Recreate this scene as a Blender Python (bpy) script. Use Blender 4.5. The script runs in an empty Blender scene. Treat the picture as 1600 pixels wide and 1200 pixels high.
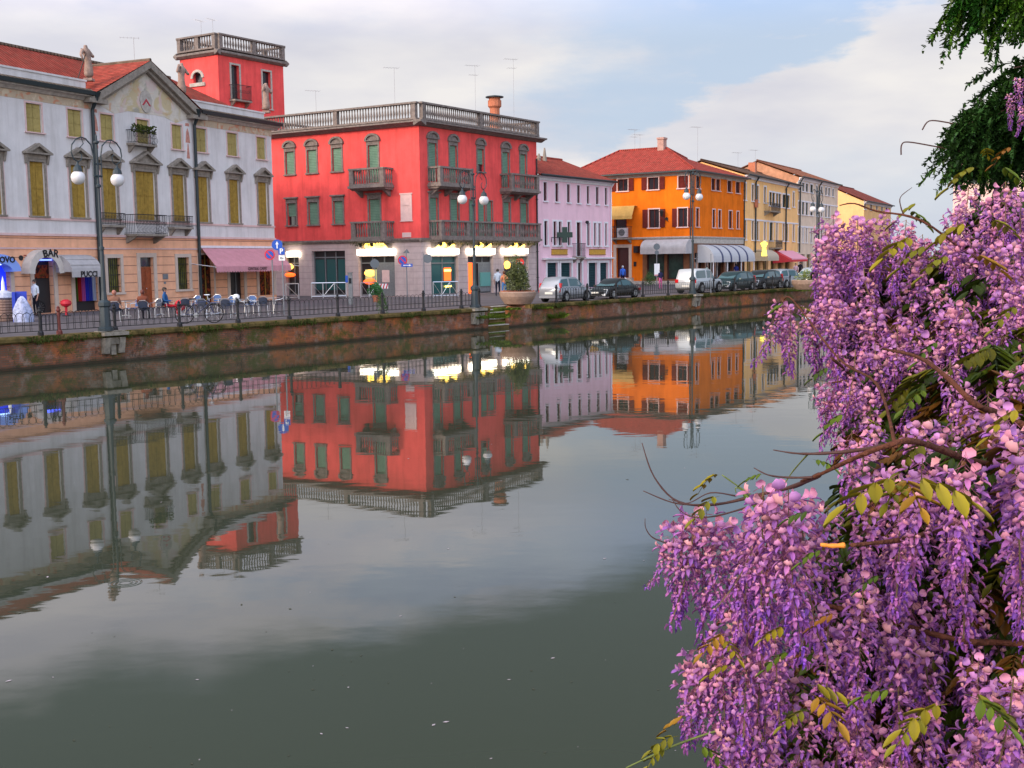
import bpy, bmesh, math, random
import numpy as np
from mathutils import Vector, Matrix
random.seed(7); RNG=np.random.default_rng(7)
rad=math.radians
SC=bpy.context.scene
# ------------------------------------------------------------------ camera
F=1800.; CAMZ=3.5; Q=1.08            # focal length in photo pixels, eye height over water, quay height
_v1=Vector((0,194.2,-F)); _v2=Vector((1800,217.2,-F))
_Y=_v1.normalized(); _Z=_v2.cross(_v1); _Z=_Z if _Z.y>0 else -_Z; _Z.normalize(); _X=_Y.cross(_Z)
ROT=Matrix((_X,_Y,_Z)); EYE=Vector((0,0,CAMZ))
cd=bpy.data.cameras.new('camera'); cam=bpy.data.objects.new('camera',cd); SC.collection.objects.link(cam)
cam.matrix_world=Matrix.Translation(EYE)@ROT.to_4x4()
cd.sensor_width=36; cd.lens=F/1600*36; cd.clip_start=.05; cd.clip_end=6000
SC.camera=cam
SC.render.resolution_x=1024; SC.render.resolution_y=768
SC.view_settings.view_transform='Standard'; SC.view_settings.look='None'; SC.view_settings.gamma=1; SC.view_settings.exposure=0.35
# ------------------------------------------------------------------ sky and sun
SUN_EL=rad(24); SUN_DIR=Vector((-.80,-.60,0)).normalized()*math.cos(SUN_EL)+Vector((0,0,math.sin(SUN_EL)))
w=bpy.data.worlds.new('World'); SC.world=w; w.use_nodes=True; nt=w.node_tree; nt.nodes.clear()
def N(nt,t,**k):
    n=nt.nodes.new(t)
    for a,b in k.items():
        if a.startswith('i_'): n.inputs[a[2:].replace('_',' ')].default_value=b
        else: setattr(n,a,b)
    return n
def sky():
    L=nt.links.new
    out=N(nt,'ShaderNodeOutputWorld'); bg=N(nt,'ShaderNodeBackground'); bg.inputs[1].default_value=1
    st=N(nt,'ShaderNodeTexSky',sky_type='NISHITA',sun_disc=False,sun_elevation=SUN_EL,sun_rotation=math.atan2(SUN_DIR.x,SUN_DIR.y))
    try: st.air_density=1.3; st.dust_density=2
    except Exception: pass
    sm=N(nt,'ShaderNodeVectorMath',operation='SCALE'); sm.inputs[3].default_value=.10; L(st.outputs[0],sm.inputs[0])
    tc=N(nt,'ShaderNodeTexCoord'); sp=N(nt,'ShaderNodeSeparateXYZ'); L(tc.outputs['Generated'],sp.inputs[0])
    # flat cloud deck: stretch the direction so that clouds flatten towards the horizon
    mp=N(nt,'ShaderNodeMapping'); mp.inputs['Scale'].default_value=(1.,1.,3.4); mp.inputs['Location'].default_value=(.35,.2,.1); L(tc.outputs['Generated'],mp.inputs[0])
    n1=N(nt,'ShaderNodeTexNoise'); n1.inputs['Scale'].default_value=4.2; n1.inputs['Detail'].default_value=10; n1.inputs['Roughness'].default_value=.6; L(mp.outputs[0],n1.inputs[0])
    el=N(nt,'ShaderNodeMapRange',interpolation_type='SMOOTHSTEP'); el.inputs[1].default_value=.17; el.inputs[2].default_value=.25; L(sp.outputs[2],el.inputs[0])
    # more cloud at the left (x<0), blue gaps to the right
    def ma(src,k,add):                        # src*k + add (add: number or socket)
        q=N(nt,'ShaderNodeMath',operation='MULTIPLY_ADD'); L(src,q.inputs[0]); q.inputs[1].default_value=k
        if isinstance(add,(int,float)): q.inputs[2].default_value=add
        else: L(add,q.inputs[2])
        return q.outputs[0]
    def ss(src,a_,b_,hi=1):
        q=N(nt,'ShaderNodeMapRange',interpolation_type='SMOOTHSTEP'); q.inputs[1].default_value=a_; q.inputs[2].default_value=b_; q.inputs[4].default_value=hi; L(src,q.inputs[0]); return q.outputs[0]
    def mm(a_,b_,op='MULTIPLY'):
        q=N(nt,'ShaderNodeMath',operation=op); L(a_,q.inputs[0]); L(b_,q.inputs[1]); return q.outputs[0]
    nn=n1.outputs[0]; X_,Z_=sp.outputs[0],sp.outputs[2]
    v1=ma(nn,.34,ma(X_,-.35,ma(Z_,1,-.23))); v2=ma(nn,.55,ma(X_,1,-.335)); v3=ma(nn,.08,ma(Z_,1,-.04))
    blueA=mm(ss(v1,-.008,.022,.9),ss(v2,-.09,.09)); blueB=mm(ss(v3,.105,.05,.55),ss(X_,.05,.28))
    class r1: outputs=[N(nt,'ShaderNodeMath',operation='SUBTRACT').outputs[0]]
    r1.outputs[0].node.inputs[0].default_value=1; L(mm(blueA,blueB,'MAXIMUM'),r1.outputs[0].node.inputs[1])
    # blue gap colour
    blue=N(nt,'ShaderNodeMixRGB'); blue.inputs[0].default_value=.8; blue.inputs[2].default_value=(.47,.58,.76,1); L(sm.outputs[0],blue.inputs[1])
    # cloud shade
    n2=N(nt,'ShaderNodeTexNoise'); n2.inputs['Scale'].default_value=5; n2.inputs['Detail'].default_value=5; L(mp.outputs[0],n2.inputs[0])
    cr=N(nt,'ShaderNodeValToRGB'); e=cr.color_ramp.elements; e[0].position=.36; e[0].color=(.60,.60,.66,1); e[1].position=.62; e[1].color=(.775,.75,.735,1); L(n2.outputs[0],cr.inputs[0])
    mx=N(nt,'ShaderNodeMixRGB'); L(r1.outputs[0],mx.inputs[0]); L(blue.outputs[0],mx.inputs[1]); L(cr.outputs[0],mx.inputs[2])
    # the higher deck (over 14 degrees) is a darker blue-grey cloud on the far side of the canal
    n3=N(nt,'ShaderNodeTexNoise'); n3.inputs['Scale'].default_value=3.2; n3.inputs['Detail'].default_value=5; L(tc.outputs['Generated'],n3.inputs[0])
    a=N(nt,'ShaderNodeMath',operation='MULTIPLY_ADD'); a.inputs[1].default_value=.22; L(n3.outputs[0],a.inputs[0]); L(sp.outputs[2],a.inputs[2])
    a2=N(nt,'ShaderNodeMath',operation='MULTIPLY_ADD'); a2.inputs[1].default_value=.13; L(sp.outputs[0],a2.inputs[0]); L(a.outputs[0],a2.inputs[2])
    r2=N(nt,'ShaderNodeMapRange',interpolation_type='SMOOTHSTEP'); r2.inputs[1].default_value=.362; r2.inputs[2].default_value=.415; L(a2.outputs[0],r2.inputs[0])
    fr=N(nt,'ShaderNodeMapRange',interpolation_type='SMOOTHSTEP'); fr.inputs[1].default_value=-.1; fr.inputs[2].default_value=.3; L(sp.outputs[1],fr.inputs[0])
    k=N(nt,'ShaderNodeMath',operation='MULTIPLY'); L(r2.outputs[0],k.inputs[0]); L(fr.outputs[0],k.inputs[1])
    tb=N(nt,'ShaderNodeMixRGB'); tb.inputs[1].default_value=(1.0,1.14,1.42,1); tb.inputs[2].default_value=(1.48,1.42,1.50,1); L(ss(nn,.42,.60),tb.inputs[0]); tn=N(nt,'ShaderNodeMixRGB',blend_type='MULTIPLY'); L(tb.outputs[0],tn.inputs[2]); L(el.outputs[0],tn.inputs[0]); L(mx.outputs[0],tn.inputs[1])
    dk=N(nt,'ShaderNodeMixRGB'); L(k.outputs[0],dk.inputs[0]); L(tn.outputs[0],dk.inputs[1]); dk.inputs[2].default_value=(.20,.25,.29,1)
    # evening sky brightened on the sun's side; unseen half behind boosted to light facades
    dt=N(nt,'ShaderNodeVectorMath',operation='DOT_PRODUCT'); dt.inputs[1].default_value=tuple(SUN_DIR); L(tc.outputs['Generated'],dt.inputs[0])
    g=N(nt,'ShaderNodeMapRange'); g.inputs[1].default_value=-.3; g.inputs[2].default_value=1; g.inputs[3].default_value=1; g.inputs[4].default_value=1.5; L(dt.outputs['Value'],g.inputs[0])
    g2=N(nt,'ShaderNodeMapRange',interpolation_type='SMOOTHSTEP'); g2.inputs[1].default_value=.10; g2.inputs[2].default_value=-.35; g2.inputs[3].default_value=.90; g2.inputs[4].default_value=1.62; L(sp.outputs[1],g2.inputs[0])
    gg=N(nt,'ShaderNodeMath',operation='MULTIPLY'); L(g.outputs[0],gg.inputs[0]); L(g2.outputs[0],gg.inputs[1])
    wb=N(nt,'ShaderNodeMixRGB',blend_type='MULTIPLY'); wb.inputs[2].default_value=(1.06,1.0,.90,1); L(ss(sp.outputs[1],.1,-.3),wb.inputs[0]); L(dk.outputs[0],wb.inputs[1])  # same unseen half warmed to take the blue off the walls
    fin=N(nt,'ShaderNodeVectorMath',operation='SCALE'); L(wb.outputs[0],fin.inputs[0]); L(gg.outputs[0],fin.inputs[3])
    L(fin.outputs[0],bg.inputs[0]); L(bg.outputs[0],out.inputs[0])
sky()
sd=bpy.data.lights.new('sun','SUN'); sd.energy=2.1; sd.angle=rad(12); sd.color=(1,.78,.55)
so=bpy.data.objects.new('sun',sd); SC.collection.objects.link(so); so.rotation_euler=SUN_DIR.to_track_quat('Z','Y').to_euler()
# ------------------------------------------------------------------ photo pixel <-> place
def ray(px,py): return ROT@Vector((px-800,600-py,-F))
def proj(p):
    v=ROT.transposed()@(Vector(p)-EYE); return 800+F*v.x/-v.z, 600-F*v.y/-v.z
def at_z(px,py,z=Q): r=ray(px,py); return EYE+r*((z-CAMZ)/r.z)
def at_d(px,py,d): r=ray(px,py); return EYE+r*(d/r.y)
def gp(px,d,z=Q):
    x=(px-800)/F*d
    for _ in range(6): x+=(px-proj((x,d,z))[0])/F*d
    return Vector((x,d))
class Fa:                                     # a vertical plane: u along it, w out of it towards the canal, z up
    def __init__(s,A,B):
        s.A=Vector(A[:2]); s.B=Vector(B[:2]); d=s.B-s.A; s.L=d.length; s.d=d/s.L; s.n=Vector((s.d.y,-s.d.x))
    def uz(s,px,py,w=0):
        r=ray(px,py); A=s.A+s.n*w; det=r.x*-s.d.y+s.d.x*r.y
        t=(A.x*-s.d.y+s.d.x*A.y)/det; u=(r.x*A.y-r.y*A.x)/det
        return u, CAMZ+t*r.z
    def u(s,px,py,w=0): return s.uz(px,py,w)[0]
    def z(s,px,py,w=0): return s.uz(px,py,w)[1]
    def P(s,u,w,z): q=s.A+s.d*u+s.n*w; return Vector((q.x,q.y,z))
    def ang(s): return math.atan2(s.d.y,s.d.x)
    def sub(s,u,w=0): q=s.A+s.d*u+s.n*w; return Fa(q,q+s.d)
class _I:
    def P(s,u,w,z): return Vector((u,w,z))
ID=_I()
# ------------------------------------------------------------------ mesh builder
class MB:
    def __init__(s): s.v=[]; s.f=[]; s.m=[]; s.k=0
    def add(s,pts,faces):
        b=len(s.v); s.v+= [tuple(p) for p in pts]
        for f in faces: s.f.append([i+b for i in f]); s.m.append(s.k)
        return s
    def box(s,fr,u0,u1,w0,w1,z0,z1):
        P=fr.P; p=[P(u,w_,z) for z in (z0,z1) for u,w_ in ((u0,w0),(u1,w0),(u1,w1),(u0,w1))]
        return s.add(p,[(0,1,2,3),(7,6,5,4),(0,4,5,1),(1,5,6,2),(2,6,7,3),(3,7,4,0)])
    def prism(s,fr,poly,w0,w1):
        n=len(poly); p=[fr.P(u,w0,z) for u,z in poly]+[fr.P(u,w1,z) for u,z in poly]
        return s.add(p,[tuple(range(n)),tuple(range(2*n-1,n-1,-1))]+[(i,n+i,n+(i+1)%n,(i+1)%n) for i in range(n)])
    def prismu(s,fr,poly,u0,u1):               # poly in (w,z), extruded along u
        n=len(poly); p=[fr.P(u0,a,z) for a,z in poly]+[fr.P(u1,a,z) for a,z in poly]
        return s.add(p,[tuple(range(n)),tuple(range(2*n-1,n-1,-1))]+[(i,n+i,n+(i+1)%n,(i+1)%n) for i in range(n)])
    def quad(s,*p): return s.add(p,[tuple(range(len(p)))])
    def tube(s,pts,r,n=6,cap=True):
        pts=[Vector(p) for p in pts]; m=len(pts); rs=r if isinstance(r,(list,tuple)) else [r]*m; ring=[]; prev=None
        for i,p in enumerate(pts):
            t=(pts[min(i+1,m-1)]-pts[max(i-1,0)])
            t=t.normalized() if t.length>1e-9 else Vector((0,0,1))
            if prev is None: a=t.orthogonal().normalized()
            else: a=prev-t*prev.dot(t); a=a.normalized() if a.length>1e-6 else t.orthogonal().normalized()
            prev=a; b=t.cross(a)
            ring+= [p+(a*math.cos(2*math.pi*k/n)+b*math.sin(2*math.pi*k/n))*rs[i] for k in range(n)]
        fs=[(i*n+k,i*n+(k+1)%n,(i+1)*n+(k+1)%n,(i+1)*n+k) for i in range(m-1) for k in range(n)]
        if cap: fs+=[tuple(range(n-1,-1,-1)),tuple(range((m-1)*n,m*n))]
        return s.add(ring,fs)
    def lathe(s,c,prof,n=12,fr=None):
        c=Vector(c); ring=[c+Vector((r*math.cos(2*math.pi*k/n),r*math.sin(2*math.pi*k/n),z)) for r,z in prof for k in range(n)]; m=len(prof)
        fs=[(i*n+k,i*n+(k+1)%n,(i+1)*n+(k+1)%n,(i+1)*n+k) for i in range(m-1) for k in range(n)]
        fs+=[tuple(range(n-1,-1,-1)),tuple(range((m-1)*n,m*n))]
        return s.add(ring,fs)
    def ball(s,c,r,nu=10,nv=7,sc=(1,1,1)):
        c=Vector(c); pts=[]; fs=[]
        for j in range(1,nv):
            a=math.pi*j/nv
            for i in range(nu):
                b=2*math.pi*i/nu; pts.append(c+Vector((r*sc[0]*math.sin(a)*math.cos(b),r*sc[1]*math.sin(a)*math.sin(b),r*sc[2]*math.cos(a))))
        pts+=[c+Vector((0,0,r*sc[2])),c-Vector((0,0,r*sc[2]))]; T=len(pts)-2
        for j in range(nv-2):
            for i in range(nu): fs.append((j*nu+i,(j+1)*nu+i,(j+1)*nu+(i+1)%nu,j*nu+(i+1)%nu))
        for i in range(nu): fs.append((T,i,(i+1)%nu)); fs.append((T+1,(nv-2)*nu+(i+1)%nu,(nv-2)*nu+i))
        return s.add(pts,fs)
    def disc(s,c,nrm,r,t,n=16):                # thin round plate
        c=Vector(c); nrm=Vector(nrm).normalized(); return s.tube([c,c+nrm*t],r,n)
    def wall(s,fr,u0,u1,z0,z1,holes,dep=.22,w=0):
        us=sorted({u0,u1,*[h[0] for h in holes],*[h[1] for h in holes]}); zs=sorted({z0,z1,*[h[2] for h in holes],*[h[3] for h in holes]})
        us=[x for x in us if u0<=x<=u1]; zs=[x for x in zs if z0<=x<=z1]
        for i in range(len(us)-1):
            for j in range(len(zs)-1):
                cu=(us[i]+us[i+1])/2; cz=(zs[j]+zs[j+1])/2
                if any(h[0]<cu<h[1] and h[2]<cz<h[3] for h in holes): continue
                s.quad(fr.P(us[i],w,zs[j]),fr.P(us[i+1],w,zs[j]),fr.P(us[i+1],w,zs[j+1]),fr.P(us[i],w,zs[j+1]))
        for a,b,c,d in [h[:4] for h in holes]:
            P=fr.P; e=w-dep
            s.quad(P(a,w,c),P(a,w,d),P(a,e,d),P(a,e,c)); s.quad(P(b,w,c),P(b,e,c),P(b,e,d),P(b,w,d))
            s.quad(P(a,w,d),P(b,w,d),P(b,e,d),P(a,e,d)); s.quad(P(a,w,c),P(a,e,c),P(b,e,c),P(b,w,c))
            s.quad(P(a,e,c),P(b,e,c),P(b,e,d),P(a,e,d))
        return s
LOC={}
def build(name,mb,mats,parent=None,smooth=False,loc=None,recalc=True):
    if loc is None: loc=LOC.get(parent.name,Vector((0,0,0))) if parent else Vector((0,0,0))
    loc=Vector(loc)
    me=bpy.data.meshes.new(name)
    me.from_pydata([(p[0]-loc.x,p[1]-loc.y,p[2]-loc.z) for p in mb.v],[],mb.f)
    if not isinstance(mats,(list,tuple)): mats=[mats]
    for m in mats: me.materials.append(m)
    if len(mats)>1: me.polygons.foreach_set('material_index',mb.m)
    if recalc:
        bm=bmesh.new(); bm.from_mesh(me); bmesh.ops.recalc_face_normals(bm,faces=bm.faces); bm.to_mesh(me); bm.free()
    if smooth is True: me.polygons.foreach_set('use_smooth',[True]*len(me.polygons))
    me.update()
    o=bpy.data.objects.new(name,me); SC.collection.objects.link(o)
    if parent: o.parent=parent; LOC[o.name]=loc
    else: o.location=loc; LOC[o.name]=loc
    return o
def tag(o,label=None,cat=None,group=None,kind=None):
    if label: o['label']=label
    if cat: o['category']=cat
    if group: o['group']=group
    if kind: o['kind']=kind
    return o
def thing(name,label,cat,loc=(0,0,0),group=None):
    o=bpy.data.objects.new(name,None); SC.collection.objects.link(o); o.location=loc; o.empty_display_size=.3; LOC[o.name]=Vector(loc)
    return tag(o,label,cat,group)
def one(name,mb,mats,label,cat,loc,group=None,smooth=False):
    return tag(build(name,mb,mats,None,smooth,loc),label,cat,group)
def struct(name,mb,mats,**k): return tag(build(name,mb,mats,**k),kind='structure')
def kids(o): return [c for c in bpy.data.objects if c.parent==o]
def copy_tree(o,parent=None,ch=None):
    if ch is None:
        ch={}
        for c in bpy.data.objects:
            if c.parent: ch.setdefault(c.parent.name,[]).append(c)
    c=o.copy(); SC.collection.objects.link(c); c.parent=parent
    for k in ch.get(o.name,[]): copy_tree(k,c,ch)
    return c
def place(o,loc,rz=0,s=1,label=None,group=None):
    o.location=loc; o.rotation_euler=(0,0,rz); o.scale=(s,s,s)
    if label: o['label']=label
    if group: o['group']=group
    return o
# ------------------------------------------------------------------ materials
def mat(name,col,rough=.8,var=0,scale=3,col2=None,bump=0,bscale=20,metal=0,spec=None,stain=0,emit=None,es=0,trans=0,coat=0):
    m=bpy.data.materials.new(name); m.use_nodes=True; t=m.node_tree; L=t.links.new; b=t.nodes['Principled BSDF']
    b.inputs['Base Color'].default_value=(*col,1); b.inputs['Roughness'].default_value=rough; b.inputs['Metallic'].default_value=metal
    b.inputs['Specular IOR Level'].default_value=spec if spec is not None else (.15 if rough>=.75 else .5); b.inputs['Coat Weight'].default_value=coat
    if emit: b.inputs['Emission Color'].default_value=(*emit,1); b.inputs['Emission Strength'].default_value=es
    tc=N(t,'ShaderNodeTexCoord')
    if var or col2:
        n=N(t,'ShaderNodeTexNoise'); n.inputs['Scale'].default_value=scale; n.inputs['Detail'].default_value=6; n.inputs['Roughness'].default_value=.62; L(tc.outputs['Object'],n.inputs[0])
        r=N(t,'ShaderNodeValToRGB'); e=r.color_ramp.elements; e[0].position=.3; e[1].position=.7
        c2=col2 or tuple(min(1,c*(1+var)) for c in col); c1=tuple(c*(1-var) for c in col)
        e[0].color=(*c1,1); e[1].color=(*c2,1); L(n.outputs[0],r.inputs[0]); last=r.outputs[0]
        if stain:                               # weathering: vertical streaks
            mp=N(t,'ShaderNodeMapping'); mp.inputs['Scale'].default_value=(1.6,1.6,.16); L(tc.outputs['Object'],mp.inputs[0])
            s=N(t,'ShaderNodeTexNoise'); s.inputs['Scale'].default_value=1.3; s.inputs['Detail'].default_value=8; s.inputs['Roughness'].default_value=.7; L(mp.outputs[0],s.inputs[0])
            q=N(t,'ShaderNodeMapRange'); q.inputs[1].default_value=.45; q.inputs[2].default_value=.75; q.inputs[3].default_value=0; q.inputs[4].default_value=stain; L(s.outputs[0],q.inputs[0])
            x=N(t,'ShaderNodeMixRGB',blend_type='MULTIPLY'); x.inputs[2].default_value=(.42,.40,.36,1); L(q.outputs[0],x.inputs[0]); L(last,x.inputs[1]); last=x.outputs[0]
        L(last,b.inputs['Base Color'])
    if bump:
        n=N(t,'ShaderNodeTexNoise'); n.inputs['Scale'].default_value=bscale; n.inputs['Detail'].default_value=5; L(tc.outputs['Object'],n.inputs[0])
        u=N(t,'ShaderNodeBump'); u.inputs['Strength'].default_value=bump; u.inputs['Distance'].default_value=.05; L(n.outputs[0],u.inputs['Height']); L(u.outputs[0],b.inputs['Normal'])
    return m
def lined(name,col,line,axis,step,frac,var=.08,angle=0,rough=.9,stain=.3):
    """plaster, boards or tiles with real grooves every step metres"""
    m=mat(name,col,rough,var,2.2,stain=stain); t=m.node_tree; L=t.links.new; b=t.nodes['Principled BSDF']
    prev=b.inputs['Base Color'].links[0].from_socket
    tc=N(t,'ShaderNodeTexCoord'); mp=N(t,'ShaderNodeMapping'); mp.inputs['Rotation'].default_value=(0,0,-angle); L(tc.outputs['Object'],mp.inputs[0])
    sp=N(t,'ShaderNodeSeparateXYZ'); L(mp.outputs[0],sp.inputs[0])
    d=N(t,'ShaderNodeMath',operation='DIVIDE'); d.inputs[1].default_value=step; L(sp.outputs[axis],d.inputs[0])
    f=N(t,'ShaderNodeMath',operation='FRACT'); L(d.outputs[0],f.inputs[0])
    c=N(t,'ShaderNodeMath',operation='LESS_THAN'); c.inputs[1].default_value=frac; L(f.outputs[0],c.inputs[0])
    x=N(t,'ShaderNodeMixRGB'); x.inputs[2].default_value=(*line,1); L(c.outputs[0],x.inputs[0]); L(prev,x.inputs[1]); L(x.outputs[0],b.inputs['Base Color'])
    i=N(t,'ShaderNodeMath',operation='SUBTRACT'); i.inputs[0].default_value=1; L(c.outputs[0],i.inputs[1])
    u=N(t,'ShaderNodeBump'); u.inputs['Strength'].default_value=.8; u.inputs['Distance'].default_value=.03; L(i.outputs[0],u.inputs['Height']); L(u.outputs[0],b.inputs['Normal'])
    return m
M={}
M['lav']=mat('lavender white plaster',(.66,.63,.625),.9,.07,1.2,bump=.15,bscale=14,stain=.4)
M['stone']=mat('weathered grey stone',(.27,.235,.20),.9,.25,5,bump=.4,bscale=20,stain=.5)
M['stonew']=mat('pale stone trim',(.44,.40,.36),.85,.25,4,bump=.2,stain=.35)
M['pinktrim']=mat('pink stone trim',(.66,.46,.44),.85,.1,4)
M['yel']=mat('ochre shutter boards',(.38,.30,.11),.8,.15,6,stain=.5)
M['yelw']=mat('saturated ochre shutter boards',(.34,.215,.045),.75,.25,5,stain=.6)
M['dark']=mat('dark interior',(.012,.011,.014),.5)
M['glass']=mat('dark window glass',(.018,.022,.028),.06,spec=.8)
M['iron']=mat('black wrought iron',(.016,.016,.02),.5,metal=.3)
M['gut']=mat('dark green painted gutter',(.018,.03,.035),.45,metal=.2)
M['red']=mat('coral red plaster',(.80,.095,.090),.9,.16,.7,bump=.25,bscale=10,stain=.5)
M['rstone']=mat('grey stone balustrade',(.21,.175,.16),.9,.3,5,bump=.4,stain=.5)
M['rbase']=lined('pinkish grey stone blocks',(.52,.41,.40),(.36,.28,.27),2,.42,.05,.1,stain=.3)
M['grn']=lined('green roller shutter',(.17,.29,.21),(.09,.16,.12),2,.11,.2,.15,stain=.25)
M['pink']=mat('lilac pink plaster',(.80,.52,.60),.9,.06,1.1,bump=.15,stain=.22)
M['white']=mat('white painted trim',(.72,.70,.74),.7,.08,5,stain=.2)
M['brsh']=lined('dark brown shutter',(.075,.026,.028),(.03,.012,.014),2,.1,.3,.2,stain=.1)
M['orange']=mat('orange plaster',(.76,.165,.008),.9,.14,.8,bump=.2,bscale=10,stain=.45)
M['rbsh']=lined('red brown shutter',(.17,.028,.022),(.07,.012,.012),2,.1,.3,.2,stain=.1)
M['cream']=mat('peach cream plaster',(.88,.52,.22),.9,.08,.9,stain=.25)
M['creamup']=mat('pale cream plaster',(.85,.50,.24),.9,.08,.9,stain=.25)
M['grey']=mat('pale grey plaster',(.68,.54,.42),.9,.09,1,stain=.3)
M['yhouse']=mat('warm yellow plaster',(.85,.50,.22),.9,.08,1,stain=.25)
M['dgs']=lined('dark green louvred shutter',(.035,.05,.042),(.015,.02,.018),2,.1,.35,.2,stain=.1)
M['alu']=mat('aluminium',(.62,.63,.66),.3,metal=.9)
M['awgrey']=mat('off-white awning canvas',(.42,.40,.41),.8,.1,3,stain=.3)
M['awpink']=mat('dusty pink awning canvas',(.56,.26,.30),.85,.08,3,stain=.25)
M['lgrey']=mat('painted grey metal',(.16,.17,.18),.5,.2,8)
M['teal']=mat('teal shop glass',(.02,.09,.09),.15)
M['terra']=mat('terracotta',(.46,.16,.09),.85,.2,6)
M['wood']=mat('varnished red-brown door',(.26,.055,.014),.5,.3,6)
def emi(name,c,s): return mat(name,tuple(min(.8,x) for x in c),.6,emit=c,es=s)
M['lit']=emi('lit white shop sign',(1,.93,.72),5.5)
M['lity']=emi('yellow shop glow',(1,.62,.10),5)
M['litw']=emi('warm shop interior lamp',(1,.45,.08),2.6)
M['litr']=emi('glowing orange-red neon',(1,.12,.015),1.6)
M['blue']=emi('blue neon tube',(.08,.13,1),5)
M['bluef']=emi('blue lit shopfront',(.010,.03,.75),.8)
def roofmat(name,col,ang):
    m=lined(name,col,tuple(c*.35 for c in col),0,.24,.3,.35,angle=ang,stain=.5)
    t=m.node_tree; L=t.links.new; b=t.nodes['Principled BSDF']; prev=b.inputs['Base Color'].links[0].from_socket
    tc=N(t,'ShaderNodeTexCoord'); n=N(t,'ShaderNodeTexNoise'); n.inputs['Scale'].default_value=2.6; n.inputs['Detail'].default_value=9; n.inputs['Roughness'].default_value=.8; L(tc.outputs['Object'],n.inputs[0])
    r=N(t,'ShaderNodeMapRange'); r.inputs[1].default_value=.5; r.inputs[2].default_value=.7; r.inputs[4].default_value=.55; L(n.outputs[0],r.inputs[0])
    x=N(t,'ShaderNodeMixRGB'); x.inputs[2].default_value=(.16,.10,.07,1); L(r.outputs[0],x.inputs[0]); L(prev,x.inputs[1]); L(x.outputs[0],b.inputs['Base Color']); return m
def brick():
    m=mat('old quay brick',(.3,.15,.1),.95); t=m.node_tree; L=t.links.new; b=t.nodes['Principled BSDF']; tc=N(t,'ShaderNodeTexCoord')
    mp=N(t,'ShaderNodeMapping'); mp.inputs['Rotation'].default_value=(rad(90),0,0); 
    # rotate so that bricks run along the wall
    m1=N(t,'ShaderNodeMapping'); m1.inputs['Rotation'].default_value=(0,0,-math.atan2(.79067,.61225)); L(tc.outputs['Object'],m1.inputs[0])
    L(m1.outputs[0],mp.inputs[0])
    br=N(t,'ShaderNodeTexBrick'); br.inputs['Scale'].default_value=1; br.inputs['Brick Width'].default_value=.26; br.inputs['Row Height'].default_value=.075; br.inputs['Mortar Size'].default_value=.010
    br.inputs['Color1'].default_value=(.27,.10,.057,1); br.inputs['Color2'].default_value=(.15,.07,.045,1); br.inputs['Mortar'].default_value=(.12,.09,.07,1); L(mp.outputs[0],br.inputs[0])
    def nz(sc,de,ro,lo,hi,mx):
        n=N(t,'ShaderNodeTexNoise'); n.inputs['Scale'].default_value=sc; n.inputs['Detail'].default_value=de; n.inputs['Roughness'].default_value=ro; L(tc.outputs['Object'],n.inputs[0])
        r=N(t,'ShaderNodeMapRange'); r.inputs[1].default_value=lo; r.inputs[2].default_value=hi; r.inputs[4].default_value=mx; L(n.outputs[0],r.inputs[0]); return r.outputs[0]
    last=br.outputs[0]
    for src,c in ((nz(1.1,9,.75,.53,.64,.8),(.27,.215,.18,1)),(nz(.45,8,.7,.52,.64,.8),(.42,.12,.035,1)),(nz(1.7,8,.8,.54,.64,.85),(.035,.028,.02,1)),(nz(.8,10,.8,.50,.60,.9),(.065,.075,.018,1))):
        x=N(t,'ShaderNodeMixRGB'); x.inputs[2].default_value=c; L(src,x.inputs[0]); L(last,x.inputs[1]); last=x.outputs[0]
    # wet dark tide line just over the water
    sp=N(t,'ShaderNodeSeparateXYZ'); g=N(t,'ShaderNodeNewGeometry'); L(g.outputs['Position'],sp.inputs[0])
    n=N(t,'ShaderNodeTexNoise'); n.inputs['Scale'].default_value=2; L(tc.outputs['Object'],n.inputs[0])
    s=N(t,'ShaderNodeMath',operation='MULTIPLY_ADD'); s.inputs[1].default_value=-.12; L(n.outputs[0],s.inputs[0]); L(sp.outputs[2],s.inputs[2])
    r=N(t,'ShaderNodeMapRange'); r.inputs[1].default_value=.0; r.inputs[2].default_value=.12; r.inputs[3].default_value=.85; r.inputs[4].default_value=0; L(s.outputs[0],r.inputs[0])
    x=N(t,'ShaderNodeMixRGB'); x.inputs[2].default_value=(.03,.03,.02,1); L(r.outputs[0],x.inputs[0]); L(last,x.inputs[1]); L(x.outputs[0],b.inputs['Base Color'])
    u=N(t,'ShaderNodeBump'); u.inputs['Strength'].default_value=.6; u.inputs['Distance'].default_value=.02; L(br.outputs[1],u.inputs['Height']); u.invert=True; L(u.outputs[0],b.inputs['Normal'])
    return m
M['brick']=brick()
M['coping']=mat('mossy coping stone',(.055,.045,.016),.95,.3,2.0,col2=(.20,.14,.05),bump=.5,bscale=9,stain=.5)
M['brst']=mat('dirty pale bracket stone',(.27,.24,.20),.9,.35,5,bump=.4,stain=.6)
M['moss']=mat('moss',(.055,.10,.012),.95,.3,6,col2=(.14,.19,.02),bump=.8)
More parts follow.
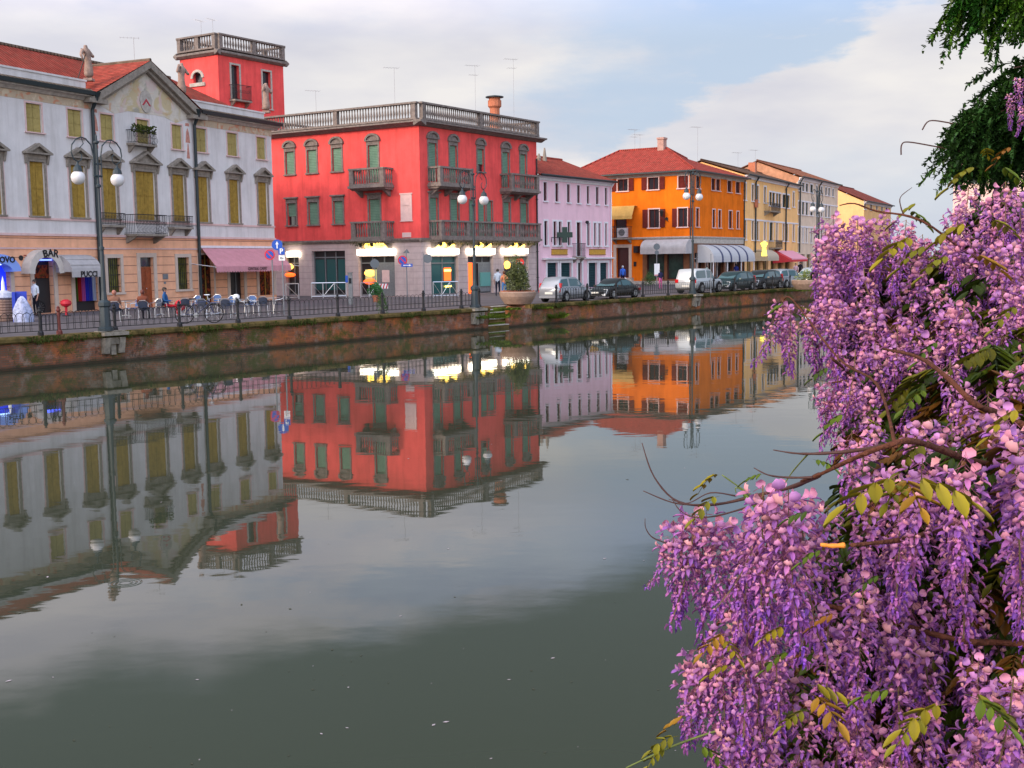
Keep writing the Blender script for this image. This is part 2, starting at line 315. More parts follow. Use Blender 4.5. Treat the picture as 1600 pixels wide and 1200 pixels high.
def water():
    m=bpy.data.materials.new('canal water'); m.use_nodes=True; t=m.node_tree; L=t.links.new; b=t.nodes['Principled BSDF']
    b.inputs['Base Color'].default_value=(.038,.046,.029,1); b.inputs['Roughness'].default_value=.02; b.inputs['IOR'].default_value=1.36; b.inputs['Specular IOR Level'].default_value=.5
    g=N(t,'ShaderNodeNewGeometry')
    def nz(scale,det,rot,str_):
        mp=N(t,'ShaderNodeMapping'); mp.inputs['Scale'].default_value=scale; mp.inputs['Rotation'].default_value=(0,0,rot); L(g.outputs['Position'],mp.inputs[0])
        n=N(t,'ShaderNodeTexNoise'); n.inputs['Scale'].default_value=1; n.inputs['Detail'].default_value=det; L(mp.outputs[0],n.inputs[0])
        return n.outputs[0]
    a=nz((.55,1.1,1),2,.3,1); c=nz((2.2,3.4,1),2,-.2,1)
    ma=N(t,'ShaderNodeMath',operation='MULTIPLY_ADD'); ma.inputs[1].default_value=.22; L(c,ma.inputs[0]); L(a,ma.inputs[2])
    u=N(t,'ShaderNodeBump'); u.inputs['Strength'].default_value=1; u.inputs['Distance'].default_value=.0032; pn=nz((.05,.09,1),3,.5,1); pr=N(t,'ShaderNodeMapRange'); pr.inputs[1].default_value=.35; pr.inputs[2].default_value=.65; pr.inputs[3].default_value=.35; L(pn,pr.inputs[0]); L(pr.outputs[0],u.inputs['Strength']); L(ma.outputs[0],u.inputs['Height']); L(u.outputs[0],b.inputs['Normal'])
    return m
M['water']=water()
def paving():
    m=mat('grey stone paving',(.105,.095,.105),.8,.25,.6,stain=0,bump=.2,bscale=4); return m
M['pave']=paving()
# ------------------------------------------------------------------ setting: water, quay, street, near bank
QF=Fa(gp(0,38.2),gp(1220,86)); QANG=QF.ang()
mb=MB(); mb.quad((-900,-900,0),(900,-900,0),(900,900,0),(-900,900,0)); struct('water',mb,M['water'])
UA,UB=-45,175
# the flight of steps is cut into the quay between these two places
S0=25.75; S1=29.5; SD=1.7
mb=MB(); P=QF.P
far=1500
mb.quad(P(UA,0,Q),P(S0,0,Q),P(S0,-SD,Q),P(UA,-SD,Q)); mb.quad(P(S1,0,Q),P(UB,0,Q),P(UB,-SD,Q),P(S1,-SD,Q))
mb.quad(P(UA,-SD,Q),P(UB,-SD,Q),P(UB,-far,Q),P(UA,-far,Q))
mb.quad(P(UA-800,0,Q),P(UA,0,Q),P(UA,-far,Q),P(UA-800,-far,Q)); mb.quad(P(UB,0,Q),P(UB+1200,0,Q),P(UB+1200,-far,Q),P(UB,-far,Q))
struct('street',mb,M['pave'],recalc=False)
t=thing('quay_wall','weathered brick canal quay wall with mossy stone coping','wall',QF.P(0,0,0))
mb=MB()
mb.box(QF,UA,S0,-.45,0,-1.5,Q-.17); mb.box(QF,S1,UB,-.45,0,-1.5,Q-.17)
mb.box(QF,S0-.4,S0,-SD,-.45,-1.5,Q-.02); mb.box(QF,S1,S1+.4,-SD,-.45,-1.5,Q-.02); mb.box(QF,S0-.4,S1+.4,-SD-.4,-SD,-1.5,Q-.02)
build('brick_wall',mb,M['brick'],t)
mb=MB()
def coping(a,b):
    u=a
    while u<b-.05:
        L=min(1.25+random.uniform(-.1,.1),b-u); h=random.uniform(-.012,.012)
        mb.prismu(QF,[(-.5,Q-.17),(.09,Q-.17),(.14,Q-.12),(.14,Q-.03+h),(.10,Q+.03+h),(-.5,Q+.03+h)],u+.006,u+L-.006); u+=L
coping(UA,S0); coping(S1,UB)
build('coping',mb,M['coping'],t)
# white stone lamp brackets let into the wall
LPX=[(168,516),(749,479),(1083,460),(1276,449)]
for i,(px,py) in enumerate(LPX):
    uc=QF.u(px+(6 if i==0 else 3 if i!=1 else 0),py)-(.25 if i==1 else 0); mb=MB()
    mb.box(QF,uc-.5,uc+.5,.142,.34,Q-.1,Q+.02); mb.box(QF,uc-.5,uc+.5,-.3,.142,Q+.032,Q+.06)
    for s,w_ in ((-.32,.3),(.32,.22)): mb.prismu(QF,[(0.001,Q-.75),(w_*.5,Q-.75),(w_,Q-.18),(.001,Q-.18)],uc+s-.12,uc+s+.12)
    mb.box(QF,uc-.19,uc+.19,.001,.16,Q-.42,Q-.18); mb.box(QF,uc-.1,uc+.1,.001,.1,Q-.8,Q-.42)
    build('lamp_bracket',mb,M['brst'],t)
# steps
t=thing('stone_steps','mossy stone steps going down to the canal water','steps',QF.P(S0,0,0))
nst=7; r_=SD/nst
for k in range(nst):
    w0=-SD+r_*k; w1=w0+r_; u0=S1-1.7-.335*k; z1=Q-.06-.145*k; mb=MB(); mb.box(QF,u0,u0+1.7,w0+.001,w1-.001,-1.2,z1)
    sp=build('step',mb,M['moss'] if k%2 else M['coping'],t); mb=MB(); mb.box(QF,u0+.002,u0+1.698,w0+.002,w1+.03,z1+.001,z1+.04); build('tread_slab',mb,M['stonew'] if k in(0,1,2,4,6) else M['coping'],sp)
    
    if k: mb=MB(); mb.box(QF,u0+1.702,S1-.001,w0+.001,w1-.001,-1.2,Q-.02-.03*k); build('flank_wall',mb,M['brick'],t)
    if u0-S0>.03: mb=MB(); mb.box(QF,S0+.001,u0-.002,w0+.001,w1-.001,-1.2,Q-.02); build('flank_wall',mb,M['brick'],t)
# moss and weeds on the quay
def tuft(name,c,r,n,label,h=.35,droop=False,mtl='moss',cat='plant',group=None,blade=.03):
    mb=MB(); c=Vector(c)
    for _ in range(n):
        a=random.uniform(0,2*math.pi); q=c+Vector((math.cos(a),math.sin(a),0))*r*random.random()**.5; L=h*random.uniform(.4,1)
        d=Vector((math.cos(a)*random.uniform(.2,.9),math.sin(a)*random.uniform(.2,.9),(-1 if droop else 1)*random.uniform(.4,1))).normalized()
        s=d.orthogonal().normalized()*blade*random.uniform(.6,1.5); m=q+d*L*.55; e=q+d*L+Vector((0,0,-.25*L))
        mb.add([q-s*.5,q+s*.5,m+s,m-s,e],[(0,1,2,3),(3,2,4)])
    return one(name,mb,M[mtl],label,cat,c,group)
for px,py,dr,label,r,h in [(765,497,.25,'bright green weeds beside the canal steps',1.0,.45),(868,497,.1,'green weed clump hanging from quay wall under silver hatchback',.5,.55),(792,484,0,'low green moss clump at the top of the canal steps',.7,.2),(845,482,0,'leafy tuft on the coping left of silver hatchback',.6,.2),(1235,455,0,'green weeds on quay beside the far round planter',1.4,.4)]:
    u,z=QF.uz(px,py,dr); tuft('weed_clump',QF.P(u,dr,max(z,.05)),r,260,label,h,blade=.035)
MG=[]
def moss_shade():
    mb=MB()
    for _ in range(120):
        u=random.uniform(-3,62)
        if S0<u<S1: continue
        c=QF.P(u,.13,Q-.1); R=random.uniform(.15,.7)
        for _ in range(int(130*R)):
            a=random.uniform(-R,R); q=QF.P(u+a,random.uniform(.08,.17),Q+random.uniform(-.12,.05)); L=random.uniform(.04,.22)*(1-abs(a)/R*.6)
            e=q+Vector((random.uniform(-.05,.05),random.uniform(-.05,.05),-L)); s=Vector((QF.d.x,QF.d.y,0))*random.uniform(.012,.035); mb.add([q-s,q+s,e+s*.6,e-s*.6],[(0,1,2,3)])
    tag(build('moss',mb,M['mossd'],None,loc=QF.P(0,0,Q)),kind='stuff',label='moss and small weeds hanging from the quay coping, darkened as its shadow',cat='moss')
M['mossd']=mat('dark moss',(.025,.035,.008),.95,.3,6,col2=(.07,.09,.015))  # moss tone darkened to stand for the black shadow under the coping
moss_shade()
# near bank under the viewer (the wisteria grows on it)
mb=MB(); mb.box(ID,-60,60,-40,.45,-2,1.85); mb.box(ID,5.6,60,.451,11,-2,1.85); struct('near_bank',mb,M['pave'])
# petals and specks drifting on the water
mb=MB()
for _ in range(110):
    a=at_z(random.uniform(0,1250),560+640*random.random()**.8,.004); r=random.uniform(.003,.008)*random.choice((.7,1,1.6))*(1+a.y*.05); q=random.random()*6.28
    mb.k=0 if random.random()<.45 else 1
    mb.quad(*[(a.x+r*math.cos(q+j*1.57)*(1.6 if j%2 else .8),a.y+r*math.sin(q+j*1.57)*(1.6 if j%2 else .8),.004) for j in range(4)])
tag(build('floating_petals',mb,[mat('pale floating petal',(.42,.36,.40),.7),mat('dark floating leaf',(.05,.05,.03),.7)],None,loc=(0,30,0),recalc=False),'small pale petals and specks drifting on the canal water','petals',kind='stuff')
mb=MB(); c_=at_z(196,911,0)
for R_ in (.07,.12,.17):
    n_=28; mb.add([(c_.x+(R_+o_)*math.cos(2*math.pi*k/n_),c_.y+(R_+o_)*math.sin(2*math.pi*k/n_),z_) for o_,z_ in ((-.014,.0005),(0,.0045),(.014,.0005)) for k in range(n_)],[(i*n_+k,i*n_+(k+1)%n_,(i+1)*n_+(k+1)%n_,(i+1)*n_+k) for i in range(2) for k in range(n_)])
struct('water_ripple',mb,M['water'],smooth=True)
# ------------------------------------------------------------------ building helpers
def frame_mb(fr,u0,u1,z0,z1,t=.12,p=.05,sill=.08,sp=.12,head=None):
    mb=MB(); mb.box(fr,u0-t,u0,.002,p,z0,z1); mb.box(fr,u1,u1+t,.002,p,z0,z1); mb.box(fr,u0-t,u1+t,.002,p+.004,z1,z1+t)
    if sill: mb.box(fr,u0-t-.06,u1+t+.06,.002,sp,z0-sill-.001,z0-.001)
    if head=='ped':
        e=.26; h=z1+t; W=(u1-u0)/2+t+e; c=(u0+u1)/2
        mb.box(fr,u0-t,u1+t,.002,.08,h+.002,h+.22)
        mb.box(fr,c-W,c+W,.002,.30,h+.222,h+.30)
        ap=h+.30+W*.55
        mb.prism(fr,[(c-W,h+.302),(c-W+.3,h+.302),(c,ap-.16),(c+W-.3,h+.302),(c+W,h+.302),(c,ap)],.002,.30)
        mb.prism(fr,[(c-W+.25,h+.303),(c+W-.25,h+.303),(c,ap-.15)],.002,.10)
        for s in (u0-t-.14,u1+t+.02): mb.prismu(fr,[(.002,h-.25),(.08,h-.25),(.2,h+.2),(.002,h+.2)],s,s+.12)
    if head=='arch':
        h=z1+t; c=(u0+u1)/2; W=(u1-u0)/2+t
        mb.box(fr,u0-t,u1+t,.002,.06,h+.002,h+.14); mb.box(fr,c-W-.1,c+W+.1,.002,.16,h+.142,h+.2)
        arc=[(c+(W+.1)*math.cos(a),h+.2+.46*math.sin(a)) for a in [math.pi*k/10 for k in range(11)]]
        arci=[(c+(W-.06)*math.cos(a),h+.2+.32*math.sin(a)) for a in [math.pi*k/10 for k in range(11)]]
        mb.prism(fr,arc+arci[::-1],.002,.16); mb.prism(fr,arci,.002,.05)
    if head=='flat':
        h=z1+t; mb.box(fr,u0-t,u1+t,.002,.06,h+.002,h+.2); mb.box(fr,u0-t-.1,u1+t+.1,.002,.18,h+.202,h+.3)
    return mb
def window(root,fr,u0,u1,z0,z1,fm,sm,head=None,t=.12,leaf='double',dep=.22,label=None,openf=0,sill=.08,p=.05):
    f=build('window',frame_mb(fr,u0,u1,z0,z1,t,p,sill,.12,head),fm,root)
    if label: f['label']=label
    if leaf=='double':
        mb=MB(); c=(u0+u1)/2
        for a,b in ((u0+.01,c-.012),(c+.012,u1-.01)):
            mb.box(fr,a,b,-.13,-.09,z0+.01,z1-.01)
            for zz in (z0+.12,(z0+z1)/2,z1-.2): mb.box(fr,a+.03,b-.03,-.09,-.07,zz,zz+.07)
        build('shutter',mb,sm,f)
    elif leaf=='roller':
        mb=MB(); zb=z0+(z1-z0)*openf; mb.box(fr,u0+.01,u1-.01,-.13,-.09,zb+.01,z1-.01)
        z=zb
        while z<z1-.12: mb.box(fr,u0+.015,u1-.015,-.09,-.083,z+.03,z+.1); z+=.13
        build('shutter',mb,sm,f)
        if openf:
            mb=MB(); mb.box(fr,u0+.01,u1-.01,-.2,-.17,z0+.01,zb+.01); build('pane',mb,M['glass'],f)
    elif leaf in('open','narrow'):
        mb=MB(); c=(u0+u1)/2; mb.box(fr,u0+.01,u1-.01,-.2,-.17,z0+.01,z1-.01); build('pane',mb,M['glass'],f)
        mb=MB(); mb.box(fr,u0,u0+.05,-.17,-.12,z0,z1); mb.box(fr,u1-.05,u1,-.17,-.12,z0,z1); mb.box(fr,c-.03,c+.03,-.17,-.13,z0,z1)
        mb.box(fr,u0+.05,u1-.05,-.17,-.125,z1-.06,z1); build('casement',mb,sm,f)
        if leaf=='open':
            w_=(u1-u0)/2
            for a,b in ((u0-t-w_,u0-t-.01),(u1+t+.01,u1+t+w_)):
                mb=MB(); mb.box(fr,a,b,p+.01,p+.06,z0,z1); z=z0+.1
                while z<z1-.1: mb.box(fr,a+.05,b-.05,p+.06,p+.07,z,z+.04); z+=.09
                build('shutter',mb,sm,f)
    return f
def balustrade(fr,u0,u1,w0,w1,z0,z1,posts,bal=.22,r=.055,ends=True):
    """rail, plinth, posts and turned balusters along u (w0..w1 thick)"""
    mb=MB(); mb.box(fr,u0,u1,w0,w1,z0,z0+.12); mb.box(fr,u0-.04,u1+.04,w0-.04,w1+.04,z1-.12,z1)
    wm=(w0+w1)/2
    for a in posts: mb.box(fr,a-.17,a+.17,w0+.01,w1-.01,z0+.121,z1-.121)
    a=u0+bal/2
    while a<u1:
        if all(abs(a-p_)>.24 for p_ in posts):
            c=fr.P(a,wm,0); h=z1-z0-.24; b=z0+.12
            mb.lathe(c,[(r*.8,b),(r*.8,b+.06),(r*.5,b+.1),(r*1.15,b+h*.38),(r*.5,b+h*.75),(r*.8,b+h-.04),(r*.8,b+h)],6)
        a+=bal
    return mb
def balcony(root,fr,u0,u1,z0,z1,dep,m,posts=(),slab=.16,kind='stone'):
    mb=MB()
    if kind=='stone':
        mb.box(fr,u0-.08,u1+.08,.003,dep+.08,z0-slab,z0)
        mb.prismu(fr,[(.003,z0-slab-.14),(dep*.75,z0-slab-.14),(dep,z0-slab-.001),(.003,z0-slab-.001)],u0,u1)
        b=build('balcony',mb,m,root)
        build('balustrade',balustrade(fr,u0,u1,dep-.22,dep,z0+.001,z1,[u0+.17,*posts,u1-.17]),m,b)
        for uu in (u0,u1):
            q=fr.P(uu,0,0); s=-1 if uu==u0 else 1
            f2=Fa(fr.P(uu,0.003,0),fr.P(uu,dep-.23,0)) if s<0 else Fa(fr.P(uu,dep-.23,0),fr.P(uu,.003,0))
            build('balustrade',balustrade(f2,0.01,f2.L,-.2,0.0,z0+.001,z1-.003,[]),m,b)
        for k in range(int((u1-u0)/1.5)+1):
            uu=u0+.3+k*((u1-u0-.6)/max(1,int((u1-u0)/1.5))); mb=MB(); mb.prismu(fr,[(.003,z0-.75),(.12,z0-.72),(dep*.7,z0-slab-.145),(.003,z0-slab-.145)],uu-.09,uu+.09); build('bracket',mb,m,b)
    else:
        mb.box(fr,u0,u1,.003,dep,z0-.12,z0)
        for uu in (u0+.1,u1-.22): mb.prismu(fr,[(.003,z0-.5),(.08,z0-.5),(dep*.9,z0-.121),(.003,z0-.121)],uu,uu+.12)
        b=build('balcony',mb,M['stone'],root); mb=MB()
        bulge=.12 if kind=='iron' else .0
        def bar(f,u,w_): mb.tube([f.P(u,w_,z0+.02),f.P(u,w_+bulge,z0+.2),f.P(u,w_,z0+.5),f.P(u,w_,z1)],.012,4,False)
        n=int((u1-u0)/.11)
        for k in range(n+1): bar(fr,u0+.03+(u1-u0-.06)*k/n,dep-.04)
        for uu in (u0+.03,u1-.03):
            for k in range(1,int(dep/.12)): mb.tube([fr.P(uu,k*.12,z0),fr.P(uu,k*.12,z1)],.012,4,False)
            mb.box(fr,uu-.02,uu+.02,.0,dep-.04,z1,z1+.035); mb.box(fr,uu-.015,uu+.015,.0,dep-.04,z0+.04,z0+.06)
        mb.box(fr,u0,u1,dep-.07,dep-.02,z1,z1+.04); mb.box(fr,u0,u1,dep-.06,dep-.03,z0+.04,z0+.065); mb.box(fr,u0,u1,dep-.055,dep-.035,(z0+z1)/2,(z0+z1)/2+.02)
        for k in range(int((u1-u0)/.22)):
            c=fr.P(u0+.11+k*.22,dep-.045,(z0+z1)/2+.13); a=[c+fr.P(.08*math.cos(q),0,.08*math.sin(q))-fr.P(0,0,0) for q in [2*math.pi*j/8 for j in range(9)]]; mb.tube(a,.008,3,False)
        build('railing',mb,M['iron'],b)
    return b
def shellwalls(mb,pts,z0,z1):
    for i in range(len(pts)-1): a,b=pts[i],pts[i+1]; mb.quad((a.x,a.y,z0),(b.x,b.y,z0),(b.x,b.y,z1),(a.x,a.y,z1))
def downpipe(root,fr,u,z0,z1,w=.09,r=.06,m='gut',bend=.35):
    mb=MB(); mb.tube([fr.P(u,w+bend,z1),fr.P(u,w+bend*.8,z1-.12),fr.P(u,w,z1-.5),fr.P(u,w,z0)],r,7); 
    z=z0+1
    while z<z1-.6: mb.box(fr,u-r-.02,u+r+.02,.002,w+r+.015,z,z+.04); z+=2
    build('downpipe',mb,M[m],root)
def antenna(root,p,h,kind=0,ang=0):
    p=Vector(p); mb=MB(); mb.tube([p,p+Vector((0,0,h))],.014,4); ca,sa=math.cos(ang),math.sin(ang); d=Vector((ca,sa,0)); e=Vector((-sa,ca,0))
    for lv,L,n in ((h-.05,.95,6),(h-.75,.6,4))[:2 if kind else 1]:
        c=p+Vector((0,0,lv)); mb.tube([c-d*L*.8,c+d*L*.35],.009,4)
        for k in range(n): q=c-d*L*.8+d*(L*1.1*k/(n-1)); s=.28+.12*k/n; mb.tube([q-e*s,q+e*s],.006,3)
    build('antenna',mb,M['alud'],root)
M['alud']=mat('dull aerial metal',(.30,.29,.30),.5,metal=.4)
def text(parent,fr,s,u,w,z,size,m,name='lettering',bend=None,name_loc=None,extr=.01,bold=.0):
    cu=bpy.data.curves.new(name,'FONT'); cu.body=s; cu.size=size; cu.extrude=extr; cu.align_x='CENTER'; cu.offset=bold; cu.resolution_u=2
    o=bpy.data.objects.new('tmp',cu); SC.collection.objects.link(o); dg=bpy.context.evaluated_depsgraph_get(); me=bpy.data.meshes.new_from_object(o.evaluated_get(dg)); bpy.data.objects.remove(o)
    mb=MB(); vs=[]
    for v in me.vertices:
        x,y,dz=v.co
        if bend: # bend on an arch of radius bend
            a=x/bend; R=bend+y; vs.append(fr.P(u+R*math.sin(a),w+dz,z+R*math.cos(a)-bend))
        else: vs.append(fr.P(u+x,w+dz,z+y))
    mb.add(vs,[tuple(p.vertices) for p in me.polygons]); bpy.data.meshes.remove(me)
    return build(name,mb,m,parent,recalc=False)
# ------------------------------------------------------------------ PALAZZO (white and peach, pediment in the middle)
PZ=Fa(gp(-120,51.5),gp(432.5,75.5)); Lp=PZ.L; A=PZ.A; PA=PZ.ang()
M['peach']=lined('peach rusticated plaster',(.80,.42,.26),(.34,.17,.12),2,.47,.07,.09,stain=.3)
def fresco(name,base,cols,sc):
    m=mat(name,base,.9,.1,3); t=m.node_tree; L=t.links.new; b=t.nodes['Principled BSDF']; last=b.inputs['Base Color'].links[0].from_socket; tc=N(t,'ShaderNodeTexCoord')
    for i,(c,lo) in enumerate(cols):
        mp=N(t,'ShaderNodeMapping'); mp.inputs['Location'].default_value=(i*7.3,i*3.1,i*1.7); L(tc.outputs['Object'],mp.inputs[0])
        n=N(t,'ShaderNodeTexNoise'); n.inputs['Scale'].default_value=sc; n.inputs['Detail'].default_value=5; n.inputs['Distortion'].default_value=1.2; L(mp.outputs[0],n.inputs[0])
        r=N(t,'ShaderNodeMapRange'); r.inputs[1].default_value=lo; r.inputs[2].default_value=lo+.09; r.inputs[4].default_value=.8; L(n.outputs[0],r.inputs[0])
        x=N(t,'ShaderNodeMixRGB'); x.inputs[2].default_value=(*c,1); L(r.outputs[0],x.inputs[0]); L(last,x.inputs[1]); last=x.outputs[0]
    L(last,b.inputs['Base Color']); return m
M['fresco']=fresco('faded wall painting',(.58,.53,.46),[((.50,.40,.22),.47),((.60,.30,.16),.58),((.30,.29,.24),.57),((.58,.44,.42),.55)],.9)
M['frieze']=fresco('painted frieze',(.50,.40,.29),[((.55,.22,.13),.52),((.62,.52,.38),.55)],2.2)
pal=thing('palazzo','long white and peach palazzo with ochre shutters and painted central pediment','building',(A.x,A.y,Q))
u=PZ.u
Zs,Zh,Us,Ut=5.96,8.62,10.05,11.44     # sills and heads
belt=5.08; corn=12.1
def ux(a,b,y): return (u(a,y),u(b,y))
UW=[ux(41,65,186),ux(106,128,193),ux(157,177,199),ux(214,232.5,206),ux(268.5,284.5,213),ux(306.5,322.5,218),ux(355,371,224),ux(401,415,228)]
MW=[(-1.75,-.6),ux(-16,3.5,310),ux(48,71,310),ux(112,134.5,310),ux(161,183,310),ux(212.5,242.5,310),ux(270.5,289.5,320),ux(309.5,326.5,320),ux(358.5,374,320),ux(403.5,418,322)]
MW=[m_ for m_ in MW if m_[0]>.2]
gz=lambda px,py: PZ.z(px,py)
G=dict(blue=(u(-34,450),u(16,450),Q+.05,gz(8,412)),bar=(u(53.5,450),u(84,450),Q+.05,gz(70,403)),pucci=(u(117,455),u(153,455),Q+.05,gz(140,428)),
 w1=(u(168,430),u(188.5,430),gz(178,457),gz(178,403)),door=(u(219.5,440),u(240.5,440),Q+.03,gz(230,402)),w2=(u(277.5,430),u(295.5,430),gz(286,452),gz(286,402)),
 s1=(u(311,430),u(334,430),Q+.03,gz(320,398)),s2=(u(359,440),u(381,440),Q+.03,gz(370,400)),s3=(u(404.5,440),u(427,440),Q+.35,gz(415,402)))
mb=MB(); mb.wall(PZ,0,Lp,Q,belt,[g for g in G.values()],.3)
build('ground_floor_wall',mb,M['peach'],pal)
gap=(u(141,160),u(305,190)); pc=(gap[0]+gap[1])/2
mb=MB(); mb.wall(PZ,0,Lp,belt+.002,corn,[(a,b,Us,Ut) for a,b in UW]+[(a,b,Zs,Zh) for a,b in MW]); mb.prism(PZ,[(gap[0]+.1,corn+.001),(gap[1]-.1,corn+.001),(pc,corn+2.2)],-.3,-.001)
build('upper_wall',mb,M['lav'],pal)
dp=13
bl=PZ.P(0,-dp,0); brr=PZ.P(Lp,-dp,0); mb=MB(); shellwalls(mb,[PZ.P(Lp,0,0),brr,bl,PZ.P(0,0,0)],Q-.02,corn); build('side_wall',mb,M['lav'],pal)
mb=MB(); mb.box(PZ,-.03,Lp+.03,.002,.09,belt-.1,belt+.02); mb.box(PZ,0,Lp,.002,.05,belt-.75,belt-.68); build('string_course',mb,M['peach2'] if 'peach2' in M else M['pinktrim'],pal)
mb=MB(); mb.box(PZ,-.02,Lp+.02,.002,.06,Zs-.19,Zs-.083); build('string_course',mb,M['pinktrim'],pal)
for a,b in ((0,gap[0]),(gap[1],Lp)): mb=MB(); mb.box(PZ,a,b,.002,.02,Ut+.14,corn-.13); build('painted_frieze',mb,M['frieze'],pal)
mb=MB(); mb.prism(PZ,[(gap[0]+.35,corn-.15),(gap[1]-.35,corn-.15),(gap[1]-1.7,Ut+.1),(pc+1.4,Ut+.35),(pc-1.4,Ut+.35),(gap[0]+1.7,Ut+.1)],.002,.012)
mb.prism(PZ,[(gap[0]+.3,corn-.148),(gap[1]-.3,corn-.148),(pc,corn+1.95)],.003,.016); build('painted_tympanum',mb,M['fresco'],pal)
# crest
mb=MB(); cz=corn+.35
sh=[(pc+.48*math.sin(a)*(1 if math.cos(a)>-.3 else .9),cz+.62*math.cos(a)) for a in [2*math.pi*k/16 for k in range(16)]]
mb.prism(PZ,sh,.017,.07); cr_=build('crest',mb,M['stonew'],pal)
mb=MB(); mb.prism(PZ,[(pc-.34,cz-.22),(pc-.22,cz-.22),(pc,cz+.02),(pc+.22,cz-.22),(pc+.34,cz-.22),(pc,cz+.16)],.071,.09); build('chevron',mb,mat('faded crimson paint',(.42,.05,.07),.9),cr_)
# painted figures beside the pipes
for uu in (u(149,200),u(293,212)):
    mb=MB(); mb.prism(PZ,[(uu-.2,10.5),(uu+.2,10.5),(uu+.12,11.1),(uu,11.35),(uu-.12,11.1)],.002,.008); mb.prism(PZ,[(uu-.14,9.6),(uu+.14,9.6),(uu+.04,10.45),(uu-.04,10.45)],.002,.008); mb.prism(PZ,[(uu-.18,11.45),(uu+.18,11.45),(uu+.15,11.62),(uu-.15,11.62)],.002,.008)
    build('painted_ornament',mb,M['fresco2'] if 'fresco2' in M else mat('faded red wall painting',(.52,.24,.19),.9,.3,6),pal)
# cornice, gutter, attic parapet, roof
def cornice(a,b):
    mb=MB(); mb.prismu(PZ,[(.002,corn-.12),(.1,corn-.12),(.22,corn+.02),(.42,corn+.06),(.42,corn+.13),(.002,corn+.13)],a,b); build('cornice',mb,M['stonew'],pal)
    mb=MB(); mb.prismu(PZ,[(.40,corn+.131),(.56,corn+.131),(.60,corn+.33),(.38,corn+.33)],a,b); build('gutter',mb,M['gut'],pal)
    mb=MB(); mb.prismu(PZ,[(.39,corn+.335),(.1,corn+.5),(-.3,corn+.52),(-.3,corn+.3),(.38,corn+.3)],a+.02,b-.02); build('eaves_tiles',mb,M['rooft'],pal)
M['rooft']=roofmat('old dark tiles',(.16,.12,.09),PA)
M['roofr']=roofmat('red clay tiles',(.36,.065,.045),PA)
cornice(-.5,gap[0]); cornice(gap[1],Lp+.5)
for a,b in ((0,gap[0]+.25),(gap[1]-.25,Lp)):
    mb=MB(); mb.box(PZ,a,b,-.75,-.5,corn-.1,13.05); mb.box(PZ,a-.05,b+.05,-.8,-.45,13.052,13.15); build('attic_parapet',mb,M['lavp'] if 'lavp' in M else M['lav'],pal)
# raking cornices of the pediment
mb=MB(); e0,e1=gap[0]-.45,gap[1]+.45; ap=14.62
mb.prism(PZ,[(e0,corn),(e0+.75,corn),(pc,ap-.38),(e1-.75,corn),(e1,corn),(pc,ap)],-.25,.5)
mb.prism(PZ,[(e0+.35,corn-.001),(e0+1.15,corn-.001),(pc,ap-.58),(e1-1.15,corn-.001),(e1-.35,corn-.001),(pc,ap-.39)],-.2,.28)
mb.box(PZ,e0-.1,e0+1.2,.003,.52,corn-.22,corn-.002); mb.box(PZ,e1-1.2,e1+.1,.003,.52,corn-.22,corn-.002)
build('pediment',mb,M['stone'],pal)
mb=MB()  # roofs: main ridge parallel with the front, and a cross gable behind the pediment
P=PZ.P; RWD=4.2; rz=PZ.z(60,81,-RWD)
mb.add([P(-.2,-1.2,13.0),P(Lp-.6,-1.2,13.0),P(Lp-4.5,-RWD,rz),P(-.2,-RWD,rz),P(Lp-.6,-dp,13.0),P(-.2,-dp,13.0)],[(0,1,2,3),(1,4,2),(2,4,5,3),(0,3,5)])
q=ap+.03
mb.add([P(e0-.05,.52,corn+.1),P(pc,.52,q),P(pc,-4.0,q),P(e0-.05,-3.4,corn+.1)],[(0,1,2,3)]); mb.add([P(e1+.05,.52,corn+.1),P(pc,.52,q),P(pc,-4.0,q),P(e1+.05,-3.4,corn+.1)],[(3,2,1,0)])
rf=build('roof',mb,M['roofr'],pal,recalc=False)
mb=MB(); mb.tube([P(-.2,-RWD,rz+.03),P(Lp-4.5,-RWD,rz+.03)],.11,6); mb.tube([P(pc,.5,q+.02),P(pc,-4.0,q+.02)],.1,6); build('ridge_tiles',mb,M['rooft'],rf)
for px,py,h in ((211,110,1.0),): antenna(pal,P(PZ.u(211,110,-4),-4,rz-.3),CAMZ+ray(211,58).z*(P(PZ.u(211,110,-4),-4,0).y/ray(211,58).y)-rz+.3,0,.3)
for a in (0,1):
    uu=(u(141,175),u(300.5,195))[a]; mb=MB(); mb.tube([P(uu,.5,corn+.2),P(uu,.45,corn-.05),P(uu,.16,corn-.55),P(uu,.13,Q+.05)],[.13,.11,.095,.095],8); 
    mb.tube([P(uu,.5,corn+.33),P(uu,.48,corn+.05)],[.24,.12],8); build('downpipe',mb,M['gut'],pal)
for i,(a,b) in enumerate(UW): window(pal,PZ,a,b,Us,Ut,M['pinktrim'],M['yel'],t=.09,p=.02,sill=.06)
for i,(a,b) in enumerate(MW): window(pal,PZ,a,b,Zs,Zh,M['stone'] if 0 else M['stone'],M['yelw'],head='ped',t=.13 if b-a<1.3 else .16)
for (a,b) in MW:
    t_=.131 if b-a<1.3 else .161
    for x_ in (a-t_-.07,b+t_): mb=MB(); mb.box(PZ,x_,x_+.07,.001,.02,Zs,Zh-.1); build('window_margin',mb,M['pinktrim'],pal)
uy=lambda a,b,y,w_:(PZ.u(a,y,w_),PZ.u(b,y,w_))
balcony(pal,PZ,*uy(209,245,235,.5),10.07,10.75,.55,None,kind='iron')
balcony(pal,PZ,*uy(160.5,195,350,.4),Zs-.35,Zs+.25,.5,None,kind='iron2')
balcony(pal,PZ,*uy(211.5,260,355,.8),Zs-.80,Zs+.22,.9,None,kind='iron')
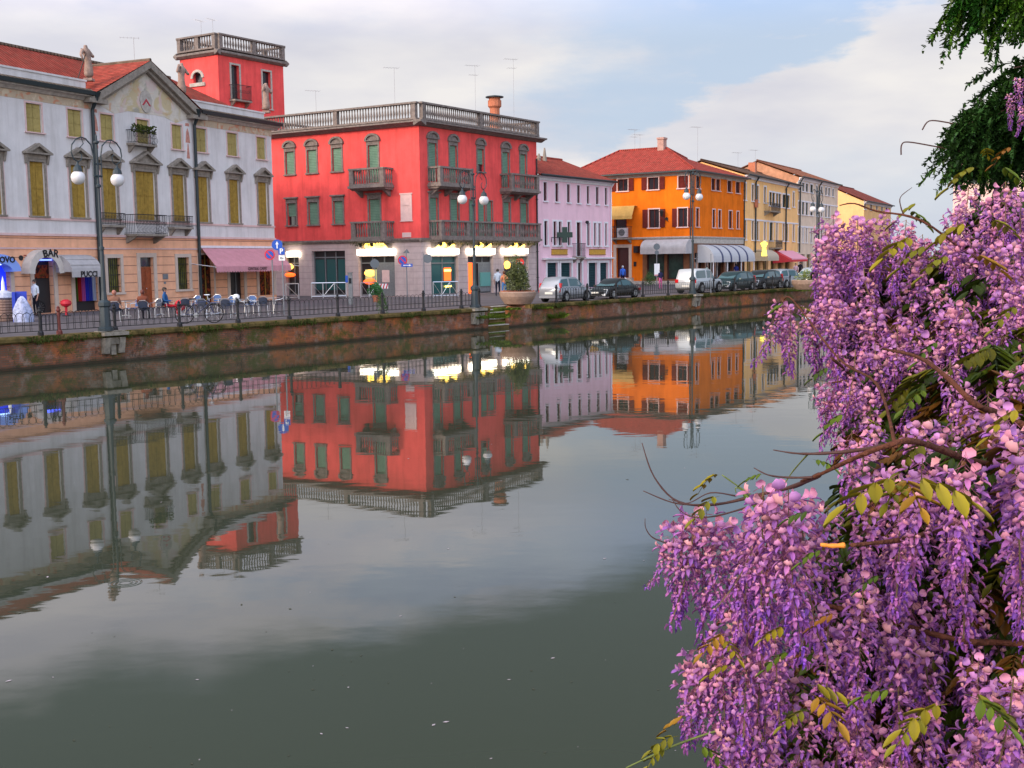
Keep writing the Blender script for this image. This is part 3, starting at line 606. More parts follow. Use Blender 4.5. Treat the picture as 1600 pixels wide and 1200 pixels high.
balcony(pal,PZ,*uy(270.5,300.5,352,.4),Zs-.35,Zs+.25,.5,None,kind='iron2')
# plants in the upper balcony
mb=MB()
for _ in range(220):
    uu=random.uniform(*uy(210,244,230,.5)); c=P(uu,random.uniform(.25,.6),10.7+random.uniform(-.1,.32)); s=random.uniform(.03,.07); mb.quad(c,c+Vector((s,random.uniform(-s,s),s)),c+Vector((0,random.uniform(-s,s),2*s)),c+Vector((-s,0,s)))
build('balcony_plants',mb,M['mossd'],pal)
# ground floor fittings
def gframe(g,t=.22,p=.06,m='white',nm='door_frame',sill=0): return build(nm,frame_mb(PZ,g[0],g[1],g[2],g[3],t,p,sill,.12),M[m],pal)
M['framel']=mat('pale stone door frame',(.56,.45,.38),.85,.08,4,stain=.2)
for k in ('blue','bar','pucci','door','s1','s2','s3'): gframe(G[k],.24 if k!='s1' else .1,m='framel')
for k in ('w1','w2'):
    g=G[k]; f=build('window',frame_mb(PZ,*g,.2,.06,.12,.1),M['framel'],pal); mb=MB(); mb.box(PZ,g[0]+.01,g[1]-.01,-.2,-.17,g[2]+.01,g[3]-.01); build('pane',mb,M['olive'] if 'olive' in M else mat('olive-tinted glass',(.10,.10,.02),.25,.6,3),f)
    mb=MB()
    for i in range(1,6): uu=g[0]+(g[1]-g[0])*i/6; mb.box(PZ,uu-.012,uu+.012,-.08,-.055,g[2],g[3])
    for zz in (g[2]+.3,(g[2]+g[3])/2,g[3]-.4): mb.box(PZ,g[0],g[1],-.054,-.04,zz,zz+.03)
    build('window_bars',mb,M['iron'],f)
g=G['door']; mb=MB(); h=g[3]-.55
for a,b in ((g[0]+.01,(g[0]+g[1])/2-.008),((g[0]+g[1])/2+.008,g[1]-.01)):
    mb.box(PZ,a,b,-.22,-.17,g[2],h)
    for z0,z1 in ((g[2]+.15,g[2]+.8),(g[2]+.95,h-.15)): mb.box(PZ,a+.08,b-.08,-.17,-.15,z0,z1)
d=build('door',mb,M['wood'],pal); mb=MB(); mb.ball(P((g[0]+g[1])/2+.06,-.12,g[2]+1.05),.035,8,6); build('door_knob',mb,M['alu'],d)
mb=MB(); mb.box(PZ,g[0]+.01,g[1]-.01,-.2,-.17,h+.04,g[3]-.01); build('transom_pane',mb,M['glass'],pal)
mb=MB(); mb.box(PZ,u(254,432),u(262,432),.002,.04,gz(258,436),gz(258,428)); build('wall_plaque',mb,M['lgrey'],pal)
mb=MB(); mb.box(PZ,u(256,445),u(259,445),.002,.03,gz(258,443.5),gz(258,440)); build('doorbell_panel',mb,M['lgrey'],pal)
# blue shop: lit glass
g=G['blue']; mb=MB(); mb.box(PZ,g[0]+.02,g[1]-.02,-.26,-.22,g[2],g[3]-.02); bs=build('shopfront',mb,M['bluef'],pal)
mb=MB(); mb.tube([P(g[0]-.1,.25,g[3]+.02),P(g[1]-.05,.25,g[3]+.02)],.075,8); build('neon_tube',mb,emi('white-blue neon tube',(.35,.55,1),6),bs)
mb=MB(); mb.box(PZ,g[0]+.4,g[1]-.45,-.219,-.20,g[2]+.1,g[2]+1.75); build('door_leaf',mb,M['glass'],bs)
# BAR: dark doorway with coloured bottle shelves and a blue tube
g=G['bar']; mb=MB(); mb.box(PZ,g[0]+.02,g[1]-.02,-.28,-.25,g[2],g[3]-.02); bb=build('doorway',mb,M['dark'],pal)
mb=MB(); mb.tube([P(g[0]+.1,.05,g[3]-.1),P(g[1]-.1,.05,g[3]-.1)],.035,8); build('neon_tube',mb,M['blue'],bb)
M['shelf']=fresco('dim bottle shelf',(.03,.012,.01),[((.28,.05,.015),.48),((.10,.05,.01),.55)],4)
mb=MB(); mb.box(PZ,g[0]+.03,g[0]+1.15,-.249,-.2,g[2]+1.75,g[3]-.35); build('bottle_shelf',mb,M['shelf'],bb)
def archaw(nm,c,half,zb,rise,dep,lab,mm,txt=None,tm=None,bend=None):
    """arched fabric canopy standing out from the wall over a door"""
    pts=[(c-half*math.cos(a),zb+rise*math.sin(a)) for a in [math.pi*k/14 for k in range(15)]]; inn=[(c-(half-.06)*math.cos(a),zb+(rise-.06)*math.sin(a)) for a in [math.pi*k/14 for k in range(15)]]
    mb=MB(); mb.prism(PZ,pts+inn[::-1],.01,dep); cu=[(c-half*math.cos(a),zb+rise*math.sin(a)) for a in [math.pi*k/14 for k in range(15)]]
    cd_=[(c-(half-.34)*math.cos(a),zb-.02+(rise-.36)*math.sin(a)) for a in [math.pi*k/14 for k in range(15)]]
    mb.prism(PZ,cu+cd_[::-1],dep+.001,dep+.03)
    o=build(nm,mb,mm,pal); return o
g=G['bar']; c=PZ.u(69.5,410,.4); o=archaw('door_canopy',c,(u(97,428)-u(42,428))/2,gz(70,427),gz(70,390)-gz(70,427),.55,'',mat('cream canopy canvas',(.55,.50,.46),.8,.1,3))
text(o,PZ,'BAR',c+.25,.6,gz(70,392)-.27,.50,M['iron'],bend=1.6,bold=.012)
g=G['blue']; c=u(-14,450); zt=gz(8,397); mb=MB(); hw=PZ.u(31,420,.5)-c
pts=[(c-hw*math.cos(a),gz(8,424)+(zt-gz(8,424))*math.sin(a)) for a in [math.pi*k/14 for k in range(15)]]
inn=[(c-(hw-.5)*math.cos(a),gz(8,424)-.02+(zt-.42-gz(8,424))*math.sin(a)) for a in [math.pi*k/14 for k in range(15)]]
mb.prism(PZ,pts+inn[::-1],.01,.6); o=build('door_canopy',mb,mat('blue canopy canvas',(.25,.38,.85),.8),pal)  # canopy cloth is blue in itself
text(o,PZ,'OVO',PZ.u(11,405,.6),.62,gz(10,406)-.12,.40,M['iron'],bend=-4.5*-1,bold=.012)
# PUCCI domed awning
M['shutgrey']=M['awgrey']
g=G['pucci']; mb=MB(); a0,a1=PZ.u(112,425,1.1),PZ.u(158.5,425,1.1); zt,zb=gz(135,398),gz(135,424); st=8; dep=1.15; row=[]
for k in range(st+1):
    a=math.pi/2*k/st; row.append((dep*math.sin(a),zb+(zt-zb)*math.cos(a)))
pr=row+[(dep,zb-.28),(dep-.03,zb-.28)]+[(x*.96,z-.05) for x,z in row[::-1]]
mb.prismu(PZ,pr,a0,a1)
for k in (2,4,6):
    x,z=row[k]; mb.tube([P(a0,x+.01,z+.01),P(a1,x+.01,z+.01)],.02,4)
mb.prismu(PZ,[(0.01,zb-.02)]+[(x*.99,z) for x,z in row],a0-.01,a0+.02); mb.prismu(PZ,[(0.01,zb-.02)]+[(x*.99,z) for x,z in row],a1-.02,a1+.01)
o=build('dome_awning',mb,M['awgrey'],pal); text(o,PZ,'PUCCI',(a0+a1)/2+.1,dep+.012,zb-.26,.40,M['iron'],bold=.012)
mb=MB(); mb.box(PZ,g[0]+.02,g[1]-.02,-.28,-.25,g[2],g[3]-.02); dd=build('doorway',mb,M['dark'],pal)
cw=(g[1]-g[0]-.1)/6
for i,cc in enumerate([(.05,.08,.01),(.30,.012,.015),(.30,.05,.22),(.015,.02,.30),(.02,.03,.22),(.25,.27,.36)]):
    mb=MB(); x0=g[0]+.05+i*cw
    for k in range(4): mb.tube([P(x0+cw*(k+.5)/4,-.12+.03*(k%2),g[2]+.5),P(x0+cw*(k+.5)/4,-.12+.02*(k%2),g[3]-.05)],cw/7,5)
    build('door_curtain_strip',mb,mat('curtain colour',cc,.8),dd)
# round emblems beside BAR
for px in (35.5,101.5):
    mb=MB(); uu=u(px,403); zz=gz(px,403); mb.disc(P(uu-.12,.002,zz),PZ.P(0,1,0)-PZ.P(0,0,0),.13,.03,14); r_=build('wall_emblem',mb,M['iron'],pal)
    mb=MB(); a=[P(uu+.12+.12*math.cos(q),.03,zz+.13*math.sin(q)) for q in [math.pi*(-.6+1.3*k/8) for k in range(9)]]; mb.tube(a,.025,5); build('emblem_arc',mb,M['trimred'] if 'trimred' in M else mat('dull red enamel',(.28,.03,.03),.5),r_)
# café shop openings and the pink awning
for k,mm in (('s1','shelf'),('s2','dark'),('s3','shelf')):
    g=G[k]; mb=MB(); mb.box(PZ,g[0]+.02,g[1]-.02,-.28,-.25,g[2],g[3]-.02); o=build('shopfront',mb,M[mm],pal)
    mb=MB(); c=g[0]+(g[1]-g[0])*.62; mb.box(PZ,c-.03,c+.03,-.24,-.2,g[2],g[3]); mb.box(PZ,g[0]+.02,g[1]-.02,-.24,-.2,g[3]-.7,g[3]-.64); mb.box(PZ,g[0]+.02,g[0]+.08,-.24,-.2,g[2],g[3]); build('door_mullion',mb,M['yelw'] if k!='s2' else M['lgrey'],o)
g=G['s3']; mb=MB(); mb.ball(P(g[0]+.35,-.1,g[3]-.55),.22,8,6); mb.ball(P(g[0]+.8,-.1,g[3]-.6),.15,8,6); build('interior_lamp',mb,M['litw'],pal)
wz=2.0; za=gz(320,388); zf=3.33; uA,uB=u(313,389),PZ.u(437,389)+.0; fa0,fa1=PZ.u(337.5,410,wz),PZ.u(454.5,412,wz)
mb=MB(); q0,q1,q2,q3=P(uA,.12,za),P(Lp-.05,.12,za),P(fa1,wz,zf),P(fa0,wz,zf); dn=Vector((0,0,-.03))
mb.add([q0,q1,q2,q3,q0+dn,q1+dn,q2+dn,q3+dn],[(0,1,2,3),(7,6,5,4),(0,4,5,1),(1,5,6,2),(2,6,7,3),(3,7,4,0)])
nsc=30; vs=[]
for i in range(nsc*3+1):
    t_=i/(nsc*3); uu=fa0+(fa1-fa0)*t_; vs.append((uu,zf-.28-.09*abs(math.sin(math.pi*i/3))))
mb.add([P(a,wz,zf) for a,_ in vs]+[P(a,wz+.02,b) for a,b in vs],[(i,i+1,len(vs)+i+1,len(vs)+i) for i in range(len(vs)-1)])
aw=build('awning',mb,M['awpink'],pal,recalc=False)
mb=MB(); mb.box(PZ,uA-.1,Lp-.03,.003,.14,za+.02,za+.16); mb.tube([P(fa0,wz-.03,zf-.05),P(fa1,wz-.03,zf-.05)],.03,6); mb.tube([P(fa0+.2,.05,za-.9),P(fa0+.2,wz-.05,zf-.05)],.02,5); mb.tube([P(Lp-.4,.05,za-.9),P(Lp-.2,wz-.05,zf-.05)],.02,5); build('awning_frame',mb,M['white'],aw)
text(aw,PZ,"CENTRAL CAFFE'",PZ.u(402,418,wz),wz+.03,zf-.25,.25,mat('faded brown lettering',(.16,.08,.09),.8),bold=.006)
# parapet statues
M['statue']=mat('weathered statue stone',(.34,.24,.20),.9,.3,5,bump=.4,stain=.6)
def skin(pts,edges,rad_,root=0,sub=1):
    me=bpy.data.meshes.new('t'); me.from_pydata([tuple(p) for p in pts],edges,[]); o=bpy.data.objects.new('t',me); SC.collection.objects.link(o)
    o.modifiers.new('s','SKIN'); m=o.modifiers.new('b','SUBSURF'); m.levels=sub; m.render_levels=sub
    for i,v in enumerate(me.skin_vertices[0].data):
        r=rad_[i]; v.radius=r if isinstance(r,tuple) else (r,r); v.use_root=(i==root)
    dg=bpy.context.evaluated_depsgraph_get(); dg.update(); r=bpy.data.meshes.new_from_object(o.evaluated_get(dg)); bpy.data.objects.remove(o); return r
def statue(label,base,h,lean,ang,staff=False):
    """a robed stone figure: body, arms, head and flared robe in one skinned mesh on a small plinth"""
    k=h/1.75; L=[(0,0,.12),(0,0,.5),(0,0,.95),(lean*.5,0,1.25),(lean,0,1.42),(lean,0,1.52),(lean*1.1,0,1.66),(.24+lean,0,1.34),(.34+lean,-.12,1.12),(.2+lean,-.22,1.2),(-.22+lean,0,1.36),(-.38+lean,-.05,1.15),(-.30+lean,-.1,.95 if staff else 1.55)]
    E_=[(0,1),(1,2),(2,3),(3,4),(4,5),(5,6),(4,7),(7,8),(8,9),(4,10),(10,11),(11,12)]
    R=[.26,.22,.17,.19,.13,.07,.12,.09,.07,.05,.09,.07,.05]
    ca,sa=math.cos(ang),math.sin(ang); pts=[Vector(((x*ca-y*sa)*k,(x*sa+y*ca)*k,z*k)) for x,y,z in L]
    me=skin(pts,E_,[r*k for r in R],2,2); t=thing('statue',label,'statue',base)
    o=bpy.data.objects.new('figure',me); SC.collection.objects.link(o); o.parent=t; me.materials.clear(); me.materials.append(M['statue']); me.polygons.foreach_set('use_smooth',[True]*len(me.polygons)); LOC[o.name]=Vector(base)
    mb=MB(); b=Vector(base); mb.box(ID,b.x-.22,b.x+.22,b.y-.22,b.y+.22,b.z,b.z+.14); build('plinth',mb,M['statue'],t)
    if staff:
        mb=MB(); c=b+pts[12]; mb.tube([c+Vector((.15,0,.25)),c+Vector((-.35,0,-.95*k))],.025,5); build('staff',mb,M['iron'],t)
    return t
for px,py0,py1,lean,st,lab in ((139,120,68,-.12,True,'dark weathered stone statue leaning with a staff on left half of palazzo parapet'),(284,140,95,.05,False,'pale stone statue with raised arm beside the pediment against red tower'),(416,164,127,.02,False,'small stone statue at right end of palazzo parapet')):
    uu,z0=PZ.uz(px,py0,-.62); zt=PZ.z(px,py1,-.62); statue(lab,PZ.P(uu,-.62,13.152),zt-13.15,lean,PA,st)
# ------------------------------------------------------------------ RED BUILDING
C0=gp(660,78); dl=Vector((-1.61,1)); dr=Vector((.667,1))
RL=Fa(C0+dl*8.06,C0); RR=Fa(C0,C0+dr*12.1)
red=thing('red_corner_building','large coral red corner building with grey balustrades and green roller shutters','building',(C0.x,C0.y,Q))
rb=4.92; rc=12.5
def rx(fr,a,b,y): return (fr.u(a,y),fr.u(b,y))
RU=dict(L=[rx(RL,446.5,460,255),rx(RL,480.5,495,252),rx(RL,519.5,534,248),rx(RL,575.5,591,245)],R=[rx(RR,669.5,682,250),rx(RR,702.5,713.5,252),rx(RR,745.5,755.5,248),rx(RR,784.5,795,262),rx(RR,812.5,822,265)])
RW=dict(L=[rx(RL,449.5,463,335),rx(RL,482.5,497,333),rx(RL,521.5,536,330),rx(RL,577,594,330)],R=[rx(RR,671.5,683.5,330),rx(RR,704,716,330),rx(RR,733.5,741.5,330),rx(RR,747.5,757.5,330),rx(RR,760.5,769,330),rx(RR,786.5,796.5,330),rx(RR,813.5,824,330)])
zu0,zu1=RL.z(452,272.5),RL.z(452,237); zl0,zl1=RL.z(456,352),RL.z(456,317.5); zd=zu0-.95; zdl=rb+.12
GL=[(RL.u(447,430),RL.u(467.5,430),Q+.03,RL.z(457,401.5)),(RL.u(488,430),RL.u(540,430),Q+.03,RL.z(514,392)),(RL.u(560.5,430),RL.u(617,430),Q+.03,RL.z(590,400.5))]
GR=[(RR.u(674,430),RR.u(716.5,430),Q+.03,RR.z(690,400.5)),(RR.u(731.5,430),RR.u(771,430),Q+.03,RR.z(750,400.5)),(RR.u(787.5,430),RR.u(825.5,430),Q+.03,RR.z(806,400.5))]
HL=[(a,b,zu0 if i<3 else zd,zu1) for i,(a,b) in enumerate(RU['L'])]+[(a,b,zl0 if i<3 else zdl,zl1) for i,(a,b) in enumerate(RW['L'])]
HR=[(a,b,zu0 if i==2 else zd,zu1) for i,(a,b) in enumerate(RU['R'])]+[(a,b,zdl,zl1) for i,(a,b) in enumerate(RW['R'])]
mb=MB(); mb.wall(RL,0,RL.L,rb,rc,HL); mb.wall(RR,0,RR.L,rb,rc,HR)
bk=RR.B+dl*8.06; bl=RL.A; shellwalls(mb,[RR.B,bk,bl],Q-.02,rc); build('upper_wall',mb,M['red'],red)
mb=MB(); mb.wall(RL,0,RL.L,Q,rb-.001,GL,.35); mb.wall(RR,0,RR.L,Q,rb-.001,GR,.35); build('ground_floor_wall',mb,M['rbase'],red)
mb=MB()
for fr,e in ((RL,.0),(RR,.0)):
    mb.prismu(fr,[(.002,rb-.15),(.1,rb-.12),(.2,rb+.02),(.2,rb+.12),(.002,rb+.12)],-.2 if fr is RR else 0,fr.L+(.2 if fr is RL else 0))
build('string_course',mb,M['rstone'],red)
mb=MB()
for fr in (RL,RR):
    a,b=(-.6,fr.L+.62) if fr is RL else (-.6,fr.L+.6)
    mb.prismu(fr,[(.002,rc-.05),(.12,rc-.05),(.45,rc+.12),(.62,rc+.15),(.62,rc+.26),(.002,rc+.34)],a,b)
build('cornice',mb,M['rstone'],red)
for fr in (RL,RR):
    ps=[.2,fr.L*.38,fr.L*.40,fr.L-.2] if fr is RL else [.2,fr.L*.52,fr.L-.2]
    if fr is RL: ps=[.2,fr.u(527,175),fr.L-.25]
    else: ps=[.25,fr.u(747,175),fr.L-.2]
    mb=balustrade(fr,0,fr.L,-.02,.3,rc+.345,14.0,ps,bal=.24,r=.07); build('roof_balustrade',mb,M['rstone'],red)
for fr in (Fa(RR.B,bk),Fa(bk,bl),):
    mb=balustrade(fr,0,fr.L,-.2,.1,rc+.3,14.0,[.2,fr.L/2,fr.L-.2],bal=.3,r=.07); build('roof_balustrade',mb,M['rstone'],red)
mb=MB(); mb.quad(*[(p.x,p.y,rc+.2) for p in (RL.A,RL.B,RR.B,bk)]); build('roof_terrace',mb,M['rstone'],red)
for i,(a,b) in enumerate(RU['L']): window(red,RL,a,b,zu0 if i<3 else zd,zu1,M['rstone'],M['grn'],head='arch',leaf='roller',sill=.1 if i<3 else 0)
for i,(a,b) in enumerate(RW['L']): window(red,RL,a,b,zl0 if i<3 else zdl,zl1,M['rstone'],M['grn'],head='flat',leaf='roller',sill=.1 if i<3 else 0,openf=.4 if i==0 else 0,label='window with half raised green shutter' if i==0 else None)
for i,(a,b) in enumerate(RU['R']): window(red,RR,a,b,zu0 if i==2 else zd,zu1,M['rstone'],M['grn'],head='arch',leaf='roller',sill=.1 if i==2 else 0,openf=.32 if i==2 else 0)
for i,(a,b) in enumerate(RW['R']): window(red,RR,a,b,zdl,zl1,M['rstone'],M['grn'],head='flat' if i not in(2,3,4) else None,leaf='roller',sill=0,openf=.42 if i==6 else 0,t=.12 if i not in (2,3,4) else .07)
def bz(fr,px,py,w_): return fr.z(px,py,w_)
D=1.05
zB=bz(RL,575,290,D)+.02; zT=bz(RL,575,262,D)
balcony(red,RL,RL.u(545,280,D),RL.u(599,280,D),zB,zT,D,M['rstone'])
balcony(red,RL,RL.u(548,362,D),RL.u(601,362,D),rb+.13,rb+.13+(zT-zB),D,M['rstone'])
balcony(red,RR,RR.u(688,280,D),RR.u(739,280,D),zB,zT,D,M['rstone'])
balcony(red,RR,RR.u(800,285,D),RR.u(843,285,D),zB,zT,D,M['rstone'])
ua,ub=RR.u(690,362,D),RR.u(845,362,D); balcony(red,RR,ua,ub,rb+.13,rb+.13+(zT-zB),D,M['rstone'],posts=[ua+(ub-ua)*k/4 for k in (1,2,3)])
mb=MB()
for fr,a,b in ((RL,RL.u(545,375,D),RL.u(601,375,D)),(RR,ua,ub)):
    for _ in range(900 if fr is RR else 250):
        uu=random.uniform(a,b)+random.gauss(0,.1); c=fr.P(uu,random.uniform(.3,1.1),rb-.05+random.uniform(-.25,.08)); s=random.uniform(.02,.06); e=Vector((random.uniform(-s,s),random.uniform(-s,s),-random.uniform(.05,.22))); mb.add([c,c+Vector((s,0,0)),c+e],[(0,1,2)])
build('balcony_plants',mb,M['mossd'],red)
P=RL.P
def plaque(px0,px1,py0,py1,mm,orn=True):
    a,b=RL.u(px0,py0),RL.u(px1,py0); z1,z0=RL.z(px0,py0),RL.z(px0,py1); mb=MB(); mb.box(RL,a,b,.003,.05,z0,z1)
    if orn: mb.box(RL,a-.06,b+.06,.003,.07,z1,z1+.08); mb.box(RL,a-.06,b+.06,.003,.07,z0-.06,z0-.001); mb.box(RL,a+.2,b-.2,.051,.08,z1-.75,z1-.25)
    return build('wall_plaque',mb,mm,red)
plaque(626,643.5,304,345,M['pinktrim']); plaque(629,642.5,363.5,371,M['pinktrim'],False)
# ground floor shopfronts
def shop(fr,g,panes,inner='glass',sign=True,frm='lgrey',sp=.18):
    mb=MB(); mb.box(fr,g[0]+.01,g[1]-.01,-.33,-.30,g[2],g[3]-.01); o=build('shopfront',mb,M[inner],red); W=g[1]-g[0]
    mb=MB(); 
    for k in range(panes+1): uu=g[0]+.04+(W-.08)*k/panes; mb.box(fr,uu-.035,uu+.035,-.299,-.24,g[2],g[3]-.05)
    mb.box(fr,g[0]+.02,g[1]-.02,-.299,-.235,g[3]-.5,g[3]-.42); mb.box(fr,g[0]+.02,g[1]-.02,-.299,-.235,g[2],g[2]+.12); build('shop_frame',mb,M[frm],o); return o
M['shopwall']=mat('yellow-green lit plaster',(.30,.30,.16),.8,.15,2)
o=shop(RL,GL[0],2,'dark'); shop(RL,GL[1],3,'dark',frm='lgrey'); mb=MB(); g=GL[1]
for k in range(3):
    W=(g[1]-g[0])/3; mb.box(RL,g[0]+W*k+.12,g[0]+W*(k+1)-.1,-.29,-.28,g[2]+.4,g[3]-.6)
build('teal_window_film',mb,M['teal'],red)
o=shop(RL,GL[2],3,'dark'); g=GL[2]; W=g[1]-g[0]
mb=MB(); mb.box(RL,g[0]+W*.45,g[1]-.05,-.295,-.22,g[2]+.1,g[3]-.45); build('shop_wall_panel',mb,M['lgrey'],o); mb=MB(); mb.box(RL,g[0]+W*.60,g[0]+W*.80,-.219,-.2,g[2]+.95,g[3]-.95); build('shop_poster',mb,M['pinktrim'],o)
mb=MB(); mb.box(RL,g[0]+W*.12,g[0]+W*.44,-.299,-.26,g[2]+.9,g[3]-.9); build('lit_display',mb,emi('dim green display',(.35,.42,.2),.5),o)
mb=MB(); mb.ball(RL.P(g[0]+W*.3,-.1,g[3]-1.15),.42,10,7,(1,.4,.55)); build('hanging_lamp',mb,M['litw'],o); mb=MB(); mb.ball(RL.P(g[0]+W*.3,-.1,g[2]+1.0),.5,10,7,(1,.3,.4)); build('counter_lamp',mb,M['litr'],o)
g=GL[0]; mb=MB(); mb.ball(RL.P(g[0]+.35,.0,g[3]-.7),.32,10,7,(1,.4,.7)); build('hanging_lamp',mb,M['litw'],red); mb=MB(); mb.ball(RL.P(g[0]+.4,.0,g[2]+1.5),.4,10,7,(1,.4,.4)); build('counter_lamp',mb,M['litr'],red)
o=shop(RR,GR[0],2,'teal'); g=GR[0]; W=g[1]-g[0]
mb=MB(); mb.box(RR,g[0]+W*.55,g[0]+W*.8,-.23,-.2,g[2]+1.0,g[2]+1.9); build('lit_poster',mb,M['litr'],o); mb=MB(); mb.box(RR,g[0]+W*.55,g[0]+W*.8,-.22,-.19,g[3]-1.05,g[3]-.9); mb.box(RR,g[0]+W*.58,g[0]+W*.8,-.22,-.19,g[2]+.55,g[2]+.65); build('strip_light',mb,M['lity'],o)
o=shop(RR,GR[1],3,'dark'); g=GR[1]; W=g[1]-g[0]
mb=MB(); mb.box(RR,g[0]+.0+.05,g[0]+W*.22,-.2,-.12,g[2]+.02,g[3]-.45); build('neon_panel',mb,M['litr'],o); mb=MB(); mb.box(RR,g[0]+W*.55,g[1]-.15,-.23,-.15,g[2]+.5,g[2]+1.5); build('shop_cabinet',mb,mat('pale teal cabinet',(.10,.30,.28),.4),o)
mb=MB(); mb.box(RR,g[0]+W*.5,g[1]-.08,-.26,-.235,g[2],g[3]-.5); build('door_leaf',mb,M['lgrey'],o)
o=shop(RR,GR[2],3,'shopwall'); g=GR[2]; W=g[1]-g[0]
mb=MB(); mb.box(RR,g[0]+.1,g[0]+W*.42,-.25,-.2,g[2]+1.2,g[3]-.6); build('shop_window',mb,M['dark'],o); mb=MB(); mb.ball(RR.P(g[0]+W*.15,-.05,g[2]+2.0),.26,8,6,(1,.5,1.2)); build('hanging_lamp',mb,M['litw'],o)
def signbox(fr,px0,px1,py0,py1,w0=.02,w1=.28):
    a,b=fr.u(px0,py0,w1),fr.u(px1,py0,w1); c=(px0+px1)/2; z1,z0=fr.z(c,py0,w1),fr.z(c,py1,w1); mb=MB(); mb.box(fr,a,b,w0,w1,z0,z1); s=build('lit_sign',mb,M['lit'],red)
    n=2 if px1-px0>30 else 1
    if px1-px0<22: return
    for k in range(n):
        uu=a+(b-a)*(.36+.30*k) ; mb=MB(); mb.ball(fr.P(uu,.2,z1+.24),.23,12,8,(1.9,.55,1.05)); build('sign_glow',mb,M['lity'],s)  # glowing ball shaped as the yellow glow on the wall over the sign
        mb=MB(); mb.lathe(fr.P(uu-.5,.62,z1+.30),[(.05,-.14),(.12,-.08),(.13,.08),(.04,.16)],9); mb.tube([fr.P(uu-.5,.62,z1+.44),fr.P(uu-.5,.3,z1+.62)],.02,5); build('lamp_housing',mb,M['iron'],s)
signbox(RL,447,465.5,393.5,401.5); signbox(RL,557.5,614.5,389.5,398.5); signbox(RR,673,717.5,388.5,397); signbox(RR,733,774,388.5,397); signbox(RR,787,825.5,388.5,396.5)
downpipe(red,RR,RR.L-.12,Q,11.2,m='gut',bend=0)
c=RR.sub(RR.u(771,170,-3),-3); # roof chimney
x0=RR.u(773,170,-3); zc=RR.z(773,182,-3); zt=RR.z(773,151,-3)
mb=MB(); b=RR.P(x0,-3,0); mb.lathe((b.x,b.y,0),[(.38,rc),(.38,zt-.9),(.52,zt-.75),(.52,zt-.3),(.44,zt-.25),(.44,zt-.08)],12); ch=build('chimney',mb,M['terra'],red); mb=MB(); mb.lathe((b.x,b.y,0),[(.7,zt-.08),(.7,zt),(.1,zt+.1)],12); build('chimney_cap',mb,M['gut'],ch)
for px,pyb,pyt,k in ((743,165,102,1),(803,176,92,1),(494,172,141,0),(617,160,105,0)):
    fr=RR if px>660 else RL; uu=fr.u(px,pyb,-4); zt=fr.z(px,pyt,-4); antenna(red,fr.P(uu,-4,rc+.2),zt-rc-.2,k,.4)
# red tower
T0=gp(354.7,88); TL_=Fa(T0+dl*2.13,T0); TR_=Fa(T0,T0+dr*5.65)
tow=thing('red_tower','square red tower with balustraded top rising behind the palazzo','tower',(T0.x,T0.y,Q)); tc_=19.0; tt=20.55
wa=(TR_.u(361.5,130),TR_.u(374,130),TR_.z(367,150)-.3,TR_.z(367,102)); wb=(TR_.u(410.5,140),TR_.u(423,140),TR_.z(416,170),TR_.z(416,112))
oc=TL_.uz(309,120)
mb=MB(); mb.wall(TL_,0,TL_.L,Q,tc_,[(oc[0]-.5,oc[0]+.5,oc[1]-.45,oc[1]+.4)],.3); mb.wall(TR_,0,TR_.L,Q,tc_,[wa,wb],.3); bk2=TR_.B+dl*2.13; shellwalls(mb,[TR_.B,bk2,TL_.A],Q,tc_); build('tower_wall',mb,M['red'],tow)
for g in (wa,wb):
    f=build('window',frame_mb(TR_,*g,.14,.06,.08,.12),M['stonew'],tow); mb=MB(); mb.box(TR_,g[0]+.01,g[1]-.01,-.28,-.25,g[2],g[3]); build('pane',mb,M['glass'],f)
balcony(tow,TR_,wa[0]-.25,wa[1]+.7,wa[2]-.02,wa[2]+1.05,.6,None,kind='iron2')
mb=MB(); mb.box(TL_,oc[0]-.8,oc[0]+.8,.003,.12,oc[1]-.72,oc[1]-.46)
a_=[(oc[0]+.7*math.cos(q),oc[1]-.1+.62*math.sin(q)) for q in [math.pi*k/12 for k in range(13)]]; b_=[(oc[0]+.48*math.cos(q),oc[1]-.1+.44*math.sin(q)) for q in [math.pi*k/12 for k in range(13)]]; mb.prism(TL_,a_+b_[::-1],.003,.10)
f=build('lunette_window',mb,M['stonew'],tow); mb=MB(); mb.box(TL_,oc[0]-.49,oc[0]+.49,-.28,-.25,oc[1]-.44,oc[1]+.39); build('pane',mb,M['glass'],f)
mb=MB()
for i,fr in enumerate((TL_,TR_,Fa(TR_.B,bk2),Fa(bk2,TL_.A))): mb.prismu(fr,[(.002,tc_-.02),(.1,tc_-.02),(.34,tc_+.14),(.34,tc_+.24),(.002,tc_+.42)],-.34,fr.L+.34)
build('cornice',mb,M['rstone'],tow)
for i,fr in enumerate((TL_,TR_,Fa(TR_.B,bk2),Fa(bk2,TL_.A))): build('tower_balustrade',balustrade(fr,0,fr.L,-.05,.25,tc_+.43,tt-(0.004*i),[.17,fr.L*.52,fr.L-.17],bal=.27,r=.08),M['rstone'],tow)
mb=MB(); mb.quad(*[(p.x,p.y,tc_+.3) for p in (TL_.A,TL_.B,TR_.B,bk2)]); build('tower_terrace',mb,M['rstone'],tow)
for px,pyb,pyt in ((315,60,32),(333,56,30)):
    uu=TL_.u(px,pyb,-2); antenna(tow,TL_.P(uu,-2,tc_+.3),TL_.z(px,pyt,-2)-tc_-.3,0,1.2)
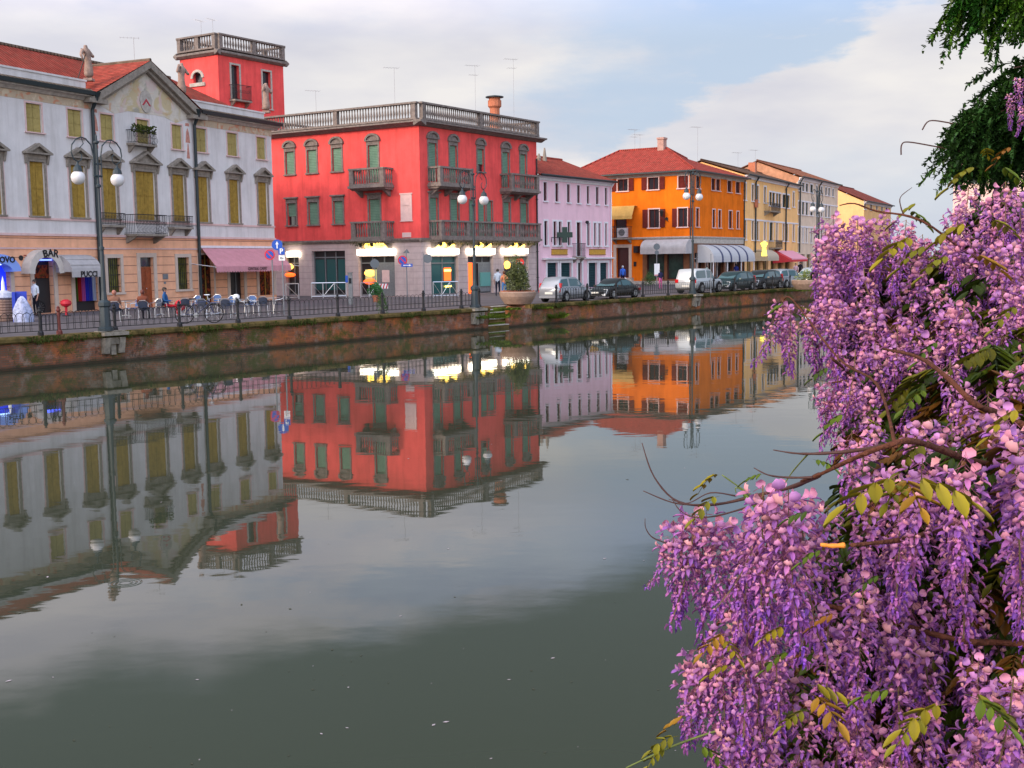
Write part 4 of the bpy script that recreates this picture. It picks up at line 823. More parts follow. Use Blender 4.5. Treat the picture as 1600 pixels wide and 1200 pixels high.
# ------------------------------------------------------------------ row of houses along the street
def gable(root,fr,u0,u1,depth,ze,rise,m,ov=.45,hipL=False,hipR=False,tile='rooft',z2=None):
    """roof whose ridge runs with the front; hips where asked"""
    mb=MB(); P=fr.P; h=depth/2; a=u0+(h if hipL else 0); b=u1-(h if hipR else 0); o=ov; th=.1
    up=[P(u0-o*.4,o,ze),P(u1+o*.4,o,ze),P(b,-h,ze+rise),P(a,-h,ze+rise),P(u1+o*.4,-depth-o,ze),P(u0-o*.4,-depth-o,ze)]
    if not hipL: up[3]=P(u0-o*.4,-h,ze+rise)
    if not hipR: up[2]=P(u1+o*.4,-h,ze+rise)
    d=Vector((0,0,-th)); pts=up+[p+d for p in up]
    fs=[(0,1,2,3),(4,5,3,2),(0,3,5) ,(1,4,2),(7,6,9,8),(11,10,8,9),(0,6,7,1),(5,4,10,11)]
    if not hipL: fs.remove((0,3,5)); fs+=[(0,3,9,6),(3,5,11,9)]
    if not hipR: fs.remove((1,4,2)); fs+=[(1,7,8,2),(2,8,10,4)]
    mb.add(pts,fs); r=build('roof',mb,m,root)
    mb=MB(); mb.tube([up[3]+Vector((0,0,.03)),up[2]+Vector((0,0,.03))],.11,6)
    for cond,i,js in ((hipL,3,(0,5)),(hipR,2,(1,4))):
        if cond:
            for j in js: mb.tube([up[i],up[j]+Vector((0,0,.03))],.09,6)
    build('ridge_tiles',mb,m,r)
    mb=MB(); mb.tube([P(u0-o*.4,o+.07,ze-.06),P(u1+o*.4,o+.07,ze-.06)],.09,7); build('gutter',mb,M['gut'],r)
    return r
def gablewall(mb,fr,u,depth,ze,rise): h=depth/2; P=fr.P; mb.quad(P(u,0,ze),P(u,-h,ze+rise-.1),P(u,-depth,ze))
def eaves(root,fr,u0,u1,ze,m='white',p=.35):
    mb=MB(); mb.prismu(fr,[(.002,ze-.42),(.08,ze-.42),(.14,ze-.24),(p,ze-.16),(p,ze-.102),(.002,ze-.102)],u0,u1); return build('eaves_cornice',mb,M[m],root)
# PINK
PK=Fa(RR.B,gp(955,100)); pk=thing('pink_house','narrow lilac pink house with tall slit windows and green pharmacy cross','building',(PK.A.x,PK.A.y,Q)); ze=10.05
U=[(849.3,854.6),(867.6,872.6),(885.8,890.6),(901.6,906.2),(916.8,920.8),(931,935.4),(945,948.8)]
Lw=[(850.2,855.4),(864.6,869.4),(872.8,877.4),(886.8,891.2),(900.9,907.2),(917.2,921.4),(927.8,931.4),(934.8,938.4),(945.2,948.6)]
za,zb=8.04,PK.z(850,284.5); zc,zd2=4.6,PK.z(851,345.3); zg=PK.z(900,405)
G3=[(854.6,871),(876,892.5),(902.4,908.8),(919,932.5),(937,949.5)]
Hh=[(PK.u(a,300),PK.u(b,300),za,zb) for a,b in U]+[(PK.u(a,362),PK.u(b,362),zc if i!=4 else zg+.25,zd2) for i,(a,b) in enumerate(Lw)]
Hg=[(PK.u(a,425),PK.u(b,425),Q+.03,PK.z((a+b)/2,410.5)) for a,b in G3]
mb=MB(); mb.wall(PK,0,PK.L,zg,ze-.1,Hh); mb.wall(PK,0,PK.L,Q,zg-.001,Hg,.3)
b0,b1=PK.P(PK.L,-10,0),PK.P(0,-10,0); shellwalls(mb,[PK.B,b1*0+b0,b1],Q,ze-.1); gablewall(mb,PK,PK.L,10,ze-.1,2.1)
build('wall',mb,M['pink'],pk); gable(pk,PK,.05,PK.L,10,ze,2.1,M['roofr'],hipL=False); eaves(pk,PK,.1,PK.L+.1,ze)
for a,b,c,d in Hh[:7]: window(pk,PK,a,b,c,d,M['white'],M['brsh'],leaf='double',t=.05,p=.02,dep=.2,sill=.1)
for i,(a,b,c,d) in enumerate(Hh[7:]): window(pk,PK,a,b,c,d,M['white'],M['brsh'] if i in(2,4,1) else M['iron'],leaf='double' if i in (4,1) else 'narrow',t=.14,p=.03,dep=.2,sill=.12)
mb=MB(); mb.prismu(PK,[(.002,zg-.02),(.35,zg+.0),(.38,zg+.10),(.002,zg+.14)],.6,PK.u(901,402)); mb.prismu(PK,[(.002,zg-.02),(.35,zg+.0),(.38,zg+.10),(.002,zg+.14)],PK.u(912,402),PK.L+.1); build('shop_cornice',mb,M['white'],pk)
M['tealsh']=lined('dark teal roller shutter',(.02,.055,.065),(.01,.025,.03),2,.14,.3,.2,stain=.15)
for i,(a,b,c,d) in enumerate(Hg):
    f=build('shop_frame',frame_mb(PK,a,b,c,d,.2,.06,0),M['white'],pk); mb=MB(); mb.box(PK,a+.01,b-.01,-.2,-.15,c,d-.01); build('roller_shutter',mb,M['tealsh'] if i!=2 else M['dgs'],f)
b=balcony(pk,PK,PK.u(900.5,395,.4),PK.u(914,395,.4),zg+.2,zg+1.25,.5,None,kind='iron2')
M['gold']=mat('dull gold signboard',(.50,.27,.03),.5,.25,9)
for i,(a,b) in enumerate(((861.5,885.5),(920.5,945))):
    x0,x1=PK.u(a,393),PK.u(b,393); z1,z0=PK.z((a+b)/2,390),PK.z((a+b)/2,397.5); mb=MB(); mb.box(PK,x0,x1,.003,.08,z0,z1); s=build('gold_signboard',mb,M['gold'],pk)
    mb=MB(); mb.box(PK,x0-.03,x1+.03,.004,.11,z0-.05,z0-.001); mb.box(PK,x0-.03,x1+.03,.004,.11,z1+.001,z1+.05)
    mb.tube([PK.P((x0+x1)/2,.11,z1+.1),PK.P((x0+x1)/2,.3,z1+.3)],.02,4); build('sign_trim',mb,mat('bronze trim',(.25,.10,.03),.5),s)
t=thing('pharmacy_cross','dark unlit green pharmacy cross on a bracket at the pink house','sign',PK.P(PK.u(866,372),0,PK.z(866,372)))
cxu,czz=PK.uz(882.5,367,.6); mb=MB(); r,a_=.62,.24; k=.21*1.0
fr2=Fa(PK.P(cxu,.6,0)[:2],(Vector(PK.P(cxu,.6,0)[:2])+Vector((.95,-.1))))
mb.prism(fr2,[(-k,-r+czz),(k,-r+czz),(k,-k+czz),(r,-k+czz),(r,k+czz),(k,k+czz),(k,r+czz),(-k,r+czz),(-k,k+czz),(-r,k+czz),(-r,-k+czz),(-k,-k+czz)],-.1,.1); build('cross',mb,mat('dark green enamel',(.004,.035,.028),.4),t)
mb=MB(); mb.tube([PK.P(PK.u(861,378),.05,PK.z(861,378)),PK.P(PK.u(861,371),.05,PK.z(861,371)),PK.P(cxu-.3,.6,czz-.2)],.03,5); build('bracket',mb,M['iron'],t)
for px,py0,py1 in ((851,252,231),(842,248,240)):
    uu=PK.u(px,py0,-4); mb=MB(); b=PK.P(uu,-4,0); z0,z1=PK.z(px,py0+4,-4),PK.z(px,py1,-4); mb.lathe((b.x,b.y,0),[(.22,z0-.4),(.16,z0+.1),(.2,z0+.25),(.06,z1)],8); build('roof_finial',mb,M['stone'],pk)
downpipe(pk,PK,PK.L-.12,Q,ze-.1,m='white',bend=.3)
mb=MB(); mb.lathe(PK.P(PK.u(912.5,347),.3,0),[(.06,PK.z(912,350)),(.16,PK.z(912,348)),(.12,PK.z(912,345))],8); build('wall_lamp',mb,M['iron'],pk)
# ORANGE
OL=Fa(gp(893,112),gp(1080,105)); OR=Fa(OL.B,gp(1161.5,116.7)); zo=11.32; bd=5.32
og=thing('orange_corner_building','orange corner building with hipped red roof and white striped awnings','building',(OL.B.x,OL.B.y,Q))
Oz=(9.75,OL.z(972,280)); Ol=(6.28,OL.z(1022,327))
HU=[(OL.u(a,290),OL.u(b,290),*Oz) for a,b in ((965,981),(1012.6,1029),(1060,1075.5))]+[(OL.u(a,342),OL.u(b,342),*Ol) for a,b in ((1014,1030),(1059.5,1074))]+[(OL.u(961,360),OL.u(978,360),bd+.1,OL.z(970,343)+.6)]
doorO=(OL.u(963.3,410),OL.u(982.8,410),Q+.62,OL.z(973,387)); HG=[doorO]+[(OL.u(a,415),OL.u(b,415),Q+.45,OL.z(1040,396)) for a,b in ((1010.5,1038),(1042,1068))]
HU2=[(OR.u(a,290),OR.u(b,290),*Oz) for a,b in ((1087.5,1094),(1111.5,1117.5),(1119,1125),(1136.5,1143),(1149.5,1156))]+[(OR.u(a,342),OR.u(b,342),*Ol) for a,b in ((1087.5,1092),(1113.2,1117.4),(1122.4,1126.4),(1138.8,1143.8),(1151,1154.6))]
HG2=[(.8+i*2.55,2.9+i*2.55,Q+.03,3.9) for i in range(5)]
mb=MB(); mb.wall(OL,0,OL.L,bd,zo-.1,HU); mb.wall(OR,0,OR.L,bd,zo-.1,HU2); mb.wall(OL,0,OL.u(1004,400),Q,bd-.001,[doorO],.3)
bko=OR.B+(OL.A-OL.B); shellwalls(mb,[OR.B,bko,OL.A],Q,zo-.1); build('upper_wall',mb,M['orange'],og)
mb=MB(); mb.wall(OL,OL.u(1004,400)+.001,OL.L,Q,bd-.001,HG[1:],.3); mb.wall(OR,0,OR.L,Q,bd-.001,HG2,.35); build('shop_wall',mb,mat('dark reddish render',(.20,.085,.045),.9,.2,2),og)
mb=MB()
for fr in (OL,OR): mb.prismu(fr,[(.002,bd-.1),(.07,bd-.1),(.14,bd+.02),(.14,bd+.08),(.002,bd+.1)],0 if fr is OL else -.1,fr.L+.1)
mb.box(OR,.3,OR.L,.002,.06,bd-.55,bd-.12); build('string_course',mb,M['stonew'],og)
# hipped roof over the whole block
Wd=OL.L; Ln=OR.L; mb=MB(); o=.55; E4=[OL.P(-o,-0,zo)+OR.P(0,0,0)*0]
n1=Vector((OL.n.x,OL.n.y,0)); n2=Vector((OR.n.x,OR.n.y,0)); z_=Vector((0,0,zo)); V3=lambda p: Vector((p.x,p.y,0))
c1=V3(OL.A)+n1*o-n2*o+z_; c2=V3(OL.B)+n1*o+n2*o+z_; c3=V3(OR.B)-n1*o*.2+n2*o+z_; c4=V3(bko)-n1*o*.2-n2*o+z_
rl=OL.P(OL.u(968,236,-5.5),-5.5,OL.z(968,236,-5.5)); rr_=OL.P(OL.u(1041,231,-5.5),-5.5,OL.z(1041,231,-5.5))
rb2=(c3+c4)/2; rb2.z=rr_.z-.4
d=Vector((0,0,-.1)); top=[c1,c2,c3,c4,rl,rr_,rb2]; mb.add(top+[p+d for p in top[:4]],[(0,1,5,4),(1,2,6,5),(2,3,6),(0,4,3),(4,5,6,3),(0,7,8,1),(1,8,9,2),(7,8,9,10)])
M['roofo']=roofmat('red clay tiles of the hipped roof',(.38,.06,.045),OL.ang()); rf=build('roof',mb,M['roofo'],og)
mb=MB(); [mb.tube([a+Vector((0,0,.03)),b+Vector((0,0,.03))],.1,6) for a,b in ((rl,rr_),(rl,c1),(rr_,c2),(rr_,rb2))]; build('ridge_tiles',mb,M['roofo'],rf)
mb=MB(); mb.tube([c1+Vector((0,0,-.1))+n1*.07,c2+Vector((0,0,-.1))+n1*.07+n2*.07,c3+Vector((0,0,-.1))+n2*.07],.09,7); build('gutter',mb,M['gut'],rf)
eaves(og,OL,0,OL.L,zo,'creamt' if 'creamt' in M else 'stonew',.5); eaves(og,OR,.0,OR.L,zo,'stonew',.5)
uu=OL.u(1034,233,-5.2); mb=MB(); zt=OL.z(1034,215,-5.2); mb.box(OL,uu-.32,uu+.32,-5.6,-4.9,zt-2.2,zt-.18); mb.box(OL,uu-.38,uu+.38,-5.66,-4.84,zt-.18,zt); build('chimney',mb,M['terra2'] if 'terra2' in M else mat('pinkish chimney brick',(.42,.26,.22),.9,.2,5),og)
for i,(a,b,c,d_) in enumerate(HU[:5]):
    window(og,OL,a,b,c,d_,M['pinktrim'],M['rbsh'],leaf='open' if i!=2 else 'double',t=.1,p=.04,sill=.1)
for i,(a,b,c,d_) in enumerate(HU2): window(og,OR,a,b,c,d_,M['pinktrim'],M['brsh'],leaf='double' ,t=.1 if i>4 else .05,p=.03,sill=.08)
a,b,c,d_=HU[5]; f=build('balcony_door',frame_mb(OL,a,b,c,d_,.08,.03,0),M['rbsh'],og); mb=MB(); mb.box(OL,a+.01,b-.01,-.2,-.17,c,d_); build('pane',mb,M['glass'],f)
bal=balcony(og,OL,OL.u(956.5,374,.5),OL.u(984,374,.5),bd+.06,bd+1.1,.8,None,kind='iron2')
mb=MB(); x0=OL.u(964,366,.5); x1=OL.u(979,366,.5); mb.box(OL,x0,x1,.15,.5,bd+.12,bd+1.0); ac=build('air_conditioner',mb,M['white'],og); mb=MB(); c=OL.P(x0+.5,.501,bd+.57); mb.disc(c,OL.P(0,1,0)-OL.P(0,0,0),.32,.02,16); build('fan_grille',mb,M['lgrey'],ac)
mb=MB(); x0,x1=OL.u(953.5,330,.6),OL.u(990.5,330,.6); z1,z0=OL.z(970,322,.2),OL.z(970,342.5,1.1); mb.prismu(OL,[(.01,z1),(.5,z1-.02),(1.0,z0+.3),(1.02,z0),(.99,z0),(.95,z0+.28),(.48,z1-.06),(.01,z1-.06)],x0,x1)
build('balcony_awning',mb,mat('tan balcony awning',(.55,.33,.10),.85,.12,3,stain=.3),og)
a,b,c,d_=doorO; f=build('door_frame',frame_mb(OL,a,b,c,d_,.3,.06,0),M['framel'],og); mb=MB(); mb.box(OL,a+.01,b-.01,-.25,-.2,c,d_); build('door',mb,mat('near-black red door',(.05,.01,.01),.4),og)
mb=MB(); mb.box(OL,a-.9,b+.9,.002,.9,Q,Q+.3); mb.box(OL,a-.5,b+.5,.002,.5,Q+.301,Q+.60); mb.box(OL,b+.91,OL.L,.002,.7,Q,Q+.3); build('door_steps',mb,M['stonew'],og)
mb=MB(); mb.box(OL,OL.u(993.5,390),OL.u(1000,390),.01,.5,OL.z(996,395),OL.z(996,384.5)); build('dark_wall_box',mb,M['iron'],og)
mb=MB(); mb.box(OL,OL.u(990.5,413),OL.u(994.5,413),.003,.06,OL.z(992,416),OL.z(992,409)); build('wall_plaque',mb,M['iron'],og)
for g in HG[1:]:
    mb=MB(); mb.box(OL,g[0]+.01,g[1]-.01,-.25,-.2,g[2],g[3]); o_=build('shop_window',mb,mat('dim green shop glass',(.02,.05,.04),.12,.5,1.5),og)
    mb=MB(); mb.box(OL,g[0]+.01,g[0]+.1,-.2,-.14,g[2],g[3]); mb.box(OL,g[1]-.1,g[1]-.01,-.2,-.14,g[2],g[3]); mb.box(OL,g[0]+.1,g[1]-.1,-.2,-.14,g[2],g[2]+.1); build('shop_frame',mb,M['brsh'],o_)
for g in HG2:
    mb=MB(); mb.box(OR,g[0]+.01,g[1]-.01,-.3,-.25,g[2],g[3]); o_=build('shop_window',mb,M['glass'],og); mb=MB(); mb.box(OR,(g[0]+g[1])/2-.04,(g[0]+g[1])/2+.04,-.25,-.18,g[2],g[3]); mb.box(OR,g[0]+.01,g[1]-.01,-.25,-.18,g[3]-.55,g[3]-.48); build('shop_frame',mb,M['white'],o_)
def barrel(root,fr,u0,u1,zt,zb,dep,m,stripes=0,ms=None,val=.28,nm='awning'):
    row=[(dep*math.sin(math.pi/2*k/8),zb+(zt-zb)*math.cos(math.pi/2*k/8)) for k in range(9)]
    mb=MB(); pr=[(.01,zt)]+row[1:]+[(dep,zb-val),(dep-.03,zb-val)]+[(x*.97,z-.05) for x,z in row[:0:-1]]+[(.01,zt-.05)]
    mb.prismu(fr,pr,u0,u1); mb.prismu(fr,[(.012,zb-val)]+[(.012,zt-.01)]+[(x*.99,z-.005) for x,z in row[1:]]+[(dep*.99,zb-val)],u0-.03,u0-.001); mb.prismu(fr,[(.012,zb-val)]+[(.012,zt-.01)]+[(x*.99,z-.005) for x,z in row[1:]]+[(dep*.99,zb-val)],u1+.001,u1+.03); a=build(nm,mb,m,root)
    for k in range(1,stripes+1):
        uu=u0+(u1-u0)*k/(stripes+1); mb=MB(); pr=[(x*1.006+.006,z+.008) for x,z in row]+[(dep+.014,zb-val)]+[(dep-.01,zb-val)]+[(x*.99,z-.02) for x,z in row[::-1]]; mb.prismu(fr,pr,uu-.2,uu+.2); build('awning_rib',mb,ms,a)
    return a
zA=OL.z(1035,374); barrel(og,OL,OL.u(1003,385,1.0),OL.u(1073,385,1.0),zA,OL.z(1035,388,1.3),1.3,M['awgrey'],val=.5)
zt=OR.z(1120,382.5,.1); ra0,ra1=OR.u(1090,390),OR.u(1180,405,1.6); M['awblue']=mat('grey blue canvas stripe',(.07,.08,.15),.8)
barrel(og,OR,ra0,ra1,zt,OR.z(1140,404,1.6),1.6,mat('cool white awning canvas',(.46,.47,.50),.8,.05,3),4,M['awblue'],val=.32)
for uu in (ra0+.1,(ra0*2+ra1)/3,(ra0+ra1*2)/3,ra1-.1): mb=MB(); mb.tube([OR.P(uu,1.5,Q),OR.P(uu,1.5,OR.z(1140,408,1.6))],.05,6); build('awning_pole',mb,M['white'],og)
downpipe(og,OL,OL.L-.05,Q,zo-.1,m='gut',bend=.1,w=.1); downpipe(og,OR,OR.L-.1,Q,zo-.1,m='gut',bend=.1)
# lantern on the wall
t=thing('wall_lantern','small black lantern on a scroll bracket on orange wall','lantern',OL.P(OL.u(1040,340),0,OL.z(1040,340)))
b=OL.P(OL.u(1038,335),.55,0); z0=OL.z(1038,334); mb=MB(); mb.lathe((b.x,b.y,0),[(.09,z0-.25),(.2,z0+.15),(.24,z0+.2),(.03,z0+.42)],6); build('lantern',mb,M['iron'],t)
c=OL.P(OL.u(1042,342),.02,OL.z(1042,342)); mb=MB(); mb.tube([c,c+Vector((.1,-.2,-.25)),c+Vector((-.1,-.45,-.1)),Vector((b.x,b.y,z0-.25))],.03,5); mb.disc(c,OL.P(0,1,0)-OL.P(0,0,0),.16,.04,8); build('bracket',mb,M['iron'],t)
for px,py,pt,k in ((992,233,202,1),(1000,233,210,0),(1090,245,198,0)):
    uu=OL.u(px,py,-5.5); zt=OL.z(px,pt,-5.5); zb=OL.z(px,py,-5.5)-.6; antenna(og,OL.P(uu,-5.5,zb),zt-zb,k,.5)
# CREAM
def house(nm,label,fr,ze,depth,rise,wallm,roofm,rows,split=None,hipL=False,hipR=False,shz=None,trim='white',sh='dgs',shutt='double'):
    r=thing(nm,label,'building',(fr.A.x,fr.A.y,Q)); H=[]; W=[]
    for (lst,pyt,pyb,refpx) in rows:
        z1,z0=fr.z(refpx,pyt),fr.z(refpx,pyb)
        for a,b,*ex in lst:
            zz=ex[0] if ex else z0; h=(fr.u(a,(pyt+pyb)/2),fr.u(b,(pyt+pyb)/2),zz,z1); H.append(h)
    g=[(1.0+i*3.1,3.1+i*3.1,Q+.03,3.7) for i in range(int((fr.L-2)/3.1))]
    mb=MB(); mb.wall(fr,0,fr.L,split or Q,ze-.1,H); 
    b0,b1=fr.P(fr.L,-depth,0),fr.P(0,-depth,0); build('upper_wall',mb,wallm[0],r); mb=MB(); shellwalls(mb,[fr.B,b0,b1,fr.A],Q,ze-.1); gablewall(mb,fr,0,depth,ze-.1,rise); gablewall(mb,fr,fr.L,depth,ze-.1,rise); build('gable_wall',mb,wallm[2] if len(wallm)>2 else wallm[0],r)
    if split: mb=MB(); mb.wall(fr,0,fr.L,Q,split-.001,g,.3); build('ground_floor_wall',mb,wallm[1],r)
    gable(r,fr,.0,fr.L,depth,ze,rise,roofm,hipL=hipL,hipR=hipR); eaves(r,fr,.02,fr.L-.02,ze)
    for a,b,c,d_ in H: window(r,fr,a,b,c,d_,M[trim],M[sh],leaf=shutt,t=.16,p=.03,sill=.1)
    if split:
        for q in g: mb=MB(); mb.box(fr,q[0]+.01,q[1]-.01,-.26,-.22,q[2],q[3]); o_=build('shop_window',mb,M['glass'],r); mb=MB(); mb.box(fr,(q[0]+q[1])/2-.05,(q[0]+q[1])/2+.05,-.22,-.16,q[2],q[3]); mb.box(fr,q[0]+.01,q[1]-.01,-.22,-.16,q[3]-.5,q[3]-.42); build('shop_frame',mb,M['yelw'],o_)
    return r
CR=Fa(gp(1162.3,116.9),gp(1246,136.9)); WH=Fa(gp(1246.4,137),gp(1307,154.4)); YH=Fa(gp(1348,170),gp(1390,188)); YL=Fa(gp(1305,176),gp(1348,170))
zs=CR.z(1164,390)
cr=house('peach_house','long peach house with dark shutters and low brown roof right of orange building',CR,11.75,9,1.6,(M['cream'],M['creamup']),roofmat('brown weathered tiles',(.17,.09,.06),CR.ang()),
 [([(1162.9,1165.8),(1174.6,1177.6),(1182.3,1185.2),(1193.8,1196.8),(1238.8,1241.2)],286.5,312.5,1165),([(1163.3,1166),(1174.6,1177.6),(1182,1185.2),(1193.8,1196.6),(1202.5,1207.5),(1212.6,1215),(1222.8,1225.4),(1228.4,1231.2),(1238.8,1241.2)],344,374.5,1165),([(1202,1206),(1206.8,1210.8),(1212.6,1216),(1216.8,1220.2),(1222.8,1227.5),(1228.3,1233.6)],293.5,316,1165)],split=3.75)
mb=MB(); mb.box(CR,0,CR.L,.002,.05,CR.z(1165,338),CR.z(1165,341.5)) if 0 else mb.box(CR,0.02,CR.L-.02,.002,.05,7.2,7.35); mb.box(CR,0,CR.L,.002,.06,3.76,3.95); build('string_course',mb,M['white'],cr)
balcony(cr,CR,CR.u(1201,330,.5),CR.u(1216,330,.5),CR.z(1208,330,.5),CR.z(1208,318,.5),.8,None,kind='iron2'); balcony(cr,CR,CR.u(1208,386,.5),CR.u(1219,386,.5),CR.z(1213,387,.5),CR.z(1213,376,.5),.8,None,kind='iron2')
for px in (1181,1228.5): downpipe(cr,CR,CR.u(px,330,.15),3.9,11.6,w=.15,r=.085,bend=.3)
mb=MB(); uu,zz=CR.uz(1182,318,.2); mb.box(CR,uu-.35,uu+.35,.1,.3,zz-.4,zz+.4); build('wall_box',mb,M['terra'],cr)
for px,pyb,pyt in ((1153,260,238),(1180,262,234)):
    uu=CR.u(px,pyb,-3); zt=CR.z(px,pyt,-3); antenna(cr,CR.P(uu,-3,12.2),zt-12.2,0,.5)
uu=CR.u(1176,258,-4.2); zt=CR.z(1176,254,-4.2); mb=MB(); mb.box(CR,uu-.4,uu+.4,-4.6,-3.8,11.8,zt); build('chimney',mb,M['terra'],cr)
barrel(cr,CR,CR.u(1196,400,1.2),CR.u(1213,400,1.2),CR.z(1200,390),CR.z(1200,403,1.5),1.5,mat('beige awning canvas',(.45,.38,.30),.85),val=.3)
M['awred']=mat('red awning canvas',(.55,.05,.06),.8); wz=1.8; mb=MB()
u0,u1=CR.u(1232,400,wz),CR.u(1262,400,wz); zf=CR.z(1240,404,wz); zt=CR.z(1225,391.5)
nS=2
for k in range(6):
    a,b=u0+(u1-u0)*k/6,u0+(u1-u0)*(k+1)/6; mb.k=0 if k in(0,) else 1; P=CR.P; mb.add([P(a,.1,zt),P(b,.1,zt),P(b,wz,zf),P(a,wz,zf),P(a,.1,zt-.03),P(b,.1,zt-.03),P(b,wz,zf-.35),P(a,wz,zf-.35)],[(0,1,2,3),(3,2,6,7)])
mb.k=0; mb.add([P(u0,.1,zt),P(u0,wz,zf),P(u0,wz,zf-.35),P(u0,.1,zf-.5)],[(0,1,2,3)]); mb.add([P(u0,wz+.01,zf-.12),P(u1,wz+.01,zf-.12),P(u1,wz+.01,zf-.35),P(u0,wz+.01,zf-.35)],[(0,1,2,3)])
build('red_and_pink_awning',mb,[M['awred'],mat('pink awning canvas',(.72,.33,.42),.8)],cr,recalc=False)
t=thing('lit_shop_sign','glowing yellow shop sign standing out over peach house shopfront','sign',CR.P(CR.u(1193,395,1.5),1.5,3)); uu,zz=CR.uz(1193,385,1.5); z0=CR.z(1193,400,1.5)
mb=MB(); ff=Fa(CR.P(uu,1.5,0)[:2],Vector(CR.P(uu,1.5,0)[:2])+Vector((1,0))); mb.prism(ff,[(-.18,z0),(.35,z0),(.22,zz-.1),(.42,zz+.3),(.1,zz+.55),(-.3,zz+.3),(-.1,zz-.1)],-.08,.08); build('lit_panel',mb,emi('glowing yellow panel',(1,.75,.08),2.2),t); mb=MB(); p=CR.P(uu,0,z0+.5); mb.tube([p,CR.P(uu,1.5,z0+.5)],.03,5); build('bracket',mb,M['iron'],t)
wh=house('grey_house','tall pale grey house with small windows beyond the peach house',WH,12.8,10,2.1,(M['grey'],M['grey'],mat('bare orange brown render',(.50,.25,.15),.95,.3,1.5,stain=.4)),roofmat('orange brown tiles',(.36,.13,.07),WH.ang()),
 [([(1247.2,1249.2),(1253.4,1256.6),(1259,1262.5),(1266,1270),(1275,1277.2),(1282.4,1285),(1289.4,1292),(1294.2,1296.8),(1300.6,1302.8)],286,299,1256),([(1246.9,1249.2),(1253,1256.6),(1259,1262.5),(1266,1270),(1275,1277.6),(1282.4,1285),(1289.4,1292),(1294.2,1296.8)],316,335.5,1256),([(1246.9,1248.2),(1253.4,1255),(1259,1261),(1266.5,1268.5),(1275,1277.2),(1282.4,1285)],356,379,1256)],split=3.7)
mb=MB(); [mb.box(WH,0.02,WH.L-.02,.002,.05,z,z+.16) for z in (6.9,9.9)]; build('string_course',mb,M['white'],wh)
for px in (1245.2,1280): downpipe(wh,WH,max(.15,WH.u(px,330,.15)),3.9,12.6,w=.15,r=.085,bend=.3)
# its gable wall over the peach roof is bare orange-grey render
yh=house('yellow_house','far yellow house with plain gable end and red roof above the wisteria','_' and YH,11.4,12,2.9,(M['yhouse'],M['yhouse']),roofmat('dark red tiles',(.27,.06,.045),YH.ang()),
 [([(1350.2,1353),(1359.8,1362.6),(1369,1371.4),(1377,1379.4),(1384,1386.4)],314,327,1352)],split=3.6)

t=thing('pale_pink_block','pale pink block with flat top seen between cedar and wisteria','building',(60,150,Q)); _a=gp(1486,150); fb=Fa(_a,_a+Vector((34,-13.5))); z1=fb.z(1500,251)
mb=MB(); hs=[(2+i*3.2,3.2+i*3.2,z1-2.9-j*3.1,z1-1.5-j*3.1) for i in range(4) for j in range(3)]; mb.wall(fb,0,fb.L,Q,z1,hs); shellwalls(mb,[fb.B,fb.P(fb.L,-9,0),fb.P(0,-9,0),fb.A],Q,z1)
LOC[t.name]=Vector((fb.A.x,fb.A.y,Q)); t.location=LOC[t.name]; build('wall',mb,mat('pale pink plaster',(.78,.52,.46),.9,.05,1,stain=.2),t)
mb=MB(); mb.box(fb,-.3,fb.L+.3,-9.3,.3,z1,z1+.25); build('roof_slab',mb,M['terra'],t)
for h in hs: window(t,fb,*h,M['white'],M['dgs'],leaf='double')

# ------------------------------------------------------------------ quay railing
def railing(label,us,us2=None):
    t=thing('quay_railing',label,'railing',QF.P(us[0],-.25,Q+.03)); w_=-.25; z0=Q+.035
    for u in us:
        mb=MB(); c=QF.P(u,w_,0); mb.lathe((c.x,c.y,0),[(.11,z0),(.11,z0+.1),(.06,z0+.16),(.055,z0+.78),(.085,z0+.82),(.085,z0+.86),(.05,z0+.9),(.06,z0+.94),(.01,z0+.99)],8); build('post',mb,M['rust'] if abs(u-2.3)<.3 else M['iron'],t)
    for a,b in zip(us,us[1:]):
        mb=MB(); a+=.08; b-=.08; n=max(4,round((b-a)/.27)); st=(b-a)/n; P=QF.P
        mb.box(QF,a,b,w_-.012,w_+.012,z0+.14,z0+.165); mb.box(QF,a,b,w_-.012,w_+.012,z0+.36,z0+.385)
        for k in range(n):       # tall slim hoops, overlapping
            c=a+st*(k+.5); R=st*.62; pts=[P(c-R,w_,z0+.14)]+[P(c-R*math.cos(q),w_,z0+.62+R*1.1*math.sin(q)) for q in [math.pi*j/6 for j in range(7)]]+[P(c+R,w_,z0+.14)]
            mb.tube([p+Vector((0,0,0)) for p in pts],.011,4,False)
        build('rail_panel',mb,M['iron'],t)
M['rust']=mat('red-brown painted iron',(.12,.02,.015),.5)
railing('black hooped iron railing along the quay in front of the café tables',[-9.6,-6.8,-4.0,-1.2,1.6,2.3,4.5,7.3,10.1,12.8,15.6,18.4,21.2,24.0,25.4])
railing('black hooped iron railing along the quay in front of the parked cars',[32.1+3.05*k for k in range(11)])
